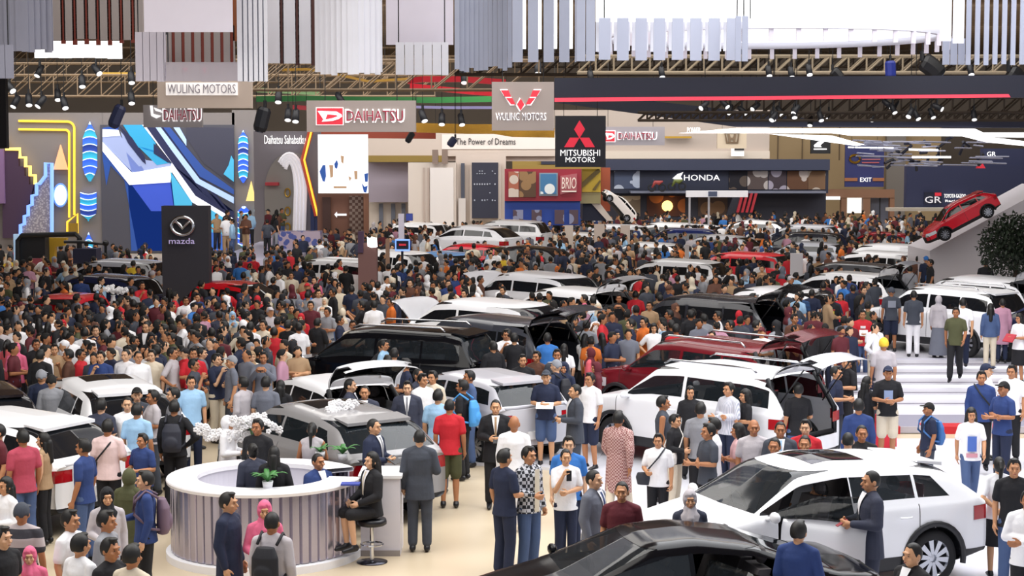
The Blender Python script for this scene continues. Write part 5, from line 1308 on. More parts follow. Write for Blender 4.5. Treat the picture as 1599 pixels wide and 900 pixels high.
def shirtfront():
    if 'sf' in MESH: return MESH['sf'], MESH['tie']
    def surf(x, z): return (x, float(np.interp(z, [1.1, 1.2, 1.31, 1.36, 1.40, 1.435, 1.47], [-.137, -.142, -.140, -.130, -.113, -.090, -.070])) + .9 * x * x, z)
    b = MB(); vs = []; fs = []
    rows = 9
    for i in range(rows):
        z = 1.465 - .34 * i / (rows - 1); hw = .058 * (1 - i / (rows - 1)) + .004
        for k in range(5): x = hw * (k / 2 - 1); vs.append(surf(x, z))
    for i in range(rows - 1):
        for k in range(4): fs.append((i * 5 + k, i * 5 + k + 1, (i + 1) * 5 + k + 1, (i + 1) * 5 + k))
    b.add(vs, fs); b.sm = True; MESH['sf'] = b.mesh('shirt_front')
    b = MB(); vs = []
    for i in range(rows):
        z = 1.445 - .31 * i / (rows - 1); hw = .016 if i else .02
        for x in (-hw, hw): q = surf(x, z); vs.append((q[0], q[1] - .006, q[2]))
    b.add(vs, [(2 * i, 2 * i + 1, 2 * i + 3, 2 * i + 2) for i in range(rows - 1)]); MESH['tie'] = b.mesh('tie')
    return MESH['sf'], MESH['tie']

M_SKIN = mat('skin', 'b98460', .55, objcol=True); M_CLOTH = mat('cloth', '808080', .85, objcol=True, noise=.10, nscale=6, bump=.6); M_HAIR = mat('hair', '15110f', .55, objcol=True, noise=.15, nscale=30)
M_EYE = mat('eyes', '1a1210', .4); M_LIP = mat('lips', '8f4a42', .5); M_SHOE = mat('shoe', '15151a', .4, objcol=True)
M_SHIRTW = mat('shirt_white', 'f1f1f5', .7)
PM = {'plaid': pattern_mat('plaid', 'check', '24262e', 'c9cad2', 22), 'plaidred': pattern_mat('plaidred', 'check', '8d5a58', 'c9a9a4', 42), 'stripeb': pattern_mat('stripeb', 'stripe', '2f5f96', '1d2c48', 9),
      'stripew': pattern_mat('stripew', 'vstripe', 'e2e2ea', 'a9aec0', 14), 'rugby': pattern_mat('rugby', 'stripe', '37373f', 'b8aeb0', 1.6), 'stripeg': pattern_mat('stripeg', 'stripe', '9b8f8a', '5b4b4a', 8)}
CC = dict(k='14141a', n='1c2540', b='273d74', u='3474c0', l='9cc3e4', w='f0f0f4', c='d9cdb8', g='8d8f96', d='3f444f', r='c4202e', p='e06a8e', o='e0762e', y='e8c53a', m='5a1a26', t='a78a6a', v='4d4f33', e='2d6a50', h='b9b3b8', q='b98aa0', a='465a82', s='34384a', x='6b6f7c', z='5c3a2c', i='cf5a66', f='c9a1a4')
SKINS = ['c08a64', 'b37b56', 'cc9a74', 'a8704c', 'd4a684']
def lod(me, on):
    if on: return me
    k = ('lod', me.name)
    if k not in MESH:
        o = bpy.data.objects.new('t', me); COL.objects.link(o); m = o.modifiers.new('d', 'DECIMATE'); m.ratio = .28
        bpy.context.view_layer.update(); MESH[k] = bpy.data.meshes.new_from_object(o.evaluated_get(bpy.context.evaluated_depsgraph_get())); bpy.data.objects.remove(o); MESH[k].materials.clear()
    return MESH[k]
PEOPLE = []
def apart(x, y, r=.40):
    for _ in range(3):
        for q in PEOPLE:
            dx, dy = x - q[0], y - q[1]; d = math.hypot(dx, dy)
            if d < r: k = r / max(d, .02); x, y = q[0] + dx * k, q[1] + dy * k
    return x, y
def beside_cars(x, y, pad=.22):
    for _ in range(3):
        for cx_, cy_, an, L_, W_, kd in CARS:
            ca, sa = math.cos(an), math.sin(an); dx, dy = x - cx_, y - cy_; u = dx * ca + dy * sa; v = -dx * sa + dy * ca
            du, dv = L_ / 2 + pad - abs(u), W_ + pad - abs(v)
            if du > 0 and dv > 0:
                if du < dv: u += math.copysign(du, u)
                else: v += math.copysign(dv, v)
                x, y = cx_ + u * ca - v * sa, cy_ + u * sa + v * ca
    return x, y
PR = random.Random(11)
TOPK = {'T': 'tee', 'L': 'long', 'J': 'jacket', 'V': 'vest', 'U': 'tunic'}
BOTK = {'P': 'trousers', 'S': 'shorts', 'K': 'skirt', 'D': 'longskirt', 'I': 'slim'}
HAIRK = {'s': 'short', 'e': 'neat', 'l': 'long', 't': 'tail', 'b': 'bun', 'o': 'bob', 'c': 'cap', 'j': 'hijab', 'h': 'helmet', '0': None}
def person(px, py, face, top, bot, hair, pose, label, fem=False, z0=0.0, size=None, tie=None, haircol=None, skin=None, shoe='k', near=True, group='visitors and staff on the show floor'):
    """px, py: top of the head in the photo. top 'Lk' = long sleeves, black; hair 's' short ... 'jr' = red headscarf"""
    hgt = (1.60 if fem else 1.71) * (size or 1.0)
    if pose == 'sit': hgt = 1.70
    p = at_z(px, py, z0 + hgt)
    if 'driver door of' not in label and 'reaching into' not in label: p.x, p.y = apart(p.x, p.y) if pose != 'sit' and 'shaking' not in label else (p.x, p.y); p.x, p.y = beside_cars(p.x, p.y)
    e = empty('person', (p.x, p.y, z0), R(face), label, 'person', group)
    k = hgt / 1.705; e.scale = (k * (.93 if fem else 1.0), k * (.95 if fem else 1.0), k)
    sk = SKINS[PR.randrange(5)] if skin is None else skin
    hi = py > 520
    body = link('body', lod(body_mesh(pose), hi), M_SKIN, e, color=sk)
    tk, tc = TOPK[top[0]], top[1:]
    m = PM.get(tc, M_CLOTH); top_o = link({'tee': 't_shirt', 'long': 'long_sleeve_top', 'jacket': 'jacket', 'vest': 'vest', 'tunic': 'tunic'}[tk], lod(top_mesh(pose, tk), hi), m, e, color=CC.get(tc, tc if len(tc) == 6 else '808080'))
    bk, bc = BOTK[bot[0]], bot[1:]
    link({'trousers': 'trousers', 'slim': 'trousers', 'shorts': 'shorts', 'skirt': 'skirt', 'longskirt': 'long_skirt'}[bk], lod(bottom_mesh(pose, bk), hi), PM.get(bc, M_CLOTH), e, color=CC.get(bc, '202020'))
    hk = HAIRK[hair[0]]
    if hk:
        hc = CC.get(hair[1:], '0f0d0d') if len(hair) > 1 else (haircol or '0f0d0d')
        link({'cap': 'cap', 'hijab': 'headscarf', 'helmet': 'hard_hat'}.get(hk, 'hair'), lod(hair_mesh(hk), hi), M_CLOTH if hk in ('cap', 'hijab', 'helmet') else M_HAIR, e, color=hc)
    f = (face + 180) % 360 - 180
    if near:
        link('shoes', shoes_mesh(pose), M_SHOE, e, color=CC.get(shoe, 'k'))
    if abs(f) < 115 and py > 470:
        link('eyes', face_mesh(), M_EYE, e); link('lips', lips_mesh(), M_LIP, e)
    if tie and tk == 'jacket':
        sf, ti = shirtfront(); link('shirt_front', sf, M_SHIRTW, e)
        if tie != '-': link('tie', ti, M_CLOTH, e, color=CC[tie])
    PEOPLE.append((p.x, p.y, px, py, top, bot, hair, label))
    return e
FRONT = """
35,671,-140,Tb04358,Pa,s,stand|person in a dark pink polo and jeans facing away at lower left
76,674,-95,Vt,Pk,l,stand,f|woman in a tan sleeveless top with long dark hair and black trousers
130,685,-105,Tb,Pa,s,stand|person in a blue short-sleeved shirt standing left of the pink-shirted one
168,655,175,Te6cccc,Pk,s,carry|person in a pale pink shirt with black sling strap seen from behind
158,622,170,Ts,Pk,s,stand|person in dark shirt between the two white cars, seen from behind
178,621,10,Tw,Pn,e,stand|person with glasses and a light shirt beside the dark-shirted back at left
207,631,170,Tl,Pa,s,stand|person in a light blue shirt seen from behind near the backpack wearer
222,677,-30,Tb,Pk,s,phone|boy in a royal blue shirt looking down in front of the light blue back
207,603,15,Td,Pk,c,stand|person in a dark cap facing us beside the white crossover's rear window
232,608,-60,Th,Pd,s,chin|person in a pale grey tee with a hand at the chin
262,606,-70,Tg,Pd,s,stand|person in grey looking left beside the white crossover's tail
272,625,178,Lk,Pk,s,akimbo|person in black with a large dark backpack, seen from behind
277,588,15,Tl,Pn,s,stand|person in a light blue patterned tee smiling towards us
303,560,80,Td,Pd,s,chin|person in a dark slate tee looking right, arm raised
66,586,175,Jg,Pd,c,carry|person in a pale grey suit leaning beside the white crossover at left
50,578,180,Td,Pd,cg,stand|left one of two grey-haired heads behind the pale grey suit
73,577,175,Tn,Pd,cg,stand|right one of two grey-haired heads behind the pale grey suit
338,552,60,Tn,Pc,s,chin|person in a navy tee and beige trousers with hand on the chin
367,555,-70,Tx,Pd,cg,stand|person in a blue grey top and grey cap beside the navy tee
393,549,20,Lc,Pt,jt,stand,f|person in a beige headscarf behind the open white door
415,550,0,Lx,Pd,s,photo|person in a grey top holding up a phone with both hands
428,511,175,Tr,Sg,s,stand|person in a bright red tee and plaid shorts seen from behind
465,537,178,Tw,Sg,s,stand|child in a white tee seen from behind left of the large black people carrier
379,588,-120,Lh,Pb,s,carry|person in a white jacket bending at the open white car door
415,588,175,Tx,Pa,s,stand|person in a blue grey shirt behind the silver crossover
437,594,170,Lk,Pk,l,stand,f|woman with long black hair looking over the silver crossover's roof
542,590,85,Js,Ps,e,phone|person in a dark suit facing right behind the silver crossover's roof|n
567,602,0,Js,Ps,e,stand|smiling person in a dark suit above the silver crossover's tailgate|g
628,546,170,Tx,Pd,s,stand|person in a grey tee seen from behind at the black people carrier
651,551,-165,Tw,Pd,s,stand|person in a white tee beside the grey tee back
694,555,-75,Tn,Pk,s,phone|person in a dark navy tee looking left at the black people carrier's tail
620,578,60,Js,Ps,e,carry|person in a dark suit talking to the right of the white hatchback|g
636,595,0,Js,Ps,s,carry|person in a black suit and tie beside the yellow balloon|g
356,650,75,Lw,Pw,jw,phone,f|woman in a white headscarf and white blouse beside the white flowers
402,654,-20,Lk,Pk,s,stand|dark-haired person in black behind the white flowers
584,654,65,Jn,Pn,e,phone|person in a navy suit holding a black tablet beside the silver crossover|g
530,655,178,Vh,Kk,t,phone,f|woman in a pale vest with a dark ponytail behind the counter
394,692,-150,Js,Ps,b,carry,f|woman in a dark suit leaning inside the round counter
428,697,180,Jk,Kk,l,phone,f|woman in black with long straight hair inside the round counter
655,671,180,Jd,Pd,e,carry|broad person in a charcoal suit standing with back to us right of the counter
702,623,178,Tr,Sv,e,stand|person in a bright red shirt and dark shorts seen from behind
684,608,170,Tl,Pd,s,stand|person in a light blue shirt seen from behind next to the red shirt
722,593,-110,Tk,Pk,s,carry|person in black with a bright blue bag on the back
655,582,40,Lw,Pd,s,stand|person in a white shirt behind the suits near the yellow balloon
671,580,-30,Lc,Pd,s,stand|person in a cream shirt peering behind the suits
771,575,-70,La,Pa,s,phone|person in a denim jacket looking left near the centre
774,624,0,Jk,Pk,e,phone|person in a black suit reading a phone in front of the denim jacket|t
803,649,175,Lw,Pw,0,stand|bald person in a white shirt seen from behind
808,567,-120,Tn,Pd,cg,carry|person in a navy polo with a dark shoulder bag and grey cap
795,555,5,Tk,Pk,s,stand|person in a black polo with a name badge behind the grey cap
851,578,-5,Tn,Sa,cd,phone|stout person in a navy polo and denim shorts reading a sheet
898,600,-75,Jd,Pd,e,phone|person in a dark grey suit holding a phone beside the navy polo|-
921,582,-40,Tw,Sn,s,stand|tall person in a white tee and navy shorts
888,681,0,Tu,Pn,s,stand|young person in a bright blue tee peering over the woman in white
886,697,10,Tw,Pn,b,chin,f|woman in a white tee holding a phone to her face, navy jeans
826,697,45,Lplaid,Pa,s,carry|person with glasses in an open black and white plaid shirt
788,701,130,Tn,Pn,s,carry,m|person in a navy polo shaking hands with the plaid shirt wearer
928,734,60,Jx,Pd,e,stand|person in a grey suit looking right behind the black sedan's windscreen|b
971,752,-10,Tm,Pk,e,stand|young person in a maroon tee above the black sedan's roof
966,642,155,Uplaidred,Pc,s,walk|person in a long pinkish checked vest walking by the white platform
1028,677,-15,Tw,Pk,s,carry|boy in a white tee with a dark round sling bag
1054,647,60,Lk,Pc,s,carry|boy in a black jacket looking down to the right
1036,618,85,Vd,Pd,s,stand|person in a grey waistcoat and blue sleeves beside the white off-roader
1078,603,0,Tk,Pk,l,stand,f|woman with long hair in a black turtleneck before the white off-roader's windows
1091,628,165,Tg,Pk,s,carry|person in a light grey tee seen from behind at the off-roader's side
1138,597,-55,Lstripew,Pn,s,cross|older person in a striped shirt with folded arms
1106,661,-70,Td,Pk,s,cross|person in a charcoal tee with folded arms looking left
1114,652,-100,Tw,Pn,s,stand|person in white half hidden behind the charcoal tee
1188,604,-75,Tk,Pk,o,cross,f|woman in black with folded arms beside the off-roader's tail lamp
1152,661,-100,Tf,Pf,o,cross,f|woman in a pale pink blouse with reddish hair
1168,653,0,Th,Pd,0,stand|balding person between the pink blouse and the suit
1188,656,-5,Jd,Pd,e,stand|smiling person in a dark suit and blue tie behind the white crossover's windscreen|l
1211,684,-20,Tn,Pd,e,stand|balding person looking over the white crossover's roof
1246,598,-165,Tk,Pa,s,carry|person in a black tee reaching into the white off-roader's boot
1258,655,-20,Tr,Pd,s,stand|person in a red patterned top behind the white crossover
1264,682,-15,Tm,Pd,e,stand|brown-haired head close above the white crossover's roof
1075,765,0,Ls,Pd,jh,stand,f|woman in a grey headscarf and dark denim jacket above the black sedan's roof
1216,796,150,Lb,Pd,s,carry|person in a denim blue shirt leaning over the black sedan
1360,735,-80,Js,Ps,e,phone,T|tall person in a blue grey suit at the white crossover's open door|-
1425,848,-60,Jk,Pk,e,stand|person with glasses in a dark suit cut by the bottom edge|-
1526,716,178,Tw,Kk,t,behind,f|woman in a white top and black skirt with a ponytail seen from behind
1584,716,-10,Tk,Pa,s,stand|person in a black polo and jeans at the right edge
1606,765,-20,Lw,Pk,s,cross|person in a white top with red badge cut by the right edge
1517,637,-5,Tw,Pa,o,walk,f|woman in a white tee with blue print walking towards us
1387,572,-5,Tk,Sc,cn,phone|person in a black printed tee and cap beside the terrace
1341,623,175,Lb,Pn,s,stand|person in a blue jacket with light straps beside the red bag
1357,588,120,Tk,Pk,l,phone,f|woman in black with long hair facing the black printed tee
1306,572,60,Tn,Pd,s,phone|person in navy talking under the raised tailgate
1322,556,-60,Tk,Pk,s,phone|tall person in a black tee under the raised tailgate
1450,629,-80,Tn,Pd,c,stand|boy in a navy polo with blue bag passing the red kerb
1567,596,-60,Tb,Pn,c,cross|person in a blue polo with folded arms at the terrace edge
1533,579,-10,Lb,Pk,s,stand|person with glasses in a blue jacket with dark bag on the terrace edge
1541,568,60,Lw,Pw,cn,stand|person in white with a dark hat behind the blue jacket
1580,570,-30,Tw,Pk,s,stand|person in a white tee with black front at the right edge
1346,664,0,Tk,Pd,e,stand|low grey-haired head in front of the blue jacket
1328,676,170,Tm,Pd,e,stand|low brown-haired head right behind the white crossover's roof
1380,528,178,Th,Pd,hy,stand|person in a pale grey tee and yellow cap seen from behind
1347,484,-5,Tr,Pa,s,phone|person in a bright red top and jeans holding papers
1493,480,-20,Tv,Pk,s,walk|person in an olive tee and black trousers stepping down the terrace
1466,462,150,Lh,Dx,jh,stand,f|woman in a grey headscarf and long blue grey dress
1427,454,172,Td,Pw,s,stand|person in a charcoal tee and white trousers seen from behind
1398,448,176,Td,Sn,cd,stand|person in a printed dark tee and navy shorts seen from behind
1366,504,170,Tw,Pc,s,stand|child in a white top beside the red top wearer
1298,460,172,Lk,Pd,s,carry|person in a black jacket with yellow print on the back
1313,457,-20,Tr,Kk,l,stand,f|woman in red and white with a black skirt
1251,455,174,Tstripeb,Pd,s,stand|person in a blue striped polo seen from behind
1349,447,10,Td,Pd,s,cross|person in a charcoal tee behind the bright red top
1504,466,165,Tw,Pn,s,walk|person in a white tee with red line on the sleeves
1547,474,170,La,Pc,l,stand,f|person in a denim jacket and beige trousers seen from behind
1573,461,175,Uq,Pn,s,stand,f|person in a long mauve coat near the raised blue tailgate
1592,490,-60,Tw,Kk,o,phone,f|woman in white holding a red folder at the right edge
34,785,178,Trugby,Pd,cd,stand|person in a cap and a grey shirt with red and white bands
4,822,60,Tk,Pk,s,stand|dark-haired person cut by the lower left edge
22,862,10,Lp,Pp,jp,stand,f|girl in a bright pink headscarf at the bottom left corner
110,796,70,Tw,Pd,s,stand|person in a white tee with black strap looking right
126,833,140,Tw,Pk,s,stand|dark-haired person behind the mask wearer, low at the bottom
161,797,80,Lg,Pd,s,stand|dark-haired person wearing a pale face mask
160,838,60,Tk,Pk,s,stand|person in black just below the mask wearer
190,845,150,Tc,Pd,s,stand|dark-haired person in cream cut by the bottom edge
167,762,20,Lh,Pk,jk,carry,f|woman in a black headscarf and pale coat looking up
202,733,165,Uv,Dv,jv,stand,f|person in a long olive hooded dress
226,735,-75,Lb,Pk,s,carry|person in a blue jacket with a mauve backpack and black trousers
357,769,75,Un,Pn,s,stand|person in a long navy tunic before the round counter
402,783,10,Lp,Pp,jp,carry,f|woman with glasses in a pink headscarf before the counter
425,799,165,Lh,Pd,e,stand|person in a grey patterned shirt with black backpack, seen from behind
8,745,-40,Lw,Pw,l,phone,f|dark-haired person in white at the left edge below the pink polo
-4,662,-60,Tm,Pd,s,stand|person in dark red cut by the left edge beside the white car
1280,752,-100,Tg,Pd,e,sit|person seen through the open driver door of the white crossover
"""
SEATED = [(497, 708, 45, 'Jb', 'Pn', 'e', 'person in a blue suit sitting inside the round counter, writing', False, 'w', '-'),
          (580, 706, -55, 'Jk', 'Kk', 'l', 'woman in a black suit sitting on the bar stool at the counter', True, 'c', None)]
def parse(line):
    a = line.split('|'); c = a[0].split(','); return c, a[1], (a[2] if len(a) > 2 else None)
for ln in FRONT.strip().splitlines():
    c, lab, tie = parse(ln)
    x, y = float(c[0]), float(c[1]); fem = len(c) > 7 and c[7] == 'f'
    z0 = 0.0
    if x > 1290 and y < 530: z0 = .25 if x > 1370 else .0
    if x > 1270 and 530 <= y < 600 and x > 1360: z0 = .1
    sz = 1.0
    if 'boy ' in lab or 'child' in lab or 'girl' in lab: sz = .88
    if len(c) > 7 and c[7] == 'T': sz = 1.06
    if c[6] == 'sit': z0 = -.30
    top = c[3]; hair = c[5]
    pose = c[6]
    person(x, y, float(c[2]), top, c[4], hair if len(hair) == 1 or hair[0] in 'cjh' else hair, pose, lab, fem=fem, z0=z0, size=sz, tie=tie)

# round reception counter with its people and things
ctr = at_z(411, 742, 1.12); CX, CY = ctr.x, ctr.y + .1
RO = 147 / F_PX * 24.2
cn = empty('reception_counter', (CX, CY, 0), 0, 'round white reception counter with fluted silver front', 'counter')
m_sil = mat('counter_silver', 'b4b0c2', .22, .8); m_ctop = mat('counter_top', 'f4f3f8', .25)
MB().lathe([(RO - .38, 1.06), (RO - .38, 1.10), (RO + .03, 1.10), (RO + .04, 1.08), (RO + .03, 1.04), (RO - .38, 1.04), (RO - .38, 1.06)], (CX, CY, 0), 72, a0=28, a1=354).build('counter_top', m_ctop, cn)
fl = MB(); n = 54
pr = []
for i in range(n):
    a = R(-18 + 308 * i / n)
    for t in range(4): pass
N = 324
vs = []; fs = []
for i in range(N + 1):
    a = R(28 + 326 * i / N); ph = (i % 6) / 6; rr_ = RO - .03 + (.012 if 0 < (i % 6) else -.022)
    for z in (.12, 1.04): vs.append((CX + rr_ * math.cos(a), CY + rr_ * math.sin(a), z))
for i in range(N): fs.append((2 * i, 2 * i + 2, 2 * i + 3, 2 * i + 1))
MB().add(vs, fs).build('fluted_front', m_sil, cn)
MB().lathe([(RO + .05, 0), (RO + .05, .10), (RO - .1, .12), (RO - .12, .0)], (CX, CY, 0), 72, a0=28, a1=354).build('plinth', M_WHITE, cn)
MB().lathe([(RO - .36, 0), (RO - .36, 1.05)], (CX, CY, 0), 60, a0=28, a1=354).build('inner_panel', mat('counter_inner', 'c9c6d2', .4), cn)
MB().lathe([(RO - .72, .74), (RO - .72, .77), (RO - .37, .77), (RO - .37, .74)], (CX, CY, 0), 60, a0=0, a1=180).build('inner_desk', M_WHITE, cn)
sc = empty('side_cabinet', (at_z(595, 870).x, at_z(595, 870).y + .3, 0), 0, 'narrow white cabinet panel to the right of the round counter', 'cabinet')
q = wp(sc); MB().box((q.x - .28, q.y - .25, 0), (q.x + .26, q.y + .45, 1.08)).build('cabinet_body', mat('cabinet_white', 'dedbe4', .35), sc); MB().box((q.x - .31, q.y - .28, 1.08), (q.x + .29, q.y + .48, 1.12)).build('cabinet_top', M_WHITE, sc); MB().box((q.x - .28, q.y - .27, 0), (q.x + .26, q.y - .25, .08)).build('kickboard', M_GREY, sc)
for (x, y, f, t, b_, h, lab, fem, tie, _t) in SEATED:
    e = person(x, y, f, t, b_, h, 'sit', lab, fem=fem, z0=-.19 if fem else -.36, tie=tie)
    if not fem: e.location.z = -.36; sh = -.19
    # z0 -0.23 puts the seat at 0.63 m and the feet on the ring
    px_, py_ = e.location.x, e.location.y
    hs = .60 if fem else .43
    st = empty('bar_stool', (px_, py_, 0), 0, ('black bar stool under the seated woman in the black suit' if fem else 'low stool inside the round counter under the person in blue'), 'stool', 'bar stools at the counter')
    c = (px_, py_, 0)
    MB().lathe([(.001, hs), (.19, hs), (.20, hs - .03), (.20, hs - .07), (.17, hs - .09), (.001, hs - .09)], c, 24).build('seat', mat('stool_seat', '16161c', .4), st, True)
    MB().tube([(px_, py_, .03), (px_, py_, hs - .08)], .028, 10).build('column', M_CHROME, st); MB().lathe([(.001, .04), (.05, .035), (.21, .012), (.21, 0), (.001, 0)], c, 24).build('base', mat('stool_base', '3c3c44', .2, .8), st, True)
    MB().tube([(px_ + .15 * math.cos(a), py_ + .15 * math.sin(a), .25) for a in [2 * math.pi * i / 14 for i in range(14)]], .012, 6, close=True).build('foot_ring', M_CHROME, st)

def plant(px, py, z, label, seed, n=9, size=.30):
    g = random.Random(seed); p = at_z(px, py, z); e = empty('potted_plant', p, 0, label, 'plant', 'green plants on the counter')
    MB().lathe([(.001, 0), (.06, 0), (.075, .09), (.06, .09), (.055, .07), (.001, .07)], p, 16).build('pot', M_WHITE, e, True)
    for k in range(n):
        a = 2 * math.pi * k / n + g.uniform(-.3, .3); L_ = size * g.uniform(.7, 1.1); dr = Vector((math.cos(a), math.sin(a), 0)); sd = Vector((-dr.y, dr.x, 0)); b = MB(); vs = []
        for i in range(7):
            t = i / 6; c = p + dr * (L_ * t * .8) + Vector((0, 0, .08 + L_ * (1.1 * t - .75 * t * t))); w_ = .035 * math.sin(math.pi * min(1, t * .95 + .05)) + .002
            vs += [c - sd * w_, c + sd * w_ ]
        b.add(vs, [(2 * i, 2 * i + 1, 2 * i + 3, 2 * i + 2) for i in range(6)]); o = b.build('leaf', mat('leaf_green', '3f7a3c', .5, noise=.3, nscale=9), e, True)
        s_ = o.modifiers.new('t', 'SOLIDIFY'); s_.thickness = .004
plant(418, 762, 1.10, 'green leafy plant on the front rim of the round counter', 1, 11, .34); plant(535, 718, 1.10, 'green leafy plant on the rear rim of the round counter', 2, 9, .30); plant(500, 715, 1.1, 'small green plant left of the rear plant', 5, 7, .24)
def flowers(px, py, z, w_, h_, label, seed):
    g = random.Random(seed); p = at_z(px, py, z); e = empty('flower_arrangement', p, 0, label, 'flowers', 'white flower arrangements')
    MB().lathe([(.001, 0), (.09, 0), (.07, .16), (.05, .26), (.07, .30), (.06, .3)], p, 16).build('vase', M_WHITE, e, True)
    for k in range(9):
        a = g.uniform(0, 6.28); r = g.uniform(.3, 1.0); tip = p + Vector((math.cos(a) * w_ * r, math.sin(a) * .16 * r, .32 + h_ * g.uniform(.3, 1)))
        mid = p + Vector((math.cos(a) * w_ * r * .3, 0, .3 + h_ * .7)); st = MB().tube([p + Vector((0, 0, .25)), mid, tip], .005, 5).build('stem', mat('stem_green', '3c5f33', .6), e)
        fb_ = MB()
        for q in range(13):
            c = tip + Vector((g.uniform(-1, 1) * .10, g.uniform(-1, 1) * .07, g.uniform(-1, 1) * .06)); 
            for m in range(5):
                aa = 2 * math.pi * m / 5; fb_.ball(c + Vector((math.cos(aa) * .024, -.01, math.sin(aa) * .024)), (.021, .008, .021), 6)
        fb_.build('blossoms', mat('petal_white', 'fbfafc', .5), e, True)
flowers(395, 715, 1.0, .42, .30, 'white orchid spray on the counter rim behind the two suited women', 3)
flowers(350, 722, .9, .35, .22, 'white flowers beside the woman in the white headscarf', 4)
flowers(512, 690, 1.1, .38, .26, 'white orchid spray in front of the silver crossover tail', 6)
flowers(177, 478, 1.3, .5, .2, 'white orchids in the left crowd below the pale van', 7)
fo = MB(); p = at_z(468, 749, .78); 
tag(MB().box(p + Vector((-.22, -.12, 0)), p + Vector((.22, .12, .05))).build('folder_stack', mat('folder_blue', '2a3f9c', .5)), 'blue folders lying on the inner desk of the counter', 'folders')
p = at_z(548, 757, 1.11); tag(MB().box(p + Vector((-.13, -.09, 0)), p + Vector((.12, .09, .02))).build('folder', mat('folder_blue', '2a3f9c', .5)), 'blue folder between the seated pair on the counter top', 'folder')

# bags, balloon and other carried things: worn or held, so they stay things of their own
def at_person(lab):
    for q in PEOPLE:
        if q[7].startswith(lab): return q
    raise KeyError(lab)
OBY = {o['label']: o for o in bpy.data.objects if o.name.startswith('person') and 'label' in o}
def wear(lab_start, kind, col, label, name='backpack'):
    o = next(v for k, v in OBY.items() if k.startswith(lab_start)); mw = Matrix.Translation(o.location) @ Matrix.Rotation(o.rotation_euler.z, 4, 'Z') @ Matrix.Diagonal((*o.scale, 1))
    m = mat('bag_' + col, col, .7, noise=.1, nscale=10); b = Blob()
    e = empty(name, mw @ Vector((0, .2, 1.0)), o.rotation_euler.z, label, 'bag')
    def fin(b, nm, mm, vox=.012):
        me = b.remesh(nm, vox, 3); ob = link(nm, me, mm, e); ob.location = Matrix.Rotation(-o.rotation_euler.z, 4, 'Z') @ (o.location - e.location); ob.scale = o.scale; return ob
    if kind == 'back':
        b.loft([(.93, 0, .20, .13, .07), (1.0, 0, .215, .155, .085), (1.25, 0, .21, .15, .08), (1.36, 0, .19, .10, .05)]); b.el((0, .285, 1.08), (.10, .04, .10)); fin(b, 'bag_body', m)
        for s in (-1, 1):
            c = MB().tube([(s * .11, .15, 1.38), (s * .12, .0, 1.475), (s * .12, -.12, 1.36), (s * .13, -.14, 1.2), (s * .16, .05, 1.02), (s * .13, .16, 1.0)], .018, 6); ob = link('strap', c.mesh('strap', smooth=True), m, e); ob.location = Matrix.Rotation(-o.rotation_euler.z, 4, 'Z') @ (o.location - e.location); ob.scale = o.scale
    else:
        s = -1 if kind == 'slingr' else 1
        b.loft([(.86, s * .22, -.06, .11, .06), (.98, s * .23, -.06, .13, .07), (1.06, s * .22, -.06, .11, .05)]); fin(b, 'bag_body', m)
        c = MB().tube([(s * .2, -.06, 1.04), (s * .12, -.150, 1.15), (-s * .03, -.148, 1.33), (-s * .12, -.02, 1.475), (-s * .05, .12, 1.36), (s * .12, .145, 1.15), (s * .2, .02, 1.04)], .014, 6); ob = link('strap', c.mesh('strap', smooth=True), m, e); ob.location = Matrix.Rotation(-o.rotation_euler.z, 4, 'Z') @ (o.location - e.location); ob.scale = o.scale
wear('person in black with a large dark backpack', 'back', '2a2c38', 'large dark backpack worn by the person in black at left')
wear('person in a grey patterned shirt', 'back', '191a22', 'black backpack on the grey patterned shirt before the counter')
wear('person in a blue jacket with a mauve', 'back', '6e5a6c', 'mauve backpack on the blue jacket left of the counter')
wear('person in a navy polo with a dark shoulder', 'back', '23242c', 'dark shoulder bag on the back of the navy polo with grey cap')
wear('person in black with a bright blue bag', 'back', '4a9be0', 'bright blue bag on the back of the person in black')
wear('boy in a white tee with a dark round', 'slingr', '2c2e38', 'dark round sling bag of the boy in the white tee', 'sling_bag')
wear('person in a pale pink shirt', 'slingl', '1b1b22', 'black sling bag across the pale pink shirt', 'sling_bag')
wear('person with glasses in a blue jacket', 'slingl', '15161c', 'dark bag held by the person with glasses in the blue jacket', 'sling_bag')
wear('boy in a navy polo', 'back', '3f6fae', 'small blue bag carried by the boy passing the red kerb')
wear('boy in a black jacket', 'slingr', 'd9d4cf', 'pale pouch carried by the boy in the black jacket', 'sling_bag')
p = at_d(640, 655, 29.5); bl = empty('balloon', p, 0, 'round yellow balloon beside the person in the black suit and tie', 'balloon')
MB().ball(p, (.13, .13, .15), 20).build('balloon_skin', mat('balloon_yellow', 'e6c64a', .3, coat=.4), bl, True); MB().tube([p - Vector((0, 0, .15)), p - Vector((.02, 0, .5)), p - Vector((0, 0, .95))], .004, 5).build('string', M_WHITE, bl)
p = at_z(1385, 672, .55); bg = empty('shopping_bag', (p.x, p.y, 0.02), 0, 'bright red shopping bag standing beside the blue jacket', 'bag')
MB().prism([(p.x - .22, p.y, .25), (p.x + .18, p.y, .25), (p.x + .16, p.y, .82), (p.x - .18, p.y, .82)], .16).build('bag_body', mat('bag_red', 'e0283c', .5), bg); MB().tube([(p.x - .08, p.y + .08, .8), (p.x - .06, p.y + .08, .95), (p.x + .06, p.y + .08, .95), (p.x + .08, p.y + .08, .8)], .01, 6).build('handle', M_WHITE, bg); MB().prism([(p.x - .2, p.y + .03, .02), (p.x + .16, p.y + .03, .02), (p.x + .16, p.y + .03, .25), (p.x - .2, p.y + .03, .25)], .1).build('bag_base', mat('bag_red', 'e0283c', .5), bg)
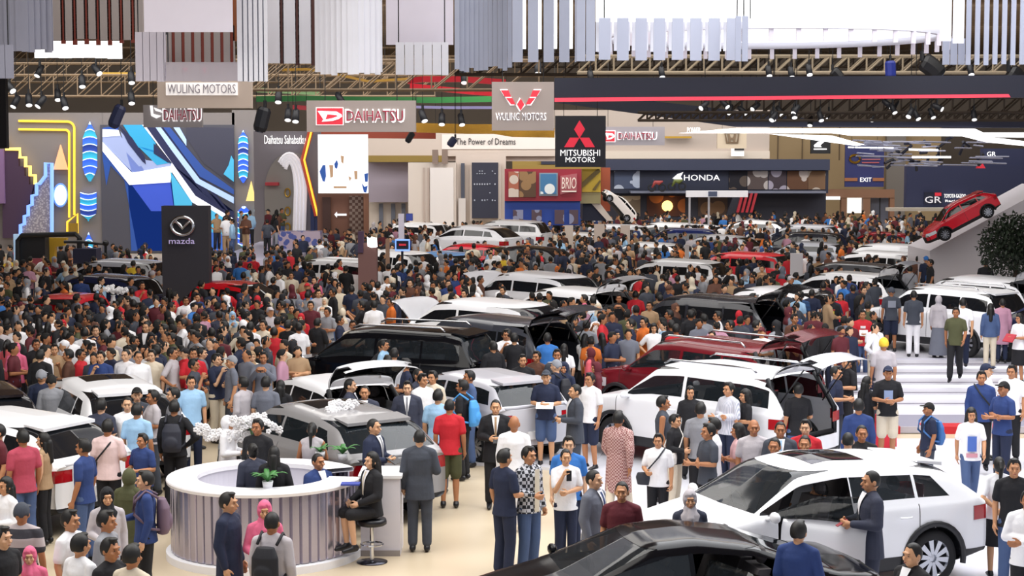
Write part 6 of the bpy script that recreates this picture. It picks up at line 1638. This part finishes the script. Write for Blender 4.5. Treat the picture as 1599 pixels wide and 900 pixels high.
def held(lab_start, name, label, cat, sz, col, dz=1.13, dy=-.33, tilt=0, emit=0):
    o = next(v for k, v in OBY.items() if k.startswith(lab_start)); mw = Matrix.Translation(o.location) @ Matrix.Rotation(o.rotation_euler.z, 4, 'Z') @ Matrix.Diagonal((*o.scale, 1))
    b = MB().box((-sz[0] / 2, -sz[1] / 2, -sz[2] / 2), (sz[0] / 2, sz[1] / 2, sz[2] / 2)); ob = link(name, b.mesh(name), mat('held_' + col, col, .35), None, mw @ Vector((0, dy, dz)))
    ob.rotation_euler = (R(tilt), 0, o.rotation_euler.z); bv = ob.modifiers.new('b', 'BEVEL'); bv.width = min(sz) * .3; bv.segments = 2; tag(ob, label, cat)
held('stout person', 'paper_sheet', 'white sheet of paper held by the stout person in the navy polo', 'paper', (.30, .003, .21), 'f4f4f6', tilt=-65)
held('person in a black suit reading', 'smartphone', 'dark phone held by the person in black suit', 'phone', (.075, .01, .15), '1a1a20', tilt=-50)
held('person in a dark grey suit holding', 'smartphone', 'dark phone held by the dark grey suit beside the navy polo', 'phone', (.075, .01, .15), '1a1a20', tilt=-50)
held('tall person in a blue grey suit', 'smartphone', 'red phone held at the open driver door', 'phone', (.075, .01, .15), '8f2c34', tilt=-60)
held('person in a navy suit holding a black tablet', 'tablet', 'black tablet held beside the silver crossover', 'tablet', (.25, .012, .18), '16161c', tilt=-60)
held('person in a grey top holding up', 'smartphone', 'dark phone held up for a picture behind the white car door', 'phone', (.15, .012, .075), '22222a', dz=1.38, dy=-.38)
held('woman in a white tee holding', 'smartphone', 'black phone held to the face of the woman in white', 'phone', (.07, .012, .14), '1a1a20', dz=1.36, dy=-.24)
held('person in a bright red top', 'paper_sheet', 'white papers held against the bright red top', 'paper', (.2, .004, .15), 'eeeef2', dz=1.18, dy=-.30, tilt=-30)
held('woman in white holding a red', 'folder', 'red folder held by the woman in white at the right edge', 'folder', (.30, .03, .22), 'b02336', dz=1.13, dy=-.33, tilt=-40)
# prints and badges lie on the clothes: small patches just proud of the cloth
def patch(lab_start, col, x0, z0, x1, z1, back=False, name='print'):
    o = next(v for k, v in OBY.items() if k.startswith(lab_start)); s = 1 if back else -1; vs = []; n = 6
    for i in range(n + 1):
        x = x0 + (x1 - x0) * i / n
        for z in (z0, z1): vs.append((x, s * (.150 - 1.3 * x * x + (.004 if z > 1.3 else .0)), z))
    b = MB().add(vs, [(2 * i, 2 * i + 2, 2 * i + 3, 2 * i + 1) for i in range(n)]); link(name, b.mesh(name), mat('print_' + col, col, .7), o)
patch('woman in a white tee with blue', '4a6ab8', -.08, 1.0, .08, 1.25); patch('person in a black printed', '8fa2c8', -.08, 1.12, .07, 1.3); patch('person in a black jacket with yellow', 'd9c23a', -.08, 1.18, .08, 1.27, True)
patch('person in a black jacket with yellow', 'b8453a', -.10, 1.29, .10, 1.32, True); patch('person in a black polo with a name', 'e8e8ec', .05, 1.28, .12, 1.31); patch('person in a bright red top', 'f0e8ea', -.06, 1.27, .06, 1.33)
patch('woman in a white tee with blue', 'c98f9c', -.10, .90, .10, .97); patch('person in a printed dark', '8a8f9c', -.10, 1.18, .10, 1.36, True)

patch('person with glasses in an open', 'd8cdb8', -.045, .86, .045, 1.42)
# tree at the right edge
tp = at_d(1585, 440, 54); tr = empty('tree', (tp.x, 54, .27), 0, 'dark leafy tree cut by the right picture edge', 'tree')
MB().tube([(tp.x, 54, .27), (tp.x + .05, 54, 1.2), (tp.x, 54, 2.4)], [.12, .10, .07], 10).build('trunk', mat('bark', '4a3b30', .9, noise=.3), tr, True)
g = random.Random(5); lf = MB(); cc = at_d(1585, 385, 54)
for i in range(4200):
    u = Vector((g.gauss(0, 1), g.gauss(0, 1), g.gauss(0, 1))).normalized() * (g.random() ** .4); c = cc + Vector((u.x * 1.12, u.y * 1.0, u.z * 1.02)); a = Vector((g.gauss(0, 1), g.gauss(0, 1), g.gauss(0, 1))).normalized(); bb = a.cross(Vector((g.random(), g.random(), 1))).normalized()
    lf.add([c, c + a * .07 + bb * .035, c + a * .15, c + a * .07 - bb * .035], [(0, 1, 2, 3)])
o = lf.build('foliage', mat('tree_leaf', '1d2a18', .6, noise=.4, nscale=4), tr); o['kind'] = 'stuff'
# ------------------------------------------------------------------ the middle crowd: one entry per person read from the photo
# x, y of the head top, colour of the top, hair, facing letter (F us, B away, L left, R right)
MID = """
15,400yTsF 208,407yTsB 235,398cTlF 360,390nTsB 345,408rTsL 387,392bTsB 396,398rTsB 375,407uTsB 395,420wTsL 380,425kTsB 12,428tTsF 30,435kLsB
205,450gLsB 222,440rTsF 40,487wTsB 52,497kLlB 157,465nLsL 180,470rTsF 187,487mTsR 208,468kLsB 290,463wTsF 309,458bTsF 268,472wLsR 342,485sTeB 363,487cLjlF 322,487tTsR
10,498zTsB 75,503kLlB 137,492kTsL 103,517wTsB 122,512wTsB 190,500kLsB 228,503kJeF 236,520kLjkF 256,506dTsL 285,498wLsL 350,502nTsL 376,506kLlB 391,503wTsB
12,530iTtB 25,536pLjpF 50,530kLsF 63,546kJsB 85,537tTsF 106,545zTsL 126,545rLsR 144,536wLsR 157,548bTsF 175,523hTsB 196,545wLeF 215,548wLeF 237,546cTsF 258,542hTsR 286,543rTsF 312,543xTsR
98,500rTjrF 165,520mTsL 150,508nTsF 300,515dTsL 330,512gTsB 268,520vTsL 210,525kTsR 240,540nTsL
425,390uTsB 437,388nTsB 420,413wTsL 437,418cTsB 455,425cTsF 427,433kTsB 512,412kTsB 524,410cTsB 530,405rTsR 540,415kLsB 491,432pTsF
607,412wTsB 620,413bTsB 641,412bTsB 649,406lTsB 660,398wTsF 696,396gTsB 712,403kTsB 736,404gTsL 766,395wTsF 786,397yTsB 590,440wTsB
470,442rTcrF 445,452kTsB 481,455gTsB 497,452hTsF 507,465wLjcF 518,450kLsL 549,446nTsB 577,444kJsB 600,468wTsB 615,465oTsL 613,442mTsL 640,436zTsF 653,434kTsB 676,440cTsF 700,437bTsF 725,452tTsF 761,430zTsR 790,447dTsF
402,462rTjrB 419,476kTsF 440,470tTsL 470,490rTjrF 511,480gTsF 535,482hLjcB 531,493nTsR 551,500cTsF 496,497kJsB 450,500kTsB 466,504wTsB 411,500cTsF 600,531kTsR 626,524lLsR 758,506tLjcF 788,515wTsF 770,533kJsB 795,520kTsB
570,470kTsL 660,455gTsB 485,470mTsF 455,475vTsF
813,402kTsB 845,420kTsL 870,416oTjoF 888,420wTsB 916,402nTsB 935,400kTsF 972,402gTsB 1040,430nTsB 1058,430kTsB 1076,433hTsF 1098,428gTsL 1130,440kTsB 1166,404nTsB 1190,414tTsF
961,452rTsB 912,460pTsL 946,464wTsB 977,460kTsF 991,478gLjgF 1001,470tTsF 1013,470nLjnF 1031,460kTsB 1070,455wTsF 1093,466rTsB 1111,470wTsB 1121,486wTsL 1136,463bTsB 1157,485rLjrB 1176,458wTsR 1191,465xTsB 1045,484mTsL 1078,484kTsB 1182,500kTsR
898,493kTsF 916,500gTsB 886,505vTsB 937,486wTsF 964,515bLjnF 985,498nTsL 1021,505wToF 1041,500kTsB 1056,506rTsB 998,496oTsL
826,510wTsB 855,520uTsB 881,537wTlB 902,520wTlB 838,548zTsF 936,520nTlB 957,540iTjmL 931,566mLjmL 870,545dTsF 881,566nLjnF 1100,490gTsB 1140,500kTsL
1206,458nTsB 1226,450dTsB 1268,452nTsB 1241,490zTsF 1286,440kLsB 1325,446nTsB 1353,440dTsR 1378,420wTsB 1401,415kTsB 1421,415gTsB 1446,400nTcuB 1453,405kTsL 1463,390wTsB 1485,383kTsB 1500,378bTsB 1511,378xTsB 1541,420zTsF 1540,405kTsB
"""
COLN = dict(k='black', n='navy', b='blue', u='bright blue', l='light blue', w='white', c='cream', g='grey', d='charcoal', r='red', p='pink', o='orange', y='yellow', m='maroon', t='tan', v='olive', h='pale grey', x='blue grey', s='slate', z='brown', i='rose')
HN = {'s': 'short dark hair', 'e': 'neat dark hair', 'l': 'long dark hair', 't': 'a ponytail', 'o': 'chin-length hair', 'c': 'a cap', 'j': 'a headscarf', '0': 'a bald head'}
FN = dict(F='facing us', B='back turned', L='facing left', R='facing right')
MARKS = [(288, 390, 'the charcoal sign tower'), (574, 415, 'the brown sign tower'), (95, 480, 'the red hatchback'), (372, 460, 'the red crossover'), (165, 445, 'the dark blue people carrier'), (170, 600, 'the sunroof crossover'),
         (610, 530, 'the black people carrier'), (665, 478, 'the raised white bonnet'), (755, 475, 'the raised-bonnet off-roader'), (842, 445, 'the bonnet near the centre'), (1060, 412, 'the red-striped white car'),
         (1085, 462, 'the long dark car'), (1120, 550, 'the dark red off-roader'), (905, 215, 'the black diamond sign'), (1390, 385, 'the off-roader by the ramp'), (1325, 432, 'the white car left of the ramp'), (1245, 420, 'the blank white board'),
         (1510, 340, 'the red tilted car'), (1480, 470, 'the terrace off-roader'), (525, 410, 'the white people carrier'), (177, 478, 'the white orchids'), (925, 430, 'the raised tailgate at centre'), (1580, 380, 'the tree'), (440, 340, 'the white arch'),
         (690, 395, 'the light blue car'), (629, 383, 'the framed screen'), (250, 240, 'the large screen'), (1215, 450, 'the low-roofed white car'), (998, 540, 'the thin red pole')]
import re as _re
ment = []
for tok in MID.split():
    m = _re.match(r'(\d+),(\d+)([a-z])([TLJ])([a-z0])([a-z]?)([FBLR])$', tok)
    x, y, col, tp_, hr, hc, fc = m.groups(); ment.append((int(x), int(y), col, tp_, hr, hc, fc))
def rel(x, y, mx, my):
    dx, dy = x - mx, y - my
    if abs(dx) < 22: return 'in front of' if dy > 0 else 'just behind'
    if abs(dx) > abs(dy) * 1.6: return ('left of' if dx < 0 else 'right of') if abs(dx) < 110 else ('well left of' if dx < 0 else 'well right of')
    return ('in front and left of' if dx < 0 else 'in front and right of') if dy > 0 else ('behind and left of' if dx < 0 else 'behind and right of')
def mk_label(t, k):
    x, y, col, tp_, hr, hc, fc = t
    ms = sorted(MARKS, key=lambda q: (q[0] - x) ** 2 + ((q[1] - y) * 1.5) ** 2)
    g_ = {'T': 'top', 'L': 'long sleeves', 'J': 'suit'}[tp_]
    h_ = HN[hr] if not hc else HN[hr].replace('a ', f'a {COLN[hc]} ' if COLN[hc][0] not in 'aeiou' else f'an {COLN[hc]} ')
    base = f'person in {COLN[col]} {g_}'
    if hr == 'j': return f'person in {COLN[col]} with {COLN[hc]} headscarf' + (f', {FN[fc]}' if k >= 1 else '') + f', {rel(x, y, ms[0][0], ms[0][1])} {ms[0][2]}'
    if k == 0 and hr not in 'se': base += f' and {h_}'
    ex = f' {FN[fc]}' if k >= 1 else ''
    ex += ' with ' + h_ if k >= 2 else ''
    return f'{base}{ex}, {rel(x, y, ms[0][0], ms[0][1])} {ms[0][2]}'
from collections import Counter as _Ctr
labs = [mk_label(t, 0) for t in ment]; lev = [0] * len(ment)
for k in (1, 2):
    cn_ = _Ctr(labs)
    for i, t in enumerate(ment):
        if cn_[labs[i]] > 1: labs[i] = mk_label(t, k)
cn_ = _Ctr(labs)
for i, t in enumerate(ment):
    if cn_[labs[i]] > 1:
        o_ = min((u for j, u in enumerate(ment) if j != i and u[2] != t[2]), key=lambda u: (u[0] - t[0]) ** 2 + (u[1] - t[1]) ** 2)
        labs[i] = f'person in {COLN[t[2]]}, {FN[t[6]]}, {rel(t[0], t[1], o_[0], o_[1])} one in {COLN[o_[2]]} near {min(MARKS, key=lambda q: (q[0] - t[0]) ** 2 + ((q[1] - t[1]) * 1.5) ** 2)[2]}'
cn_ = _Ctr(labs)
def inside_car(x, y, pad=.22):
    for cx_, cy_, an, L_, W_, kd in CARS:
        dx, dy = x - cx_, y - cy_; u = dx * math.cos(an) + dy * math.sin(an); v = -dx * math.sin(an) + dy * math.cos(an)
        if abs(u) < L_ / 2 + pad and abs(v) < W_ + pad: return True
    return False
poses_b = ['stand', 'relax', 'phone', 'stand', 'carry', 'relax', 'cross', 'akimbo', 'chin', 'photo']
for i, (x, y, col, tp_, hr, hc, fc) in enumerate(ment):
    z0 = 0.0
    if x > 1440 and y < 420: z0 = .3
    fem = hr in 'ltoj'; 
    f_ = {'F': 0, 'B': 178, 'L': -85, 'R': 85}[fc] + PR.uniform(-30, 30)
    person(x, y, f_, tp_ + col, PR.choice(['Pk', 'Pn', 'Pa', 'Pd', 'Pn', 'Sc' if not fem else 'Dk', 'Pt']), hr + hc, PR.choice(poses_b), labs[i], fem=fem, z0=z0, size=PR.uniform(.97, 1.03), tie='-' if tp_ == 'J' and fc == 'F' else None, near=y > 500)

# ------------------------------------------------------------------ everyone further back: too many to count, one mass
def low(me, target):
    o = bpy.data.objects.new('t', me); COL.objects.link(o); m = o.modifiers.new('d', 'DECIMATE'); m.ratio = min(1, target / max(1, 2 * len(me.polygons)))
    bpy.context.view_layer.update(); r = bpy.data.meshes.new_from_object(o.evaluated_get(bpy.context.evaluated_depsgraph_get())); bpy.data.objects.remove(o)
    r.calc_loop_triangles(); n = len(r.vertices); co = np.empty(n * 3, np.float32); r.vertices.foreach_get('co', co)
    t = np.empty(len(r.loop_triangles) * 3, np.int32); r.loop_triangles.foreach_get('vertices', t); bpy.data.meshes.remove(r)
    return co.reshape(-1, 3), t.reshape(-1, 3)
LP = []
for ps in ('stand', 'phone', 'relax', 'cross', 'akimbo'):
    LP.append(dict(skin=low(body_mesh(ps), 380), T=low(top_mesh(ps, 'tee'), 150), L=low(top_mesh(ps, 'long'), 170), B=low(bottom_mesh(ps, 'trousers'), 80)))
LH = {k: low(hair_mesh(k), 90) for k in ('short', 'neat', 'long', 'hijab', 'cap')}
CR = random.Random(77)
vsA, tsA, clA = [], [], []; nv = 0; taken = [(q[0], q[1]) for q in PEOPLE]
GRID = {}
def put(x, y): GRID.setdefault((int(x // 1.2), int(y // 1.2)), []).append((x, y))
for q_ in taken: put(*q_)
def too_close(x, y, r):
    i, j = int(x // 1.2), int(y // 1.2)
    return any((x - a) ** 2 + (y - b) ** 2 < r * r for u in (-1, 0, 1) for v in (-1, 0, 1) for a, b in GRID.get((i + u, j + v), ()))
def addp(x, y, z0, topc):
    global nv
    lp = CR.choice(LP); a = CR.uniform(0, 6.283); ca, sa = math.cos(a), math.sin(a); k = CR.uniform(.92, 1.04)
    hk = CR.choices(['short', 'neat', 'long', 'hijab', 'cap'], [8, 4, 3, 2, 1])[0]
    sl = 'T' if CR.random() < .6 else 'L'
    hc = srgb('0f0d0d') if hk not in ('hijab', 'cap') else srgb(CC[CR.choice('cwkkzhgnmcx')])
    for (co, t), c in ((lp['skin'], srgb(CR.choice(SKINS))), (lp[sl], srgb(topc)), (lp['B'], srgb(CC[CR.choice('kknndagt')])), (LH[hk], hc)):
        q = co * k; w_ = np.empty_like(q); w_[:, 0] = q[:, 0] * ca - q[:, 1] * sa + x; w_[:, 1] = q[:, 0] * sa + q[:, 1] * ca + y; w_[:, 2] = q[:, 2] + z0
        vsA.append(w_); tsA.append(t + nv); nv += len(q); clA.append(np.tile(np.array(c, np.float32), (len(q), 1)))
PAL = 'kkkkkkkkkknnnnnnddddddwwwwccggbrrmmmtthxxsszzzvvluoq'
def lane(x, y):   # places where nobody stands in the photo
    px_ = IW / 2 + F_PX * (x / y) ; 
    return px_
count = 0
def fill(n, y0, y1, x0f, x1f, rmin, cond=None, z=0.0):
    """n tries of spots between depths y0..y1 and picture columns x0..x1"""
    global count
    for _ in range(n):
        u = CR.random(); y = math.sqrt(y0 * y0 + (y1 * y1 - y0 * y0) * u); px_ = CR.uniform(x0f, x1f); x = (px_ - IW / 2) / F_PX * y
        if cond and not cond(px_, y): continue
        if inside_car(x, y, .25) or too_close(x, y, rmin): continue
        put(x, y); addp(x, y, z, CC[CR.choice(PAL)]); count += 1
def c1(px_, y):
    if 228 < px_ < 345 and 51 < y < 53.2: return False
    if 550 < px_ < 600 and 53 < y < 55.4: return False
    if px_ > 1370 and 34 < y < 52: return False
    if px_ > 1480 and y > 52: return False
    if 570 < px_ < 800 and y > 96: return False
    if 335 < px_ < 455 and y > 71.5: return False
    if px_ > 1370 and y < 56.5: return False
    if px_ < 170 and 65 < y < 69: return False
    return True
fill(900, 33, 46, -30, 470, .48, lambda p, y: c1(p, y) and y > 33.5)
fill(260, 36, 47, 740, 985, .55, c1); fill(200, 38, 48, 960, 1400, .6, c1)
fill(500, 46, 60, -40, 1640, .6, c1)
fill(1500, 46, 72, -40, 1640, .62, c1)
fill(2600, 72, 88, 430, 1650, .85, lambda p, y: c1(p, y) and not (p < 500 and y > 78))
fill(1200, 88, 97, 560, 1650, .95, c1)
fill(1500, 97, 108, 720, 1480, 1.05, lambda p, y: not (780 < p < 910 and y < 96) and c1(p, y))
fill(80, 72.5, 85, 338, 450, 1.2, None, 1.0)
print('CROWD', count, 'tris', sum(len(t) for t in tsA))
va = np.concatenate(vsA); ta = np.concatenate(tsA); ca_ = np.concatenate(clA)
me = bpy.data.meshes.new('crowd'); me.vertices.add(len(va)); me.vertices.foreach_set('co', va.ravel()); me.loops.add(ta.size); me.loops.foreach_set('vertex_index', ta.ravel().astype(np.int32))
me.polygons.add(len(ta)); me.polygons.foreach_set('loop_start', np.arange(0, ta.size, 3, dtype=np.int32)); me.polygons.foreach_set('loop_total', np.full(len(ta), 3, np.int32)); me.update(calc_edges=True)
me.polygons.foreach_set('use_smooth', [True] * len(ta))
at = me.color_attributes.new('cloth_colour', 'FLOAT_COLOR', 'POINT'); at.data.foreach_set('color', ca_.ravel())
mm = bpy.data.materials.new('crowd_clothes'); mm.use_nodes = True; an_ = mm.node_tree.nodes.new('ShaderNodeAttribute'); an_.attribute_name = 'cloth_colour'; mm.node_tree.links.new(an_.outputs['Color'], mm.node_tree.nodes['Principled BSDF'].inputs['Base Color']); mm.node_tree.nodes['Principled BSDF'].inputs['Roughness'].default_value = .8
o = link('crowd', me, mm); tag(o, 'dense crowd of visitors filling the floor between the far cars and booths', 'crowd', None, 'stuff')
